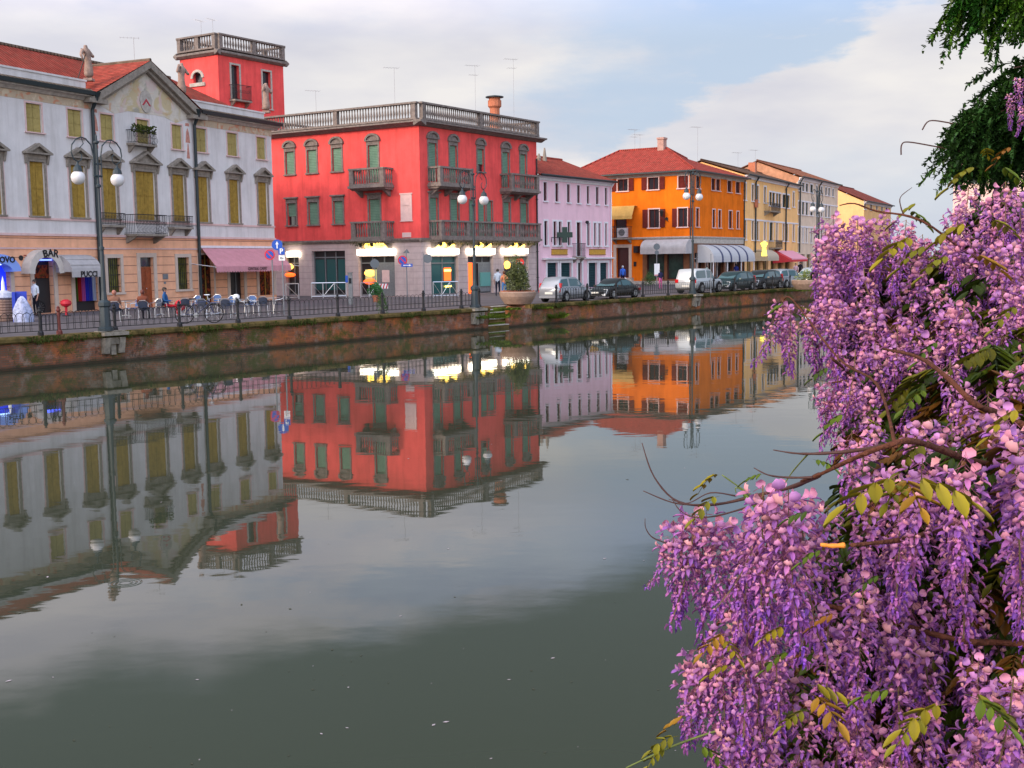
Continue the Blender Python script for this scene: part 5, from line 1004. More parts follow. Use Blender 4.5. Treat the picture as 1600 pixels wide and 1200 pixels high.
# ------------------------------------------------------------------ street lamps
M['globe']=mat('opal white globe',(.66,.64,.66),.25,spec=.5,emit=(1,.97,.95),es=.02)
M['lampg']=mat('blue-green painted iron',(.030,.045,.055),.5,metal=.2)
def lamp(H):
    t=thing('street_lamp','x','street lamp'); k=H/7.3
    mb=MB(); mb.lathe((0,0,0),[(.27,0),(.27,.10),(.20,.14),(.17,.85),(.22,.90),(.22,1.02),(.11,1.12),(.085,1.4)],8); mb.lathe((0,0,0),[(.082,1.4),(.068,3.0*k),(.09,3.03*k),(.09,3.12*k),(.052,3.16*k),(.042,5.3*k),(.09,5.33*k),(.09,5.4*k),(.045,5.45*k),(.04,6.9*k),(.10,6.95*k),(.10,7.0*k),(.03,7.04*k),(.035,7.2*k),(.0,7.3*k)],8); build('pole',mb,M['lampg'],t)
    z0=6.08
    for s in (-1,1):
        pts=[(.17,-.35),(.16,.42),(.24,.78),(.45,.98),(.64,1.02),(.86,.93),(1.03,.72),(1.07,.45),(.98,.22),(.80,.12),(.66,.22),(.64,.40),(.73,.48)]
        mb=MB(); mb.tube([(x*s,0,(z0+y)*k) for x,y in pts],[.026]*8+[.025,.024,.02,.018,.016],6); mb.tube([(0,0,(z0-.35)*k),(.17*s,0,(z0-.35)*k)],.04,6); mb.tube([(0,0,(z0+.1)*k),(.16*s,0,(z0+.1)*k)],.03,5)
        mb.tube([(.64*s,0,(z0+1.02)*k),(.55*s,0,(z0+.8)*k),(.72*s,0,(z0+.62)*k)],.015,4); a=build('scroll_arm',mb,M['lampg'],t)
        mb=MB(); x=.84*s; mb.lathe((x,0,0),[(.02,(z0+.13)*k),(.05,(z0+.02)*k),(.14,(z0-.08)*k),(.17,(z0-.22)*k),(.06,(z0-.24)*k)],9); mb2=MB(); mb2.ball((x,0,(z0-.44)*k),.245,16,11)
        c=build('lamp_cap',mb,M['lampg'],a); build('globe',mb2,M['globe'],a,smooth=True)
    return t
LL=['nearest street lamp with two white globes, in front of the palazzo downpipe','two-globe street lamp standing left of the stone steps before the red building','two-globe street lamp in front of the orange building corner','farthest two-globe street lamp half hidden behind the wisteria']
tops=[(147,208),(742,262),(1075,262),(1273,292)]
ch=None
for i,(px,py) in enumerate([(165,510),(745,476),(1082,457),(1275,447)]):
    b=QF.P(QF.u(px,py,-.06)-(0.15 if i==1 else 0),-.06,Q+.062); 
    H=CAMZ+ (lambda r: r.z*( (b.y)/r.y))(ray(*tops[i]))-b.z
    l=lamp(H); place(l,b,QANG+(.1 if i==0 else 0),1,LL[i],'two-globe street lamps along the quay')
# ------------------------------------------------------------------ road signs
def circ(c,r,n=24,t0=0): return [(c[0]+r*math.cos(2*math.pi*k/n+t0),c[1]+r*math.sin(2*math.pi*k/n+t0)) for k in range(n)]
M['bluep']=mat('blue enamel',(.005,.07,.42),.4); M['redp']=mat('red enamel',(.55,.012,.03),.4); M['whp']=mat('white enamel',(.75,.76,.78),.4); M['back']=mat('grey sign back',(.11,.13,.15),.5); M['steel']=mat('galvanised steel',(.22,.23,.25),.45,metal=.5)
def signpost(px,pyt,pyb,label,face,cat='road sign',r=.035):
    b=at_z(px,pyb,Q); f=Fa(b[:2],(b.x+1,b.y)); t=thing('road_sign',label,cat,b); zt=proj and CAMZ+ray(px,pyt).z*(b.y/ray(px,pyt).y)
    mb=MB(); mb.tube([(b.x,b.y,Q),(b.x,b.y,zt)],r,7); build('pole',mb,M['steel'],t); s=b.y/1800.
    zz=lambda py: CAMZ+ray(px,py).z*(b.y/ray(px,py).y)
    face(t,f,zz,s); return t
def noparking(t,f,z,s,R,dx=0):
    mb=MB(); mb.prism(f,circ((dx,z),R),.04,.06); d=build('disc',mb,M['redp'],t); mb=MB(); mb.prism(f,circ((dx,z),R*.74),.061,.068); build('blue_field',mb,M['bluep'],d)
    mb=MB(); q=R*.72; a=R*.09; mb.prism(f,[(dx-q*.7-a,z+q*.7-a),(dx-q*.7+a,z+q*.7+a),(dx+q*.7+a,z-q*.7+a),(dx+q*.7-a,z-q*.7-a)],.069,.075); build('red_bar',mb,M['redp'],d)
def f1(t,f,zz,s): noparking(t,f,zz(398),s,8*s,-3*s)
signpost(428,390,490,'no-parking sign on a pole in front of the pink café awning',f1)
def f2(t,f,zz,s):
    mb=MB(); c=(-7*s,zz(382.5)); mb.prism(f,circ(c,8.3*s),.04,.06); d=build('round_sign',mb,M['bluep'],t); mb=MB(); x,z=c; mb.prism(f,[(x-.8*s,z-5.5*s),(x+.8*s,z-5.5*s),(x+.8*s,z+1*s),(x+2.6*s,z+.6*s),(x,z+5.5*s),(x-2.6*s,z+.6*s),(x-.8*s,z+1*s)],.061,.067); build('white_arrow',mb,M['whp'],d)
    z=zz(392); mb=MB(); mb.box(f,-5.2*s,4.6*s,.07,.09,z-5.8*s,z+5.2*s); d=build('square_sign',mb,M['bluep'],t); text(d,f,'P',-.5*s,.091,z-3.9*s,11*s,M['whp'],bold=.008)
    z=zz(403); mb=MB(); mb.box(f,-5*s,4.4*s,.05,.065,z-4*s,z+4.2*s); d=build('white_plate',mb,M['whp'],t); mb=MB(); mb.box(f,-2.5*s,-.5*s,.066,.07,z-2*s,z+1.5*s); mb.box(f,.5*s,2*s,.066,.07,z-2*s,z+.5*s); build('plate_mark',mb,M['back'],d)
signpost(444,376,491,'blue arrow sign over blue parking sign at right end of pink awning',f2)
def f3(t,f,zz,s): mb=MB(); mb.prism(f,circ((0,zz(412)),7*s),.04,.06); build('round_sign_back',mb,M['back'],t)
signpost(587,404,471,'grey back of a round sign before the lit shop below red balcony',f3)
def f4(t,f,zz,s):
    noparking(t,f,zz(406.5),s,7.3*s,-6*s); z=zz(414.5); mb=MB(); mb.box(f,-8*s,9.5*s,.07,.09,z-2.4*s,z+2.4*s); d=build('blue_plate',mb,M['bluep'],t)
    mb=MB(); mb.prism(f,[(-5*s,z-.5*s),(4*s,z-.5*s),(4*s,z-1.6*s),(8*s,z),(4*s,z+1.6*s),(4*s,z+.5*s),(-5*s,z+.5*s)],.091,.096); build('white_arrow',mb,M['whp'],d)
    z=zz(394); mb=MB(); mb.prism(f,[(-5*s,z-1*s),(1*s,z+5*s),(5.5*s,z-1.5*s)],-.03,-.01); build('triangle_sign_back',mb,M['back'],t)
signpost(636.5,391,470,'no-parking sign with blue arrow plate against pinkish corner wall',f4)
def f5(t,f,zz,s): mb=MB(); mb.prism(f,circ((6*s,zz(404)),7*s),.04,.06); build('round_sign_back',mb,M['back'],t)
signpost(663.5,396,468,'dark round sign back at the left edge of teal shop window',f5)
def f6(t,f,zz,s):
    z=zz(410); mb=MB(); mb.prism(f,circ((0,z),6.4*s),.04,.06); d=build('disc',mb,M['redlit'],t); mb=MB(); mb.box(f,-4*s,4*s,.061,.067,z-1*s,z+1*s); build('white_bar',mb,M['whp'],d)
    z=zz(419); mb=MB(); mb.box(f,-3.3*s,3.3*s,.04,.055,z-2*s,z+2*s); build('white_plate',mb,M['whp'],t)
M['redlit']=mat('bright red enamel',(.75,.02,.012),.4)
signpost(813,404,459,'bright red no-entry sign rising above the planted stone bowl',f6)
def f7(t,f,zz,s):
    z1,z0=zz(371.5),zz(395); mb=MB(); mb.box(f,-3.2*s,3.6*s,.04,.08,z0,z1); d=build('banner',mb,mat('pale pink banner',(.66,.45,.42),.7),t); mb=MB(); mb.box(f,-1.8*s,-.2*s,.081,.086,z0+10*s,z1-3*s); build('red_stripe',mb,M['redp'],d)
    z=zz(429); mb=MB(); mb.box(f,-1.5*s,5*s,.04,.12,z-5*s,z+5*s); build('white_box',mb,M['whp'],t)
signpost(819.5,371,455,'tall pale banner sign with red stripe at right of lit red-building shop',f7,'sign')
def f8(t,f,zz,s): mb=MB(); mb.prism(f,circ((0,zz(405.5)),6*s),.04,.06); build('round_sign_back',mb,M['iron'],t)
signpost(853.5,399,449,'black round sign back at left edge of pink house',f8)
def f9(t,f,zz,s):
    mb=MB(); mb.prism(f,circ((0,zz(385.5)),5*s),.04,.06); build('round_sign_back',mb,M['back'],t); mb=MB(); mb.prism(f,circ((0,zz(394.5)),3.4*s),.04,.06); build('small_round_sign_back',mb,M['back'],t)
    z1,z0=zz(412),zz(431); mb=MB(); mb.box(f,-3.8*s,4.5*s,.04,.07,z0,z1); build('notice_board',mb,M['whp'],t); mb=MB(); mb.box(f,-3.6*s,4.3*s,.071,.076,z0+.5*s,z0+1.8*s); build('red_strip',mb,M['redp'],t)
signpost(1026,380,449,'round grey sign backs over white notice board before orange building awning',f9)
def f10(t,f,zz,s): pass
b=at_z(548,476,Q); t=thing('parking_meter','grey parking ticket machine with small blue sign beside dark shop window','parking meter',b); f=Fa(b[:2],(b.x+1,b.y)); s=b.y/1800.
mb=MB(); mb.box(f,-3.2*s,3.2*s,-.25,.0,Q,Q+1.75); mb.box(f,-3.6*s,3.6*s,-.28,.03,Q+1.751,Q+1.82); build('cabinet',mb,M['lgrey'],t); mb=MB(); mb.box(f,-7.5*s,-3.21*s,-.1,-.06,Q+1.25,Q+1.65); build('blue_sign',mb,M['bluep'],t); mb=MB(); mb.box(f,-2*s,2*s,.001,.02,Q+1.2,Q+1.5); build('screen',mb,M['glass'],t)
# thin pole on the quay before the silver off-roader
b=QF.P(QF.u(1110.5,458,-.15),-.15,Q+.04); mb=MB(); mb.lathe((b.x,b.y,0),[(.05,b.z),(.03,b.z+.3),(.025,b.z+2.5),(.04,b.z+2.55),(.0,b.z+2.62)],6); one('mooring_pole',mb,M['steel'],'thin bare metal pole on the quay edge in front of white off-roader','pole',b)
# crossed barriers before the shop openings
def barrier(px0,px1,py,n,label):
    a=at_z(px0,py,Q); b=at_z(px1,py-1,Q); f=Fa(a[:2],b[:2]); t=thing('pedestrian_barrier',label,'barrier',a,'grey crossed barriers in front of the red building shops'); L=f.L; z=Q
    mb=MB(); mb.tube([f.P(0,0,z+1.02),f.P(L,0,z+1.02)],.035,5); mb.tube([f.P(0,0,z+.12),f.P(L,0,z+.12)],.025,5); build('rail',mb,M['alu'],t)
    for k in range(n+1): mb=MB(); mb.tube([f.P(L*k/n,0,z),f.P(L*k/n,0,z+1.02)],.035,5); build('post',mb,M['alu'],t)
    for k in range(n):
        mb=MB(); a0,a1=L*k/n,L*(k+1)/n
        if k%2==0: mb.tube([f.P(a0,0,z+1),f.P(a1,0,z+.12)],.018,4)
        else: mb.tube([f.P(a0,0,z+.12),f.P(a1,0,z+1)],.018,4)
        build('diagonal_brace',mb,M['alu'],t)
barrier(487,541,466,3,'grey crossed barrier in front of the wide dark shop window'); barrier(447,467,468,1,'short grey barrier between palazzo corner and wide dark window'); barrier(564,590,466,2,'grey barrier partly behind a green bush below lit shop'); barrier(677,716,465,3,'grey crossed barrier in front of teal shop window')
# red and white barrier board, small bush
b=at_z(600,470,Q); f=Fa(b[:2],(b.x+1,b.y)); t=thing('striped_board','red and white striped board leaning beside the small shop bush','barrier',b); mb=MB(); mb.box(f,-.28,.28,0,.03,Q+.75,Q+1.05); build('board',mb,M['whp'],t); 
for k in range(3): mb=MB(); x=-.26+.19*k; mb.prism(f,[(x,Q+.752),(x+.08,Q+.752),(x+.17,Q+1.048),(x+.09,Q+1.048)],.031,.035); build('red_stripe',mb,M['redp'],t)
mb=MB(); mb.tube([f.P(0,.01,Q),f.P(0,.01,Q+.75)],.02,5); build('stand',mb,M['steel'],t)
# ------------------------------------------------------------------ potted greenery
M['leafg']=mat('deep green foliage',(.035,.09,.012),.6,.5,7); M['leafy']=mat('yellow green foliage',(.14,.17,.02),.6,.4,7)
def shrub(t,c,rx,rz,n,m,leaf=.07,nm='foliage',part=None):
    mb=MB(); c=Vector(c)
    for _ in range(n):
        while True:
            d=Vector((random.uniform(-1,1),random.uniform(-1,1),random.uniform(-1,1)))
            if .25<d.length<1: break
        d*=1+.25*math.sin(5*d.x+3*d.z)+.15*math.sin(9*d.y+7*d.z); p=c+Vector((d.x*rx,d.y*rx,d.z*rz)); a=Vector((random.gauss(0,1),random.gauss(0,1),random.gauss(0,.7))).normalized(); b=a.orthogonal().normalized(); L=leaf*random.uniform(.6,1.5)
        mb.add([p-b*L*.3,p+a*L*.5-b*0.0+b*L*.3,p+a*L*1.2,p+a*L*.4-b*L*.35],[(0,1,2,3)])
    return build(nm,mb,m,t,recalc=False)
def planter(px,py,R,label,hs=1,big=True):
    b=at_z(px,py,Q); t=thing('stone_planter',label,'planter',b,None); mb=MB(); mb.lathe(b,[(R*.55,0),(R*.72,.05),(R*.85,.25),(R*.93,.38),(R*.93,.42),(R*.97,.44),(R*1.0,.66),(R*.96,.72),(R*.8,.7),(R*.78,.62)],28); build('bowl',mb,M['planter'],t)
    mb=MB(); mb.lathe(b,[(R*.79,.60),(R*.79,.64),(.05,.70)],20); build('soil',mb,M['iron'],t)
    return t,b
M['planter']=mat('pinkish concrete',(.30,.21,.165),.9,.15,5,bump=.2,stain=.3)
t,b=planter(809,476,1.0,'round stone planter bowl with a tall green shrub beside the canal steps')
s=thing('oleander_shrub','dense green shrub growing in the round stone planter by the steps','shrub',b+Vector((0,0,.65)))
mb=MB()
for k in range(9): a=k*.7; mb.tube([b+Vector((.12*math.cos(a),.12*math.sin(a),.62)),b+Vector((.35*math.cos(a),.35*math.sin(a),1.3)),b+Vector((.5*math.cos(a+.3),.5*math.sin(a+.3),1.9))],.015,4)
build('stem',mb,M['iron'],s); shrub(s,b+Vector((.05,0,1.5)),.62,.95,3200,M['leafd'] if 'leafd' in M else mat('dark olive foliage',(.04,.065,.015),.6,.5,7,col2=(.12,.14,.03)),.085)
t2=tuft('red_flowers',b+Vector((0,0,.66)),.85,500,'low orange-red flowers filling the planter around the shrub',.2,mtl='orfl' if 'orfl' in M else 'terra',cat='flowers')
t,b=planter(1262,453,1.15,'far round stone planter bowl with low plants before the pale car'); s=thing('planter_plants','low olive green plants growing in the far stone planter','plant',b+Vector((0,0,.65))); shrub(s,b+Vector((0,0,.95)),.7,.42,900,M['leafy'],.09)
b=at_z(588,472,Q); s=thing('potted_bush','small bright green bush in a pot under the lit shop sign','shrub',b); mb=MB(); mb.lathe(b,[(.18,0),(.24,.4),(.2,.4)],12); build('pot',mb,M['terra'],s); shrub(s,b+Vector((0,0,.78)),.42,.42,900,mat('bright green foliage',(.02,.13,.02),.6,.4,7),.07); shrub(s,b+Vector((.25,-.1,.45)),.25,.35,250,M['leafg'],.07)
b=QF.P(QF.u(598,485,-.5),-.5,Q); s=thing('trailing_bush','dark green bush behind the railing post right of wide dark window','shrub',b); shrub(s,b+Vector((0,0,.45)),.25,.5,500,M['leafg'],.06)
b=at_z(1044,450,Q)
for px,py,r in ((1015,447,.5),): b=at_z(px,py,Q); s=thing('street_shrub','low green shrub beside the white notice board','shrub',b); shrub(s,b+Vector((0,0,.6)),.55,.6,700,M['leafg'],.09)
# ------------------------------------------------------------------ cars
M['glc']=mat('car window glass',(.06,.12,.14),.06,spec=1); M['tyre']=mat('black tyre rubber',(.012,.012,.013),.8); M['rim']=mat('alloy wheel',(.45,.46,.48),.3,metal=.8); M['plate']=mat('number plate',(.7,.7,.65),.5); M['tail']=mat('red tail lamp',(.42,.008,.012),.15,emit=(1,.03,.03),es=.05); M['head']=mat('clear headlamp',(.65,.67,.7),.1); M['blk']=mat('black plastic trim',(.02,.02,.022),.5)
def paint(n,c,me=.4): return mat(n,c,.28,metal=me,coat=.6)
def car(L,W,H,kind,col,two=None):
    """front at +x. stations: x, z under, z belt, z top, half width at belt, half width at top"""
    t=thing('parked_car','x','car'); h=H; b=.52*H+.08
    if kind=='hatch': S=[(-.5,.42,b*.95,b*.97,.86,.8),(-.485,.28,b,b+.06,.95,.8),(-.455,.22,b,h*.80,.99,.74),(-.40,.18,b,h*.97,1,.74),(-.2,.17,b,h,1,.75),(.06,.17,b-.02,h*.98,1,.75),(.16,.17,b-.03,h*.86,1,.76),(.27,.17,b-.05,b+.02,.99,.84),(.40,.18,b-.11,b-.07,.96,.84),(.475,.22,b-.22,b-.19,.88,.8),(.5,.36,b-.34,b-.32,.78,.7)]
    elif kind=='suv': S=[(-.5,.5,b*.96,b*.98,.9,.86),(-.49,.34,b,b+.08,.97,.82),(-.47,.30,b,h*.84,.99,.79),(-.43,.28,b,h*.985,1,.79),(-.1,.27,b,h,1,.79),(.08,.27,b,h*.97,1,.79),(.2,.27,b-.02,b+.03,.99,.85),(.40,.27,b-.06,b-.03,.97,.87),(.485,.3,b-.16,b-.14,.9,.84),(.5,.45,b-.36,b-.33,.84,.78)]
    else: S=[(-.5,.4,b-.08,b-.05,.85,.76),(-.48,.26,b-.03,b+.0,.93,.8),(-.36,.2,b,b+.05,.98,.8),(-.24,.17,b,h*.90,1,.72),(-.12,.16,b,h,1,.72),(.04,.16,b-.02,h*.98,1,.73),(.14,.16,b-.03,h*.82,1,.76),(.25,.16,b-.05,b-.01,.99,.84),(.40,.17,b-.12,b-.08,.95,.84),(.475,.2,b-.24,b-.2,.87,.8),(.5,.34,b-.36,b-.33,.76,.7)]
    body=MB(); hw=W/2; n=len(S); K=8; pts=[]
    for x,zu,zb,zt,wb,wt in S:
        X=x*L; zs=(zu+zb)/2; 
        prof=[(hw*wb*.86,zu),(hw*wb*.985,zu+.10),(hw*wb*1.0,zs+.05),(hw*wb*.985,zb-.02),(hw*(wb*.93 if zt-zb>.15 else wb*.94),zb+.015),(hw*(wt+.02),zt-.045 if zt-zb>.15 else zt),(hw*wt*.86,zt),(0,zt+.012)]
        pts+= [Vector((X,y,z)) for y,z in prof]+[Vector((X,-y,z)) for y,z in prof[-2::-1]]
    R=15; fs=[]
    for i in range(n-1):
        for k in range(R-1): fs.append((i*R+k,i*R+k+1,(i+1)*R+k+1,(i+1)*R+k))
        fs.append((i*R+R-1,i*R,(i+1)*R,(i+1)*R+R-1))
    fs+=[tuple(range(R-1,-1,-1)),tuple(range((n-1)*R,n*R))]; body.add(pts,fs); bo=build('body',body,col,t,smooth=False)
    for p in bo.data.polygons: p.use_smooth=True
    # glass: side panes, windscreen, rear screen, laid 6 mm over the body
    tall=[i for i in range(n) if S[i][3]-S[i][2]>.15]; i0,i1=tall[0],tall[-1]
    def sp(i,k,s): q=pts[i*R+k]; return Vector((q.x,abs(q.y)*s,q.z))
    for s in (-1,1):
        segs=[(i,i+1) for i in range(i0,i1)]+[(i1,i1+1)]; mid=(i0+i1+1)//2
        for grp in (segs[:len(segs)//2],segs[len(segs)//2:]):
            mb=MB()
            for a,c in grp:
                A0,A1,B0,B1=sp(a,4,s),sp(a,5,s),sp(c,4,s),sp(c,5,s)
                f0=.10 if (a,c)==grp[0] else 0; f1=.10 if (a,c)==grp[-1] else 0
                if (a,c)==segs[-1]: B1=B0+ (B1-B0)*.1
                def q(u,v): lo=A0.lerp(B0,u); hi=A1.lerp(B1,u); p=lo.lerp(hi,v); return p+Vector((0,s*.008,0))
                mb.add([q(f0,.12),q(1-f1,.12),q(1-f1,.9),q(f0,.9)],[(0,1,2,3)])
            if mb.f: build('side_window',mb,M['glc'],t,recalc=False)
    def xpane(a,c,nm,dx):
        mb=MB(); A0,A1=sp(a,5,1),sp(a,5,-1); B0,B1=sp(c,5,1),sp(c,5,-1); lo0,lo1,hi0,hi1=(A0,A1,B0,B1)
        q=[lo0.lerp(hi0,.12),lo1.lerp(hi1,.12),lo1.lerp(hi1,.9),lo0.lerp(hi0,.9)]; c_=sum(q,Vector())/4; q=[c_+(p-c_)*.9 for p in q]; nn=(q[1]-q[0]).cross(q[2]-q[0]).normalized(); nn=nn if nn.x*dx>0 else -nn
        mb.quad(*[p+nn*.012+Vector((0,0,.02)) for p in q]); build(nm,mb,M['glc'],t,recalc=False)
    xpane(i1+1,i1,'windscreen',1); 
    if i1-i0>3 or 1: xpane(max(0,i0-1),i0+(1 if kind!='sedan' else 0),'rear_screen',-1)
    r=.31 if kind!='suv' else .37
    for x in (-.31*L,.315*L):
        for s in (-1,1):
            y=s*(hw-.09); w_=thing('wheel','x','x',(x,y,r)) if 0 else None
            mb=MB(); mb.tube([(x,y-.1,r),(x,y+.1,r)],[r,r],18); tw=build('wheel',mb,M['tyre'],t); mb=MB(); mb.tube([(x,y+s*.101,r),(x,y+s*.115,r)],r*.62,14); 
            for k in range(5): a=k*1.2566; mb.box(ID,x-.02+math.cos(a)*r*.3,x+.02+math.cos(a)*r*.3,y+s*.116-(.0 if s>0 else .012),y+s*.116+(.012 if s>0 else 0),r+math.sin(a)*r*.3-.02,r+math.sin(a)*r*.3+.02)
            build('rim',mb,M['rim'],tw)
            mb=MB(); yy=s*(hw*1.0+.004); pa=[(x+(r+.05)*math.cos(q),r+(r+.05)*math.sin(q)) for q in [math.pi*k/10 for k in range(11)]]; mb.add([(a,yy-s*.03,c) for a,c in pa]+[(a,yy,c) for a,c in pa],[]) 
            arc=[Vector((a,yy,c)) for a,c in pa]; mb=MB(); mb.add(arc+[Vector((x,yy,r*.9))],[(k,k+1,11) for k in range(10)]); build('wheel_arch',mb,M['blk'],t,recalc=False)
            tw.location.y=s*.035
    zb=S[1][2]; xr=-L/2; xf=L/2
    for s in (-1,1):
        mb=MB()
        if kind=='hatch': mb.prism(ID,[(xr+.03,zb-.25),(xr+.16,zb-.22),(xr+.30,zb+.26),(xr+.16,zb+.26)],s*hw*.72,s*hw*.97)
        else: mb.box(ID,xr-.01,xr+.14,min(s*hw*.66,s*hw*.96),max(s*hw*.66,s*hw*.96),zb-.22,zb+.02 if kind=='suv' else zb-.06)
        build('tail_lamp',mb,M['tail'],t)
        mb=MB(); mb.prism(ID,[(xf-.26,S[-3][2]-.0),(xf-.02,S[-1][2]-.02),(xf+.005,S[-1][2]-.14),(xf-.2,S[-3][2]-.2)],s*hw*.52,s*hw*.88); build('headlamp',mb,M['head'],t)
        mb=MB(); mb.prism(ID,[(L*.14,b+.0),(L*.175,b+.03),(L*.17,b+.13),(L*.135,b+.12)],s*hw*1.0,s*(hw+.17)); build('wing_mirror',mb,col if two is None else M['blk'],t)
        mb=MB(); mb.box(ID,-.05*L,.0*L,min(s*hw*.99,s*(hw+.012)),max(s*hw*.99,s*(hw+.012)),b-.14,b-.11); build('door_handle',mb,M['blk'],t)
        mb=MB(); xx=-.03*L; mb.box(ID,xx-.008,xx+.004,min(s*hw*.985,s*(hw+.003)),max(s*hw*.985,s*(hw+.003)),.3,b-.03); build('door_seam',mb,M['blk'],t)
    mb=MB(); mb.box(ID,xr-.02,xr+.02,-.26,.26,.46,.58); build('number_plate',mb,M['plate'],t); mb=MB(); mb.box(ID,xf-.02,xf+.025,-.26,.26,.34,.45); build('number_plate',mb,M['plate'],t)
    mb=MB(); mb.box(ID,xr-.015,xr+.2,-hw*.87,hw*.87,.24,.36); build('rear_bumper',mb,M['blk'] if two else col,t); mb=MB(); mb.box(ID,xf-.16,xf+.012,-hw*.62,hw*.62,.2,.3); build('front_grille',mb,M['blk'],t)
    return t
CG='cars parked along the quay'
def parkcar(px,c,label,flip=False,off=-1.35,rot=0,py=466):
    u=QF.u(px,QF.A and (530-.065*px),off); place(c,QF.P(u,off,Q),QANG+(math.pi if flip else 0)+rot,1,label,CG)
silver=paint('silver car paint',(.33,.35,.39)); black=paint('black car paint',(.008,.008,.01),.2); navy=paint('dark blue grey car paint',(.03,.05,.06)); white=paint('white car paint',(.44,.47,.50),.1); dgreen=paint('dark green car paint',(.02,.045,.05))
parkcar(884,car(3.45,1.5,1.42,'hatch',silver),'silver hatchback with red tail lamps and dark rear bumper right of round planter',rot=.03)
parkcar(958,car(3.9,1.62,1.22,'sedan',black),'low black coupé facing left behind the railing before pink house',flip=True)
parkcar(1093,car(3.9,1.65,1.66,'suv',white,1),'white boxy off-roader with round red tail lamps right of the third lamp')
parkcar(1145,car(4.2,1.7,1.40,'hatch',dgreen),'dark green hatchback facing left under the white striped awning',flip=True)
parkcar(1189,car(4.3,1.72,1.42,'hatch',black),'black hatchback facing left at right end of striped awning',flip=True)
parkcar(1227,car(4.0,1.65,1.45,'hatch',silver),'silver hatchback seen from behind under the red and pink awning',rot=-.1)
parkcar(1268,car(4.2,1.7,1.46,'hatch',paint('pale silver blue car paint',(.55,.60,.64))),'pale car whose windscreen shows above the far stone planter',flip=True,off=-3.2)
parkcar(1300,car(4.2,1.7,1.42,'hatch',silver),'farthest pale car half hidden behind the wisteria',flip=True,off=-1.6)
# ------------------------------------------------------------------ café chairs and tables
M['weave']=mat('dark blue woven seat',(.02,.03,.06),.7); M['weaveb']=mat('blue woven seat',(.04,.10,.26),.7)
def chair(m):
    t=thing('cafe_chair','x','chair'); 
    mb=MB(); mb.box(ID,-.21,.21,-.21,.20,.44,.465); build('seat',mb,m,t)
    mb=MB(); a=[(.22*math.sin(q),.17+.07*math.cos(q)) for q in [-1.1+2.2*k/8 for k in range(9)]]
    mb.add([Vector((x,y,.52)) for x,y in a]+[Vector((x*1.02,y+.05,.84-.12*abs(x/.22)**3)) for x,y in a],[(k,k+1,10+k,9+k) for k in range(8)])
    mb.add([Vector((x,y+.015,.52)) for x,y in a]+[Vector((x*1.02,y+.065,.84-.12*abs(x/.22)**3)) for x,y in a],[(k,k+1,10+k,9+k) for k in range(8)]); build('backrest',mb,m,t,recalc=False)
    for x,y in ((-.2,-.2),(.2,-.2),(-.19,.2),(.19,.2)): mb=MB(); mb.tube([(x,y,.45),(x*1.15,y*1.2,0)],.014,5); build('leg',mb,M['alu'],t)
    mb=MB(); mb.tube([(-.25,-.17,.45),(-.26,-.15,.66),(-.26,.1,.68),(-.23,.22,.74),(-.12,.29,.86),(.12,.29,.86),(.23,.22,.74),(.26,.1,.68),(.26,-.15,.66),(.25,-.17,.45)],.015,6); build('arm_frame',mb,M['alu'],t); return t
def table():
    t=thing('cafe_table','x','table'); mb=MB(); mb.lathe((0,0,0),[(.34,.715),(.35,.725),(.35,.74),(.3,.745)],20); build('table_top',mb,M['alu'],t); mb=MB(); mb.lathe((0,0,0),[(.03,.05),(.03,.715)],8); build('column',mb,M['alu'],t)
    for k in range(4): a=k*math.pi/2+.4; mb=MB(); mb.tube([(0,0,.08),(.33*math.cos(a),.33*math.sin(a),.02)],.02,5); build('foot',mb,M['alu'],t)
    return t
CC=[(181,502,.2,0,'café chair under the seated man in brown nearest the first lamp'),(207,497,2.2,1,'blue café chair turned side-on between the two left seated people'),(226,500,.1,0,'dark café chair under the seated person before the brown door'),(243,497,2.6,0,'empty silver-armed chair just right of the brown door'),(262,496,-1.9,0,'chair under the person in blue jacket facing right'),(290,495,.3,0,'dark chair right beside the red bag and bicycle saddle'),(304,489,2.6,1,'blue chair behind the bicycle, against peach wall corner'),(320,497,-.2,0,'dark chair with white rim above the bicycle front wheel'),(337,487,2.9,1,'blue chair below the left end of pink awning'),(354,497,.1,0,'dark round-backed chair left of railing post below the awning'),(361,490,2.9,1,'blue chair hidden behind the dark round-backed chair below awning'),(379,494,-1.6,0,'chair seen side-on just right of railing post below awning'),(392,490,3.0,1,'blue chair under the middle of pink awning'),(398,493,-1.5,0,'side-on chair with tall pale frame left of the dark blue one'),(413,492,.05,0,'dark blue round-backed chair with white rim before yellow-lit opening'),(436,490,1.7,0,'rightmost café chair beside the no-parking sign pole')]
ca=chair(M['weave']); cb=chair(M['weaveb']); used=set(); src={0:ca,1:cb}
CH={}
for o in bpy.data.objects:
    if o.parent: CH.setdefault(o.parent.name,[]).append(o)
for px,py,rz,k,lab in CC:
    o=src[k] if k not in used else copy_tree(src[k],None,CH); used.add(k); place(o,at_z(px,py,Q),rz+math.pi,1,lab,'aluminium café chairs outside the palazzo')
tb=table(); CH={}
for o in bpy.data.objects:
    if o.parent: CH.setdefault(o.parent.name,[]).append(o)
first=True
for px,py,lab in ((197,495,'round metal table between the first two seated people'),(252,493,'round metal table left of the person in blue jacket'),(300,493,'round metal table behind the bicycle'),(345,491,'round metal table under left part of pink awning'),(370,492,'round metal table with something pale on it, behind railing post below awning'),(427,489,'rightmost round metal table, beside the last chair')):
    o=tb if first else copy_tree(tb,None,CH); first=False; place(o,at_z(px,py,Q),random.random()*3,1,lab,'round café tables outside the palazzo')
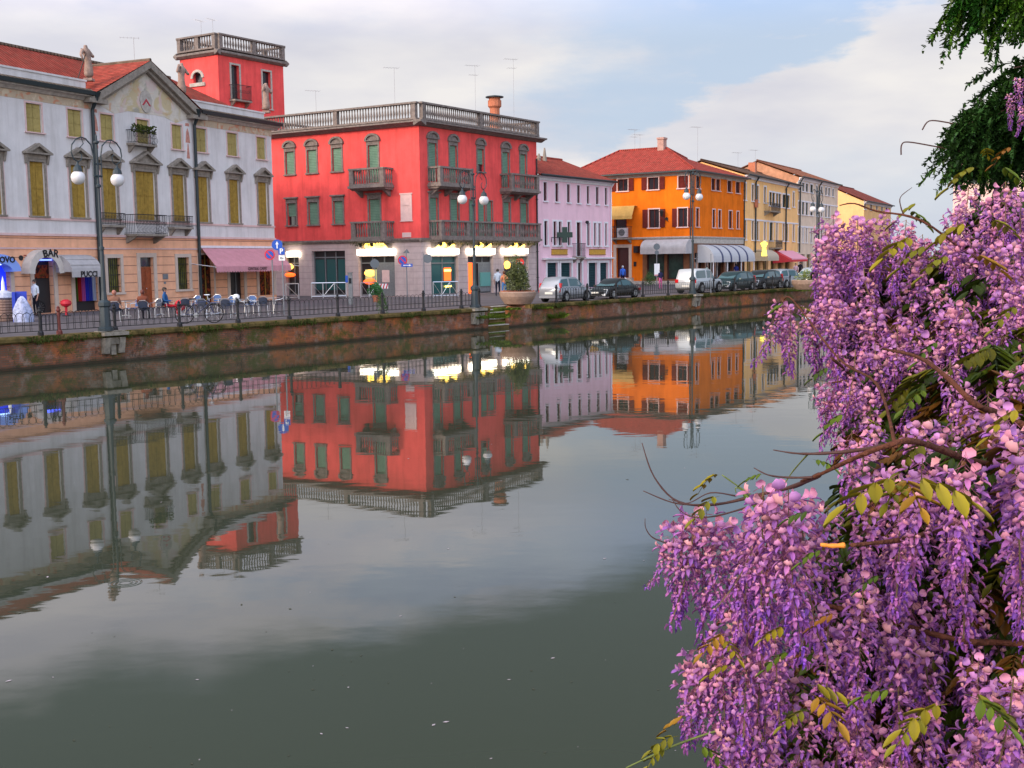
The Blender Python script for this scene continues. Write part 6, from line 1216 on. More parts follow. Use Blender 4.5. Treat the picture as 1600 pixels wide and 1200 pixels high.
b=at_z(370,492,Q); mb=MB(); mb.lathe(b,[(.10,.745),(.17,.82),(.15,.93),(.05,.98)],10); one('ashtray_bowl',mb,M['whp'],'pale rounded object standing on the café table below awning','bowl',b+Vector((0,0,.745)))
# bicycle
def bike(label,loc,rz,sc=1):
    t=thing('bicycle',label,'bicycle',(0,0,0))
    for x in (-.52,.52):
        mb=MB(); mb.tube([(x+.33*math.cos(q),0,.34+.33*math.sin(q)) for q in [2*math.pi*k/24 for k in range(25)]],.018,5,False); w_=build('wheel',mb,M['tyre'],t)
        mb=MB(); [mb.tube([(x,0,.34),(x+.32*math.cos(q),0,.34+.32*math.sin(q))],.003,3,False) for q in [2*math.pi*k/14 for k in range(14)]]; mb.tube([(x,-.04,.34),(x,.04,.34)],.025,6); build('spokes',mb,M['alu'],w_)
        mb=MB(); mb.tube([(x+.375*math.cos(q),0,.34+.375*math.sin(q)) for q in [math.pi*(.15+.7*k/8) for k in range(9)]],.02,4,False); build('mudguard',mb,M['iron'],t)
    mb=MB(); S_=[((-.52,0,.34),(-.12,0,.30)),((-.12,0,.30),(-.2,0,.82)),((-.52,0,.34),(-.18,0,.72)),((-.12,0,.30),(.36,0,.72)),((-.18,0,.74),(.34,0,.80)),((.33,0,.86),(.52,0,.34))]
    for a,b in S_: mb.tube([a,b],.017,5)
    build('frame',mb,mat('dark blue bicycle frame',(.02,.03,.09),.35),t); mb=MB(); mb.tube([(.33,0,.85),(.31,0,1.0),(.36,0,1.03)],.015,5); mb.tube([(.22,-.26,1.02),(.38,-.2,1.03),(.38,.2,1.03),(.22,.26,1.02)],.015,5); build('handlebar',mb,M['alu'],t)
    mb=MB(); mb.prism(ID,[(-.36,.86),(-.33,.92),(-.1,.90),(-.08,.87)],-.07,.07); build('saddle',mb,M['iron'],t); mb=MB(); mb.tube([(-.12,-.06,.30),(-.12,.06,.30)],.09,12); mb.tube([(-.12,.06,.30),(-.02,.08,.18)],.012,4); mb.tube([(-.12,-.06,.30),(-.22,-.08,.42)],.012,4); build('crank',mb,M['alu'],t)
    return place(t,loc,rz,sc)
bike('dark blue bicycle leaning inside the railing before the café tables',at_z(312,505,Q),.35,1.12)
bike('bicycle parked beside the blue-lit shop at the left',at_z(46,492,Q)+Vector((0,0,0)),.9,1.0)
b=at_z(282,492,Q); mb=MB(); mb.ball(b+Vector((0,0,.45)),.3,10,7,(.9,.6,.9)); one('red_bag',mb,M['redp'],'red bag hanging between seated person in blue jacket and the bicycle','bag',b+Vector((0,0,.2)),smooth=True)
# bin, displays at the left
b=at_z(104,494,Q); t=thing('waste_bin','round-topped red bin on a stem in front of the dome awning','bin',b); mb=MB(); mb.lathe(b,[(.06,0),(.06,.42),(.10,.46),(.2,.5),(.26,.6),(.24,.72),(.1,.8)],14); build('bin',mb,M['redp'],t); mb=MB(); mb.lathe(b,[(.2,0),(.2,.04),(.06,.05)],12); build('foot',mb,M['iron'],t)
b=at_z(8,502,Q); t=thing('barrel_display','striped brown barrel with pale bowl and tall white spike before blue shop','display',b)
mb=MB(); mb.lathe(b,[(.36,0),(.43,.25),(.44,.6),(.40,.95),(.3,.96)],18); build('barrel',mb,lined('brown wicker',(.30,.20,.16),(.12,.07,.06),2,.12,.3,.3),t); mb=MB(); mb.lathe(b,[(.3,.96),(.46,1.05),(.40,1.25),(.15,1.36)],16); build('bowl',mb,M['bowlp'] if 'bowlp' in M else mat('pale bluish bowl',(.45,.48,.6),.6,.2,5),t)
mb=MB(); mb.lathe(b,[(.09,1.36),(.07,1.7),(.0,2.0)],8); build('spike',mb,M['whp'],t)
b=at_z(35,503,Q); t=thing('blue_white_display','blue panel with wavy bluish white cloth draped beside it, left of bar door','display',b); f=Fa(b[:2],(b.x+1,b.y+.3))
mb=MB(); mb.box(f,-.35,-.22,-.15,.15,Q,Q+1.3); mb.box(f,-.22,.22,-.18,-.12,Q+.1,Q+1.32); build('panel',mb,mat('blue plastic panel',(.02,.05,.45),.4),t)
mb=MB(); n_=22; pr_=[(.40,.0),(.42,.25),(.36,.55),(.26,.8),(.16,1.0),(.05,1.12)]; pp=[]
for R_,z_ in pr_:
    for k in range(n_):
        q=2*math.pi*k/n_; R2=R_*(1+.16*math.sin(5*q+z_*3)+.07*math.sin(11*q)); pp.append(b+Vector((.08+R2*math.cos(q),-.1+R2*.7*math.sin(q),z_)))
mb.add(pp,[(i*n_+k,i*n_+(k+1)%n_,(i+1)*n_+(k+1)%n_,(i+1)*n_+k) for i in range(len(pr_)-1) for k in range(n_)]+[tuple(range((len(pr_)-1)*n_,len(pr_)*n_))]); build('draped_cloth',mb,mat('bluish white folded cloth',(.34,.38,.55),.8,.45,9),t,smooth=True)
# ------------------------------------------------------------------ people
def person(label,loc,rz,pose,shirt,trous,hair=(.03,.02,.015),skin_=(.42,.22,.15),h=1.74,longs=False,hold=None,female=False):
    k=h/1.75; J={}; 
    sit=pose=='sit'; walk=pose=='walk'
    pz=.95 if not sit else .55
    lean=.0 if not sit else -.10
    J['pel']=(0,0,pz); J['spi']=(0,lean*.4,pz+.2); J['che']=(0,lean,pz+.40); J['nek']=(0,lean,pz+.55); J['hd0']=(0,lean+.02,pz+.62); J['hd1']=(0,lean+.025,pz+.70); J['hd2']=(0,lean+.01,pz+.78)
    for s,n in ((1,'R'),(-1,'L')):
        sh=.19*s if not female else .165*s; J['sh'+n]=(sh,lean,pz+.47)
        if pose=='sit': J['el'+n]=(.25*s,lean+.05,pz+.22); J['wr'+n]=(.18*s,lean+.30,pz+.20)
        elif pose=='bent': J['el'+n]=(.24*s,-.06,pz+.22); J['wr'+n]=(.14*s,.20,pz+.22)
        else:
            q=.10*s if walk else .02; J['el'+n]=(.245*s,-.02+q,pz+.19); J['wr'+n]=(.26*s,.05+q*2,pz-.06)
        hp=(.095*s,0,pz-.04); J['hp'+n]=hp
        if sit: J['kn'+n]=(.13*s,.44,pz-.02); J['an'+n]=(.13*s,.50,.09); J['to'+n]=(.14*s,.66,.04)
        elif walk: J['kn'+n]=(.10*s,.12*s+.06,.50); J['an'+n]=(.10*s,.22*s-.04,.10 if s>0 else .16); J['to'+n]=(.11*s,.22*s+.12,.05)
        else: J['kn'+n]=(.11*s,.02,.50); J['an'+n]=(.115*s,-.02,.09); J['to'+n]=(.14*s,.14,.04)
        w_=Vector(J['wr'+n]); e=(w_-Vector(J['el'+n])).normalized(); J['pa'+n]=tuple(w_+e*.075)
        side=Vector((0,1,0)) if abs(e.z)>.6 else Vector((1,0,0)); pal=Vector(J['pa'+n])
        for f_ in range(4):
            L=(.072,.082,.076,.06)[f_]; b_=pal+side*(.026-.0175*f_)+e*.012; J[f'f{f_}a'+n]=tuple(b_); J[f'f{f_}b'+n]=tuple(b_+e*L*.55+Vector((-.006*s,0,0))); J[f'f{f_}c'+n]=tuple(b_+e*L+Vector((-.020*s,0,0)))
        J['t1'+n]=tuple(pal+side*.035-e*.02); J['t2'+n]=tuple(pal+side*.055+e*.02)
    R=dict(pel=.145,spi=.125 if not female else .11,che=.155,nek=.055,hd0=.075,hd1=.098,hd2=.07)
    order=list(J); E_=[('pel','spi'),('spi','che'),('che','nek'),('nek','hd0'),('hd0','hd1'),('hd1','hd2')]
    for n in 'RL':
        R.update({'sh'+n:.072,'el'+n:.045,'wr'+n:.029,'pa'+n:.036,'hp'+n:.095,'kn'+n:.06,'an'+n:.042,'to'+n:.036,'t1'+n:.012,'t2'+n:.010})
        for f_ in range(4): R.update({f'f{f_}a'+n:.0105,f'f{f_}b'+n:.0095,f'f{f_}c'+n:.008})
        E_+= [('che','sh'+n),('sh'+n,'el'+n),('el'+n,'wr'+n),('wr'+n,'pa'+n),('pel','hp'+n),('hp'+n,'kn'+n),('kn'+n,'an'+n),('an'+n,'to'+n),('pa'+n,'t1'+n),('t1'+n,'t2'+n)]
        for f_ in range(4): E_+= [('pa'+n,f'f{f_}a'+n),(f'f{f_}a'+n,f'f{f_}b'+n),(f'f{f_}b'+n,f'f{f_}c'+n)]
    ix={n:i for i,n in enumerate(order)}; pts=[Vector(J[n])*k for n in order]
    me=skin(pts,[(ix[a],ix[b]) for a,b in E_],[R[n]*k for n in order],0,1)
    me.materials.clear()
    ms=[mat('skin',skin_,.6),mat('shirt cloth',shirt,.85,.08,9),mat('trouser cloth',trous,.85,.08,9),M['iron']]
    for m in ms: me.materials.append(m)
    segs=[(Vector(J[a])*k,Vector(J[b])*k,(a,b)) for a,b in E_]
    def cls(a,b):
        if a[:2] in('hd','ne') or b[:2]=='hd' : return 0
        if b[:2]=='to' : return 3
        if a[:2] in('hp','kn') or b[:2]=='hp': return 2
        if a[:2]=='el' : return 1 if longs else 0
        if a[:2] in ('wr','pa','f0','f1','f2','f3','t1'): return 0
        return 1
    for p in me.polygons:
        c=p.center; best=9;bc=1
        for A_,B_,(a,b) in segs:
            d=B_-A_; t_=max(0,min(1,(c-A_).dot(d)/d.length_squared)); q=(c-A_-d*t_).length-R[a]*k*.6
            if q<best: best=q; bc=cls(a,b)
        if bc==1 and c.z<(pz+.03)*k and abs(c.x)<.2: bc=2
        p.material_index=bc
    me.polygons.foreach_set('use_smooth',[True]*len(me.polygons))
    t=thing('person',label,'person',(0,0,0)); o=bpy.data.objects.new('body',me); SC.collection.objects.link(o); o.parent=t; LOC[o.name]=Vector((0,0,0))
    hc=Vector(J['hd1'])*k; mb=MB(); mb.ball(hc+Vector((0,-.018,.028))*k,.112*k,10,7,(.88,1,1.0 if not female else 1.15)); h_=build('hair',mb,mat('hair',hair,.7),t,smooth=True)
    for v in h_.data.vertices:
        if v.co.y>hc.y+.05 and v.co.z<hc.z+.05: v.co.y=hc.y+.03
    mb=MB(); mb.ball(hc+Vector((0,.105,-.01))*k,.016*k,6,5,(.8,1.2,1.4)); build('nose',mb,ms[0],t,smooth=True)
    for s in (-1,1): mb=MB(); mb.ball(hc+Vector((.034*s,.088,.012))*k,.011*k,6,5); build('eye',mb,M['iron'],t); mb=MB(); mb.ball(hc+Vector((.093*s,.0,-.005))*k,.022*k,6,5,(.4,.8,1.3)); build('ear',mb,ms[0],t)
    mb=MB(); mb.ball(hc+Vector((0,.092,-.045))*k,.018*k,6,4,(1.2,.5,.35)); build('mouth',mb,M['terra'],t)
    place(t,loc,rz)
    if hold:
        for s in hold:
            w_=Vector(J['paR' if s>0 else 'paL'])*k; b=Vector(loc)+Matrix.Rotation(rz,3,'Z')@w_; mb=MB(); mb.ball(b+Vector((0,0,-.30)),.2,9,7,(.8,.6,1.05)); mb.tube([b+Vector((0,0,.0)),b+Vector((0,0,-.15))],.02,4); one('carrier_bag',mb,M['whp'],('left' if s<0 else 'right')+'-hand white carrier bag of the man in blue walking','bag',b+Vector((0,0,-.5)),smooth=True)
    return t
def at(px,py): return at_z(px,py,Q)
person('person in white shirt and dark trousers standing in the bar doorway',at(57,494),2.6,'stand',(.55,.60,.66),(.012,.012,.02))
person('seated person in brown top with back to the canal near first lamp',at(181,502),.15,'sit',(.20,.10,.07),(.02,.02,.03),h=1.7,hair=(.35,.14,.1))
person('seated person in dark red top before the brown palazzo door',at(225,500),.1,'sit',(.16,.05,.03),(.02,.02,.03),h=1.68,hair=(.12,.03,.02))
person('seated person in blue jacket and red trousers facing right',at(262,496),-1.5,'sit',(.02,.08,.22),(.35,.01,.02),longs=True,h=1.75)
person('man in light blue shirt and dark trousers standing left of woman in orange',at(778,463),-.3,'stand',(.38,.45,.55),(.012,.015,.03),h=1.80)
person('woman in orange top and blue jeans standing beside the round planter',at(788,464),.3,'bent',(.55,.20,.10),(.06,.16,.36),female=True,h=1.66,hair=(.10,.02,.01))
person('white-haired man in bright blue top walking to the orange house door',at(973,447),.1,'walk',(.04,.13,.55),(.012,.012,.04),hair=(.45,.47,.5),longs=True,h=1.75,hold=(-1,1))
person('small distant person in dark top and pink trousers near white notice board',at(1032,452),.5,'stand',(.02,.02,.06),(.50,.10,.25),h=1.5)
person('distant person in dark clothes standing under the red and pink awning',at(1250,437),2.8,'stand',(.012,.012,.02),(.012,.012,.02),longs=True,h=1.8)
person('distant person in pinkish top left of the one in black under red awning',at(1243,438),2.6,'stand',(.45,.30,.36),(.04,.03,.06),h=1.68)
person('distant person in dark blue under right end of white striped awning',at(1150,441),.2,'stand',(.015,.02,.12),(.01,.01,.02),longs=True,h=1.75)
person('distant person in grey-green top behind the roof of white off-roader',at(1104,446),.6,'stand',(.25,.33,.30),(.03,.04,.06),h=1.72)
# ------------------------------------------------------------------ wisteria in the foreground
def petals(nm,rough=.55):
    m=bpy.data.materials.new(nm); m.use_nodes=True; t=m.node_tree; L=t.links.new; b=t.nodes['Principled BSDF']; b.inputs['Roughness'].default_value=rough; b.inputs['Specular IOR Level'].default_value=.25
    a=N(t,'ShaderNodeAttribute',attribute_name='petal'); L(a.outputs['Color'],b.inputs['Base Color'])
    tr=N(t,'ShaderNodeBsdfTranslucent'); L(a.outputs['Color'],tr.inputs[0]); mx=N(t,'ShaderNodeMixShader'); mx.inputs[0].default_value=.16; out=[n for n in t.nodes if n.type=='OUTPUT_MATERIAL'][0]
    L(b.outputs[0],mx.inputs[1]); L(tr.outputs[0],mx.inputs[2]); L(mx.outputs[0],out.inputs[0]); return m
M['petal']=petals('wisteria petals'); M['wleaf']=petals('wisteria leaves',.4)
_g=lambda rows: np.array([(x-(.13 if j else 0),j*hw,z+(.04 if j else 0)) for x,z,hw in rows for j in (-1,0,1)],float)
BAN=_g([(.28,0,.12),(.52,.12,.36),(.62,.36,.36),(.54,.60,.14)])
KEE=np.array([(x,j*hw,z-(0 if j else .09)) for x,z,hw in [(.28,0,.05),(.58,-.02,.17),(.86,-.10,.14),(1.02,-.22,.03)] for j in (-1,0,1)],float)
GF=[(i*3+j,i*3+j+1,(i+1)*3+j+1,(i+1)*3+j) for i in range(3) for j in (0,1)]
PALE=np.array([(.70,.29,.42),(.63,.28,.46),(.76,.37,.42),(.48,.22,.50)]); DEEP=np.array([(.25,.075,.38),(.17,.05,.37),(.34,.10,.35)])
def raceme(L,Nf,rs,wide=.036,fs=.021,pink=.5):
    V=[];Fq=[];Cc=[]; n=0
    def add(v,f,c):
        nonlocal n
        V.append(v); Fq.extend([tuple(i+n for i in q) for q in f]); Cc.append(c); n+=len(v)
    bend=rs.normal(0,.012,2)
    ax=lambda t: np.array([bend[0]*t*t*2,bend[1]*t*t*2,-L*t])
    for k in range(7):   # stalk
        a,b=ax(k/7),ax((k+1)/7); w_=.0012; add(np.array([a+[w_,0,0],a-[w_,0,0],b-[w_,0,0],b+[w_,0,0]]),[(0,1,2,3)],np.tile((.16,.12,.05),(4,1)))
    for i in range(Nf):
        t=(i+.5)/Nf; t=t**.9; ph=i*2.39996+rs.normal(0,.25); open_=max(0,1-t*1.15)
        R=wide*(.32+.68*(1-t)**.7)*rs.uniform(.55,1.12); s=fs*(1-.42*t)*rs.uniform(.85,1.15)
        droop=rs.normal(-.1,.25)-t*.9; o=np.array([math.cos(ph)*math.cos(droop),math.sin(ph)*math.cos(droop),math.sin(droop)]); o/=np.linalg.norm(o)
        side=np.cross([0,0,1],o); side/=np.linalg.norm(side)+1e-9; up=np.cross(o,side); rl=rs.normal(0,.35); side,up=side*math.cos(rl)+up*math.sin(rl),up*math.cos(rl)-side*math.sin(rl)
        base=ax(t); p=base+o*R*.55+np.array([0,0,-.3*R]); Mx=np.stack([o,side,up])
        w_=.0007; add(np.array([base,base+[0,0,.0012],p+[0,0,.0012],p]),[(0,1,2,3)],np.tile((.30,.10,.16),(4,1)))
        sq=np.array([1,.45+.55*open_,.25+.75*open_]); B=(BAN*sq)@Mx*s+p; K=(KEE*np.array([1,1,1+.6*(1-open_)]))@Mx*s+p
        pc=PALE[rs.integers(4)]*rs.uniform(.8,1.12); dc=DEEP[rs.integers(3)]*rs.uniform(.8,1.25); mixv=min(1,max(0,t*1.25-.25+rs.normal(0,.15)+(.5-pink)*.5))
        cb=pc*(1-mixv)+dc*1.5*mixv; cbr=np.tile(cb,(12,1)); cbr[0:3]=cb*.5+dc*.6; kk=dc*(1-.35*open_)+pc*.35*open_
        add(B,GF,cbr); add(K,GF,np.tile(kk,(12,1)))
    return np.concatenate(V),np.array(Fq),np.clip(np.concatenate(Cc),0,.92)
def npmesh(nm,V,Fq,Cc,m,smooth=True):
    me=bpy.data.meshes.new(nm); me.vertices.add(len(V)); me.vertices.foreach_set('co',V.astype(np.float32).ravel()); k=Fq.shape[1]
    me.loops.add(Fq.size); me.loops.foreach_set('vertex_index',Fq.astype(np.int32).ravel()); me.polygons.add(len(Fq)); me.polygons.foreach_set('loop_start',np.arange(0,Fq.size,k,dtype=np.int32)); me.polygons.foreach_set('loop_total',np.full(len(Fq),k,dtype=np.int32))
    me.update(calc_edges=True); me.validate(); a=me.color_attributes.new('petal','FLOAT_COLOR','POINT'); a.data.foreach_set('color',np.c_[Cc,np.ones(len(Cc))].astype(np.float32).ravel()); me.materials.append(m)
    if smooth: me.polygons.foreach_set('use_smooth',[True]*len(me.polygons))
    return me
rs=np.random.default_rng(11)
VAR=[raceme(.20*q,int(84*q),rs,.038*(.9+.2*rs.random()),.0232,pk) for q,pk in ((1,.6),(.9,.9),(1.12,.4),(.8,.7),(1.0,.2),(.7,.9),(1.2,.6),(.95,1.0))]
WL=Vector((1.25,.35,1.85)); wis=thing('wisteria_vine','wisteria in full pink and violet bloom hanging over the water at the right','wisteria',WL)
VM=[npmesh('flower_raceme',*v,M['petal']) for v in VAR]
CP=[(1290,350,3.1),(1290,480,3.0),(1220,480,3.1),(1400,400,2.9),(1500,330,2.9),(1590,300,2.7),(1400,520,2.7),(1550,480,2.35),(1310,600,2.8),(1400,640,2.35),(1500,620,2.0),(1590,560,1.9),(1330,720,1.75),(1450,700,1.42),(1570,700,1.30),(1080,820,1.95),(1200,780,1.75),(1300,830,1.65),(1450,830,1.6),(1570,800,1.5),(1100,1020,1.95),(1200,960,1.85),(1350,950,1.72),(1520,950,1.6),(1100,1180,1.9),(1300,1120,1.85),(1450,1100,1.8),(1580,1080,1.45)]
def depth(px,py):
    a=b=0
    for x,y,d in CP: w_=1/((px-x)**2+(py-y)**2+400)**1.5; a+=w_*d; b+=w_
    return a/b
POLY=[(1278,345),(1310,332),(1400,328),(1462,352),(1492,310),(1530,272),(1620,240),(1660,1260),(1130,1260),(1125,1130),(1150,1040),(1185,940),(1215,850),(1195,790),(1225,765),(1285,748),(1318,716),(1292,672),(1296,640),(1300,600),(1306,560),(1296,500),(1284,440)]
def inside(x,y,P=POLY):
    c=False; j=len(P)-1
    for i in range(len(P)):
        if (P[i][1]>y)!=(P[j][1]>y) and x<(P[j][0]-P[i][0])*(y-P[i][1])/(P[j][1]-P[i][1])+P[i][0]: c=not c
        j=i
    return c
items=[]  # (anchor, variant, scale, rot, tilt)
EDGE=[(1222,466,.9,3.1,5),(1236,474,.95,3.05,7),(1209,492,.8,3.1,3),(1228,500,.8,3.15,1),(1268,478,.9,3.0,0),(1284,470,1.0,3.0,4),(1262,500,.7,3.05,5),(1296,468,1.0,2.9,1),
 (1290,348,1,3.1,1),(1302,336,1,3.1,3),(1283,392,.95,3.1,5),(1285,372,.9,3.05,0),(1318,345,1,3.05,6),(1340,338,.9,3,7),(1365,340,.95,3,1),(1388,332,.8,3.05,3),(1298,430,.9,3.0,2),(1310,470,.9,2.9,6),
 (1285,596,.75,2.85,1),(1300,600,.85,2.8,3),(1318,606,.85,2.8,0),(1338,600,.9,2.7,5),(1360,605,.9,2.6,7),(1292,612,.7,2.85,4),
 (1052,812,.9,1.97,1),(1068,806,.95,1.95,7),(1085,800,.98,1.93,0),(1104,796,1,1.95,6),(1122,806,.9,1.9,1),(1140,812,.95,1.95,2),(1156,838,.8,1.9,5),(1175,800,1.0,1.85,4),(1044,838,.55,1.98,3),(1098,830,.8,2.0,4),(1170,850,.9,1.95,2),
 (1192,758,1.0,1.75,6),(1212,752,1.1,1.72,0),(1232,764,1.1,1.7,2),(1250,770,1.1,1.74,7),(1186,800,.95,1.8,3),(1208,830,1,1.75,1),
 (1152,935,.95,1.9,6),(1132,965,.9,1.92,3),(1168,950,1,1.88,2),(1092,1012,.95,1.95,1),(1078,1030,.85,1.95,7),(1112,1010,1,1.93,0),(1130,1020,1,1.9,5),(1098,1060,.8,1.93,4),(1150,1110,.9,1.9,3),(1135,1130,.9,1.9,2),(1190,1010,1,1.85,6),
 (1592,122,.6,4.6,4),(1580,146,.6,4.6,2),(1598,165,.55,4.5,0)]
for px,py,s,d,v in EDGE: items.append((at_d(px,py,d),v,s,random.uniform(0,6.28),random.gauss(0,.06),0))
for layer,(dd,sx,sy) in enumerate(((0,.066,.13),(.13,.062,.12),(.27,.07,.13),(.42,.08,.14))):
    y=225.
    while y<1330:
        x=1190. if y<700 else 1020.
        dm=2.2
        while x<1680:
            qx=x+random.uniform(-1,1)*F*sx/dm*.42; qy=y+random.uniform(-1,1)*F*sy/dm*.45
            d0=depth(qx,qy)
            Lp_=F*.2/d0
            if inside(qx,qy) and (inside(qx,qy+Lp_*.8)or qy>1000):
                items.append((at_d(qx,qy,d0+dd+random.uniform(-.05,.09)),random.randrange(8),random.uniform(.82,1.12)*(1 if layer<2 else .95),random.uniform(0,6.28),random.gauss(0,.10),layer))
            x+=F*sx/d0; dm=d0
        y+=F*sy/depth(1450,y)
# a few holes: leave dark gaps as in the photo
HOLES=[(1575,560,26),(1520,980,34),(1560,1040,30),(1590,930,26),(1480,560,16),(1400,700,14),(1590,400,10)]
def hole(p): a=proj(p); return any((a[0]-x)**2+(a[1]+55-y)**2<r*r*2.2 for x,y,r in HOLES)
items=[it for it in items if not (it[5]<2 and hole(it[0]))]
items.sort(key=lambda it:(it[5],(it[0]-EYE).length/it[2]))
def rmat(it): return Matrix.Rotation(it[4],3,'X')@Matrix.Rotation(it[3],3,'Z')*it[2]
def vis(it): a=proj(it[0]); return a[0]<1640 and -20<a[1]<1200
front=[it for it in items if vis(it)][:100]; ids={id(i) for i in front}; rest=[it for it in items if id(it) not in ids]
for it in front:
    o=bpy.data.objects.new('flower_raceme',VM[it[1]]); SC.collection.objects.link(o); o.parent=wis; o.matrix_local=Matrix.Translation(it[0]-WL)@rmat(it).to_4x4()
Vs=[];Fs=[];Cs=[];n=0
for it in rest:
    v,f,c=VAR[it[1]]; R_=np.array(rmat(it)); Vs.append(v@R_.T+np.array(it[0]-WL)); Fs.append(f+n); Cs.append(c*(random.uniform(.85,1.1))); n+=len(v)
me=npmesh('flower_racemes',np.concatenate(Vs),np.concatenate(Fs),np.clip(np.concatenate(Cs),0,.9),M['petal']); o=bpy.data.objects.new('flower_racemes',me); SC.collection.objects.link(o); o.parent=wis; o['kind']='stuff'
# leaves
LEAFC=[(.26,.21,.012),(.19,.18,.012),(.32,.17,.015),(.10,.15,.012),(.24,.10,.015),(.06,.10,.010)]
def leafspray(rs,n=9,L=.16,lf=.055,col=0,droop=.5):
    V=[];Fq=[];Cc=[];m=0; c0=np.array(LEAFC[col])
    pts=[np.array([L*t,0,-droop*L*t*t]) for t in np.linspace(0,1,8)]
    for a,b in zip(pts,pts[1:]): w_=.0012; V.append(np.array([a+[0,w_,0],a-[0,w_,0],b-[0,w_,0],b+[0,w_,0]])); Fq.append((m,m+1,m+2,m+3)); Cc.append(np.tile(c0*.6,(4,1))); m+=4
    for k in range(n):
        t=.25+.75*(k//2)/(n//2) if k<n-1 else 1.; base=np.array([L*t,0,-droop*L*t*t]); s=(-1)**k if k<n-1 else 0
        d=np.array([.55,s*1.0,-.45+rs.normal(0,.15)]) if s else np.array([1,0,-.6]); d/=np.linalg.norm(d); side=np.cross(d,[0,0,1]); side/=np.linalg.norm(side); up=np.cross(side,d); l=lf*rs.uniform(.8,1.15); w_=l*.215; cc=c0*rs.uniform(.75,1.2)
        g=[]
        for q,hw in ((0,.1),(.25,.8),(.55,1),(.8,.62),(1,.04)):
            for j in (-1,0,1): g.append(base+d*l*q+side*j*w_*hw+up*(.12*l*abs(j)-.35*l*q*q*.5))
        V.append(np.array(g)); Fq+= [(m+i*3+j,m+i*3+j+1,m+(i+1)*3+j+1,m+(i+1)*3+j) for i in range(4) for j in (0,1)]; Cc.append(np.tile(cc,(15,1))*np.array([1,.8,1]*5)[:,None]); m+=15
    return np.concatenate(V),np.array(Fq),np.concatenate(Cc)
def putleaf(px,py,size,d,col,yaw,droop=.5,n=7):
    """size in photo pixels of the whole spray"""
    L=size/F*d*.75; v,f,c=leafspray(rs,n,L,L*.52,col,droop); R_=np.array(Matrix.Rotation(yaw,3,'Z')); p=np.array(at_d(px,py,d)-WL)
    return v@R_.T+p,f,c
LV=[(1432,372,75,2.6,0,3.4),(1455,385,60,2.55,1,3.0),(1520,350,70,2.6,0,2.9),(1545,345,55,2.6,1,.2),(1410,748,125,1.28,0,3.35),(1415,748,130,1.26,0,-.5),(1410,750,95,1.30,2,-1.5),(1412,750,80,1.3,1,-2.3),(1125,742,55,1.9,0,2.4),(1150,770,60,1.9,3,-.2),(1125,775,60,1.9,1,3.5),(1135,990,60,1.85,2,3.6),(1130,1000,45,1.83,0,-1.0),(1060,1150,60,1.9,1,3.3),(1075,1120,50,1.9,2,2.6),(1040,1165,45,1.9,1,3.6),(1090,1165,55,1.88,3,-.5),(1145,1040,50,1.8,0,3.0),(1262,1070,80,1.7,0,-.1),(1270,1085,85,1.7,2,-1.2),(1262,1110,60,1.7,1,3.4),(1508,1085,110,1.5,1,-.3),(1480,1100,100,1.5,0,3.3),(1520,1090,90,1.48,3,-1.0),(1400,1080,70,1.65,3,2.9),(1450,1120,80,1.6,1,3.5),(1540,232,28,3.4,0,1),(1530,262,60,3.0,1,3.1),(1560,262,50,3.0,3,0),(1440,318,50,3.0,1,2.8),(1420,330,45,3.0,3,.3),(1325,648,50,2.6,3,3.0),(1345,655,50,2.5,1,.2),(1300,575,40,2.8,5,3.1),(1230,474,35,3.0,3,2.7),(1245,478,35,3.0,1,.3),(1196,741,40,1.66,3,2.8),(1270,718,45,1.8,3,-.7),(1595,480,60,2.2,1,3.3),(1490,400,65,2.5,1,3.2),(1520,400,60,2.5,2,.1),(1470,535,50,2.3,5,3.3),(1450,610,60,2.1,3,3.5),(1600,640,70,1.5,0,3.1),(1240,1020,60,1.7,3,3.0),(1310,960,50,1.65,4,2.9),(1585,230,40,3.3,4,3.1),(1290,860,50,1.6,3,3.0),(1270,800,50,1.6,5,2.9),(1230,980,55,1.72,0,3.3),(1380,900,45,1.6,5,3.0)]
for px,py,sz,d,col,yaw in LV:
    v,f,c=putleaf(px,py,sz,d,col,yaw,random.uniform(.3,.9)); o=bpy.data.objects.new('leaf_spray',npmesh('leaf_spray',v,f,c,M['wleaf'])); SC.collection.objects.link(o); o.parent=wis
Vs=[];Fs=[];Cs=[];n=0
for _ in range(3600):
    px,py=random.uniform(1200,1680),random.uniform(250,1290)
    if py>800: px=random.uniform(1110,1680)
    m_=60 if py<780 else 90
    if not all(inside(px+a_,py+b_) for a_,b_ in ((-m_,0),(0,-45),(-m_*.7,-30),(-m_*.7,45),(0,60)) if py+b_<1190): continue
    v,f,c=putleaf(px,py,random.uniform(60,95),depth(px,py)+random.uniform(.30,.9),random.choice([5,5,3,1,4]),random.uniform(0,6.28),random.uniform(.3,1),11); Vs.append(v); Fs.append(f+n); Cs.append(c*.5); n+=len(v)  # backing leaves: leaf colour darkened to paint the shade deep between racemes
o=bpy.data.objects.new('leaves',npmesh('leaves',np.concatenate(Vs),np.concatenate(Fs),np.concatenate(Cs),M['wleaf'])); SC.collection.objects.link(o); o.parent=wis; o['kind']='stuff'
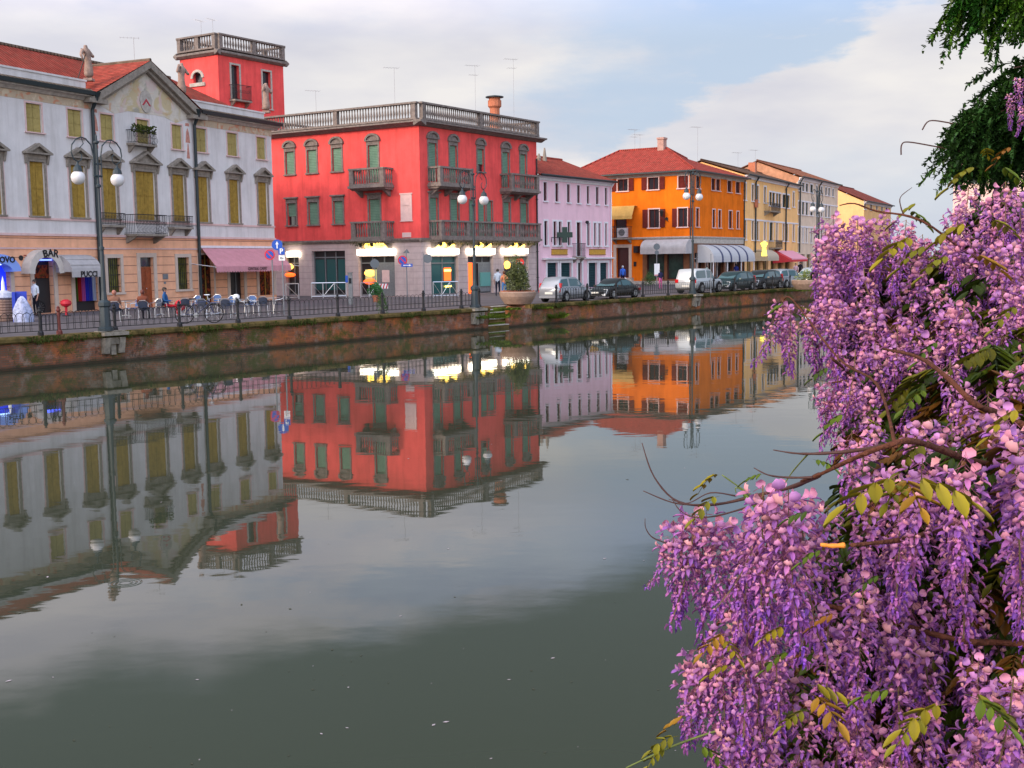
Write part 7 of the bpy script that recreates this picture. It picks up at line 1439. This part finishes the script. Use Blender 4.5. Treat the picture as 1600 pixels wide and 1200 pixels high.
# woody parts
M['bark']=mat('red-brown wisteria bark',(.11,.04,.025),.85,.35,40,bump=.5,bscale=80); M['twig']=mat('thin dark twig',(.06,.022,.018),.7); M['gtwig']=mat('green shoot',(.12,.16,.03),.6)
def sm(pts,k=5):
    out=[]
    P_=[pts[0]]+pts+[pts[-1]]
    for i in range(1,len(P_)-2):
        for j in range(k):
            t=j/k; p0,p1,p2,p3=P_[i-1],P_[i],P_[i+1],P_[i+2]; out.append(.5*((2*p1)+(p2-p0)*t+(2*p0-5*p1+4*p2-p3)*t*t+(3*p1-p0-3*p2+p3)*t**3))
    return out+[pts[-1]]
def branch(P_,r0,r1,m,nm='branch',label=None):
    pts=sm([at_d(*p) if len(p)==3 and p[0]>50 else Vector(p) for p in P_]); n=len(pts); q_=.68 if r0<.05 else 1; mb=MB(); mb.tube(pts,[(r0+(r1-r0)*i/(n-1))*q_*(1+.12*math.sin(i*1.7)) for i in range(n)],7); o=build(nm,mb,m,wis,smooth=True); 
    if label: o['label']=label
T1=(1.28,1.2,3.0)
branch([(1.25,.35,1.80),(1.25,.6,2.3),(1.32,1.0,2.7),T1,(1.35,1.9,3.5),(1.42,2.3,3.65)],.07,.03,M['bark'],'trunk')
branch([T1,(1660,838,1.95),(1500,822,1.78),(1420,842,1.66),(1330,852,1.60)],.012,.004,M['bark'])
branch([T1,(1660,690,1.9),(1570,650,1.95),(1525,632,1.9),(1480,590,1.95),(1435,558,2.2),(1380,545,2.5)],.012,.004,M['bark'])
branch([T1,(1660,760,1.9),(1520,720,1.66),(1430,690,1.52),(1385,697,1.50),(1335,716,1.54),(1280,742,1.62),(1252,752,1.66)],.009,.003,M['bark'])
branch([(1.35,1.9,3.5),(1660,430,2.9),(1540,410,2.9),(1440,345,2.85),(1370,330,2.9),(1335,318,2.9),(1312,321,2.95)],.007,.002,M['bark'])
branch([T1,(1640,1010,1.8),(1500,1000,1.85),(1350,960,1.9),(1200,930,1.92),(1130,965,1.95)],.010,.004,M['bark'])
branch([(1500,1010,2.1),(1350,1090,2.05),(1200,1120,1.92),(1080,1155,1.92),(1010,1185,1.92),(978,1200,1.92)],.005,.0015,M['gtwig'])
branch([(1280,742,1.66),(1240,760,1.8),(1190,772,1.88),(1120,788,1.93),(1060,784,1.95),(1022,745,1.96),(1003,692,1.97)],.006,.0012,M['twig'],'twig')
branch([(1120,788,1.93),(1090,789,1.93),(1050,785,1.94),(1005,767,1.95)],.003,.0012,M['twig'],'twig')
branch([(1150,775,1.9),(1110,770,1.9),(1075,786,1.92),(1045,780,1.93)],.002,.0008,M['twig'],'twig')
branch([(1170,792,1.9),(1120,806,1.9),(1085,808,1.92),(1062,797,1.93),(1048,775,1.94)],.0025,.001,M['twig'],'twig')
branch([(1045,850,1.95),(1020,840,1.95),(1009,825,1.95),(1008,810,1.95)],.002,.0008,M['twig'],'twig')
branch([(1385,697,1.52),(1320,706,1.6),(1270,709,1.62),(1240,708,1.65),(1208,703,1.66)],.005,.001,M['twig'],'twig')
branch([(1270,746,1.63),(1230,746,1.65),(1200,742,1.65),(1178,731,1.66)],.003,.001,M['twig'],'twig')
branch([(1262,710,1.63),(1240,735,1.7),(1225,757,1.72)],.002,.001,M['gtwig'],'twig')
branch([(1200,792,1.9),(1165,768,1.9),(1128,742,1.9)],.003,.0015,M['gtwig'],'twig')
branch([(1165,768,1.9),(1150,762,1.9),(1150,770,1.9)],.002,.001,M['gtwig'],'twig')
branch([(1412,335,2.9),(1408,325,2.9),(1407,308,2.9),(1425,293,2.9)],.003,.001,M['twig'],'twig')
branch([(1320,852,1.6),(1300,853,1.6),(1282,851,1.6)],.006,.004,mat('fresh orange broken wood',(.75,.26,.03),.7),'broken_twig')
branch([(1400,700,1.9),(1370,600,2.3),(1310,560,2.7),(1240,470,3.0),(1225,468,3.05)],.005,.0025,M['bark'])
branch([(1300,560,2.6),(1330,590,2.7),(1300,598,2.8)],.005,.003,M['bark'])
branch([(1190,772,1.88),(1200,900,1.9),(1150,940,1.92),(1095,1010,1.95)],.006,.003,M['bark'])
# ------------------------------------------------------------------ cedar at the right edge
TB=Vector((6.4,8.6,1.85)); ced=thing('cedar_tree','dark green cedar with drooping needle sprays at the upper right corner','tree',TB)
mb=MB(); mb.tube([TB,TB+Vector((.05,0,2.5)),TB+Vector((-.1,.1,5)),TB+Vector((0,0,8.5))],[.26,.21,.16,.03],10); build('trunk',mb,M['cbark'] if 'cbark' in M else mat('grey brown cedar bark',(.09,.06,.045),.95,.3,8,bump=.6),ced,smooth=True)
bt=[]; Vq=[];Fq=[];Cq=[];nq=0
def needles(a,d,L,n,w_=.010,cl=(.010,.045,.008)):
    """a drooping shoot: stem point list with short needle tufts all round"""
    global nq
    v=[];c=[]
    for i in range(n):
        t=rs.random(); p=np.array(a)+np.array(d)*L*t+np.array([0,0,-.25*L*t*t]); q=np.array(d)*.6+rs.normal(0,.55,3); q/=np.linalg.norm(q); l=.05*rs.uniform(.6,1.3)*(1.15-.5*t); s=np.cross(q,[.3,.2,1]); s/=np.linalg.norm(s)+1e-9
        v+= [p-s*w_,p+s*w_,p+q*l+s*w_*.5,p+q*l-s*w_*.5]; cc=np.array(cl)*rs.uniform(.4,1.7)+np.array([.004,.004,0]); c+= [cc]*4
    k=len(v)//4; Vq.append(np.array(v)); Fq.append(np.arange(nq,nq+4*k).reshape(-1,4)); Cq.append(np.array(c)); nq+=4*k
def bough(px0,py0,px1,py1,d0,d1,n,hang,cl,th=.03,spread=.14):
    a=at_d(px0,py0,d0); b=at_d(px1,py1,d1); pts=sm([a,a.lerp(b,.4)+Vector((0,0,.12)),b]); mb=MB(); mb.tube(pts,[th*(1-.85*i/(len(pts)-1)) for i in range(len(pts))],6); build('branch',mb,M['twig'],ced)
    for _ in range(int(n*1.8)):
        t=rs.random()**.7; p=pts[int(t*(len(pts)-1))]; p=p+Vector(rs.normal(0,spread*.45,3)); dr=Vector((rs.normal(-.35,.35),rs.normal(0,.35),-rs.uniform(.5,1.2)*hang)).normalized(); needles(p,dr,rs.uniform(.14,.42),70,cl=cl)
G1=(.018,.085,.010); G2=(.022,.066,.015); G3=(.045,.11,.010)
for q in [(1760,-60,1495,-6,9,8.2,46,1.1,G1),(1760,-80,1540,-4,9,8.4,44,1.1,G1),(1780,-60,1580,6,9,8.3,40,1,G1),(1740,-90,1520,-22,9,8.5,40,1,G1),(1760,-60,1600,0,9,8,36,1,G3),(1720,-100,1600,-30,9,8.6,50,1,G1),(1700,-50,1500,-2,8.8,8.3,30,1.0,G3)]: bough(*q)
for q in [(1780,150,1505,196,9,8.2,70,.4,G2),(1780,140,1560,140,9,8.4,50,.3,G2),(1780,150,1485,214,9,8.3,70,.45,G2),(1790,120,1585,106,9,8.3,30,.3,G2),(1770,170,1510,225,9,8.5,70,.4,G3),(1770,190,1540,240,9,8.5,70,.4,G2),(1780,160,1570,170,9,8.8,70,.4,G2),(1780,200,1560,215,9,8.8,80,.4,G2),(1780,230,1580,240,9,8.8,80,.4,G2),(1780,210,1500,240,9,8.6,50,.4,G2)]: bough(*q)
o=bpy.data.objects.new('crown',npmesh('crown',np.concatenate(Vq)-np.array(TB),np.concatenate(Fq),np.concatenate(Cq),M['wleaf'],False)); SC.collection.objects.link(o); o.parent=ced
for pts in ([(1500,196,8.3),(1478,191,8.3),(1452,189,8.3),(1441,203,8.3)],[(1500,236,8.3),(1462,229,8.3),(1420,222,8.3),(1409,226,8.3),(1408,242,8.3)]):
    mb=MB(); mb.tube(sm([at_d(*p) for p in pts]),.006,4); build('bare_twig',mb,M['twig'],ced)

# ------------------------------------------------------------------ groups of things of one kind
GR_={'statue':'stone statues on the palazzo parapet','road sign':'road signs along the street','person':'people on the quay and street','shrub':'shrubs along the street','planter':'round stone planters on the quay','bicycle':'bicycles on the quay','plant':'weeds growing on the quay'}
for o in bpy.data.objects:
    if o.parent is None and o.get('category') in GR_ and 'group' not in o: o['group']=GR_[o['category']]
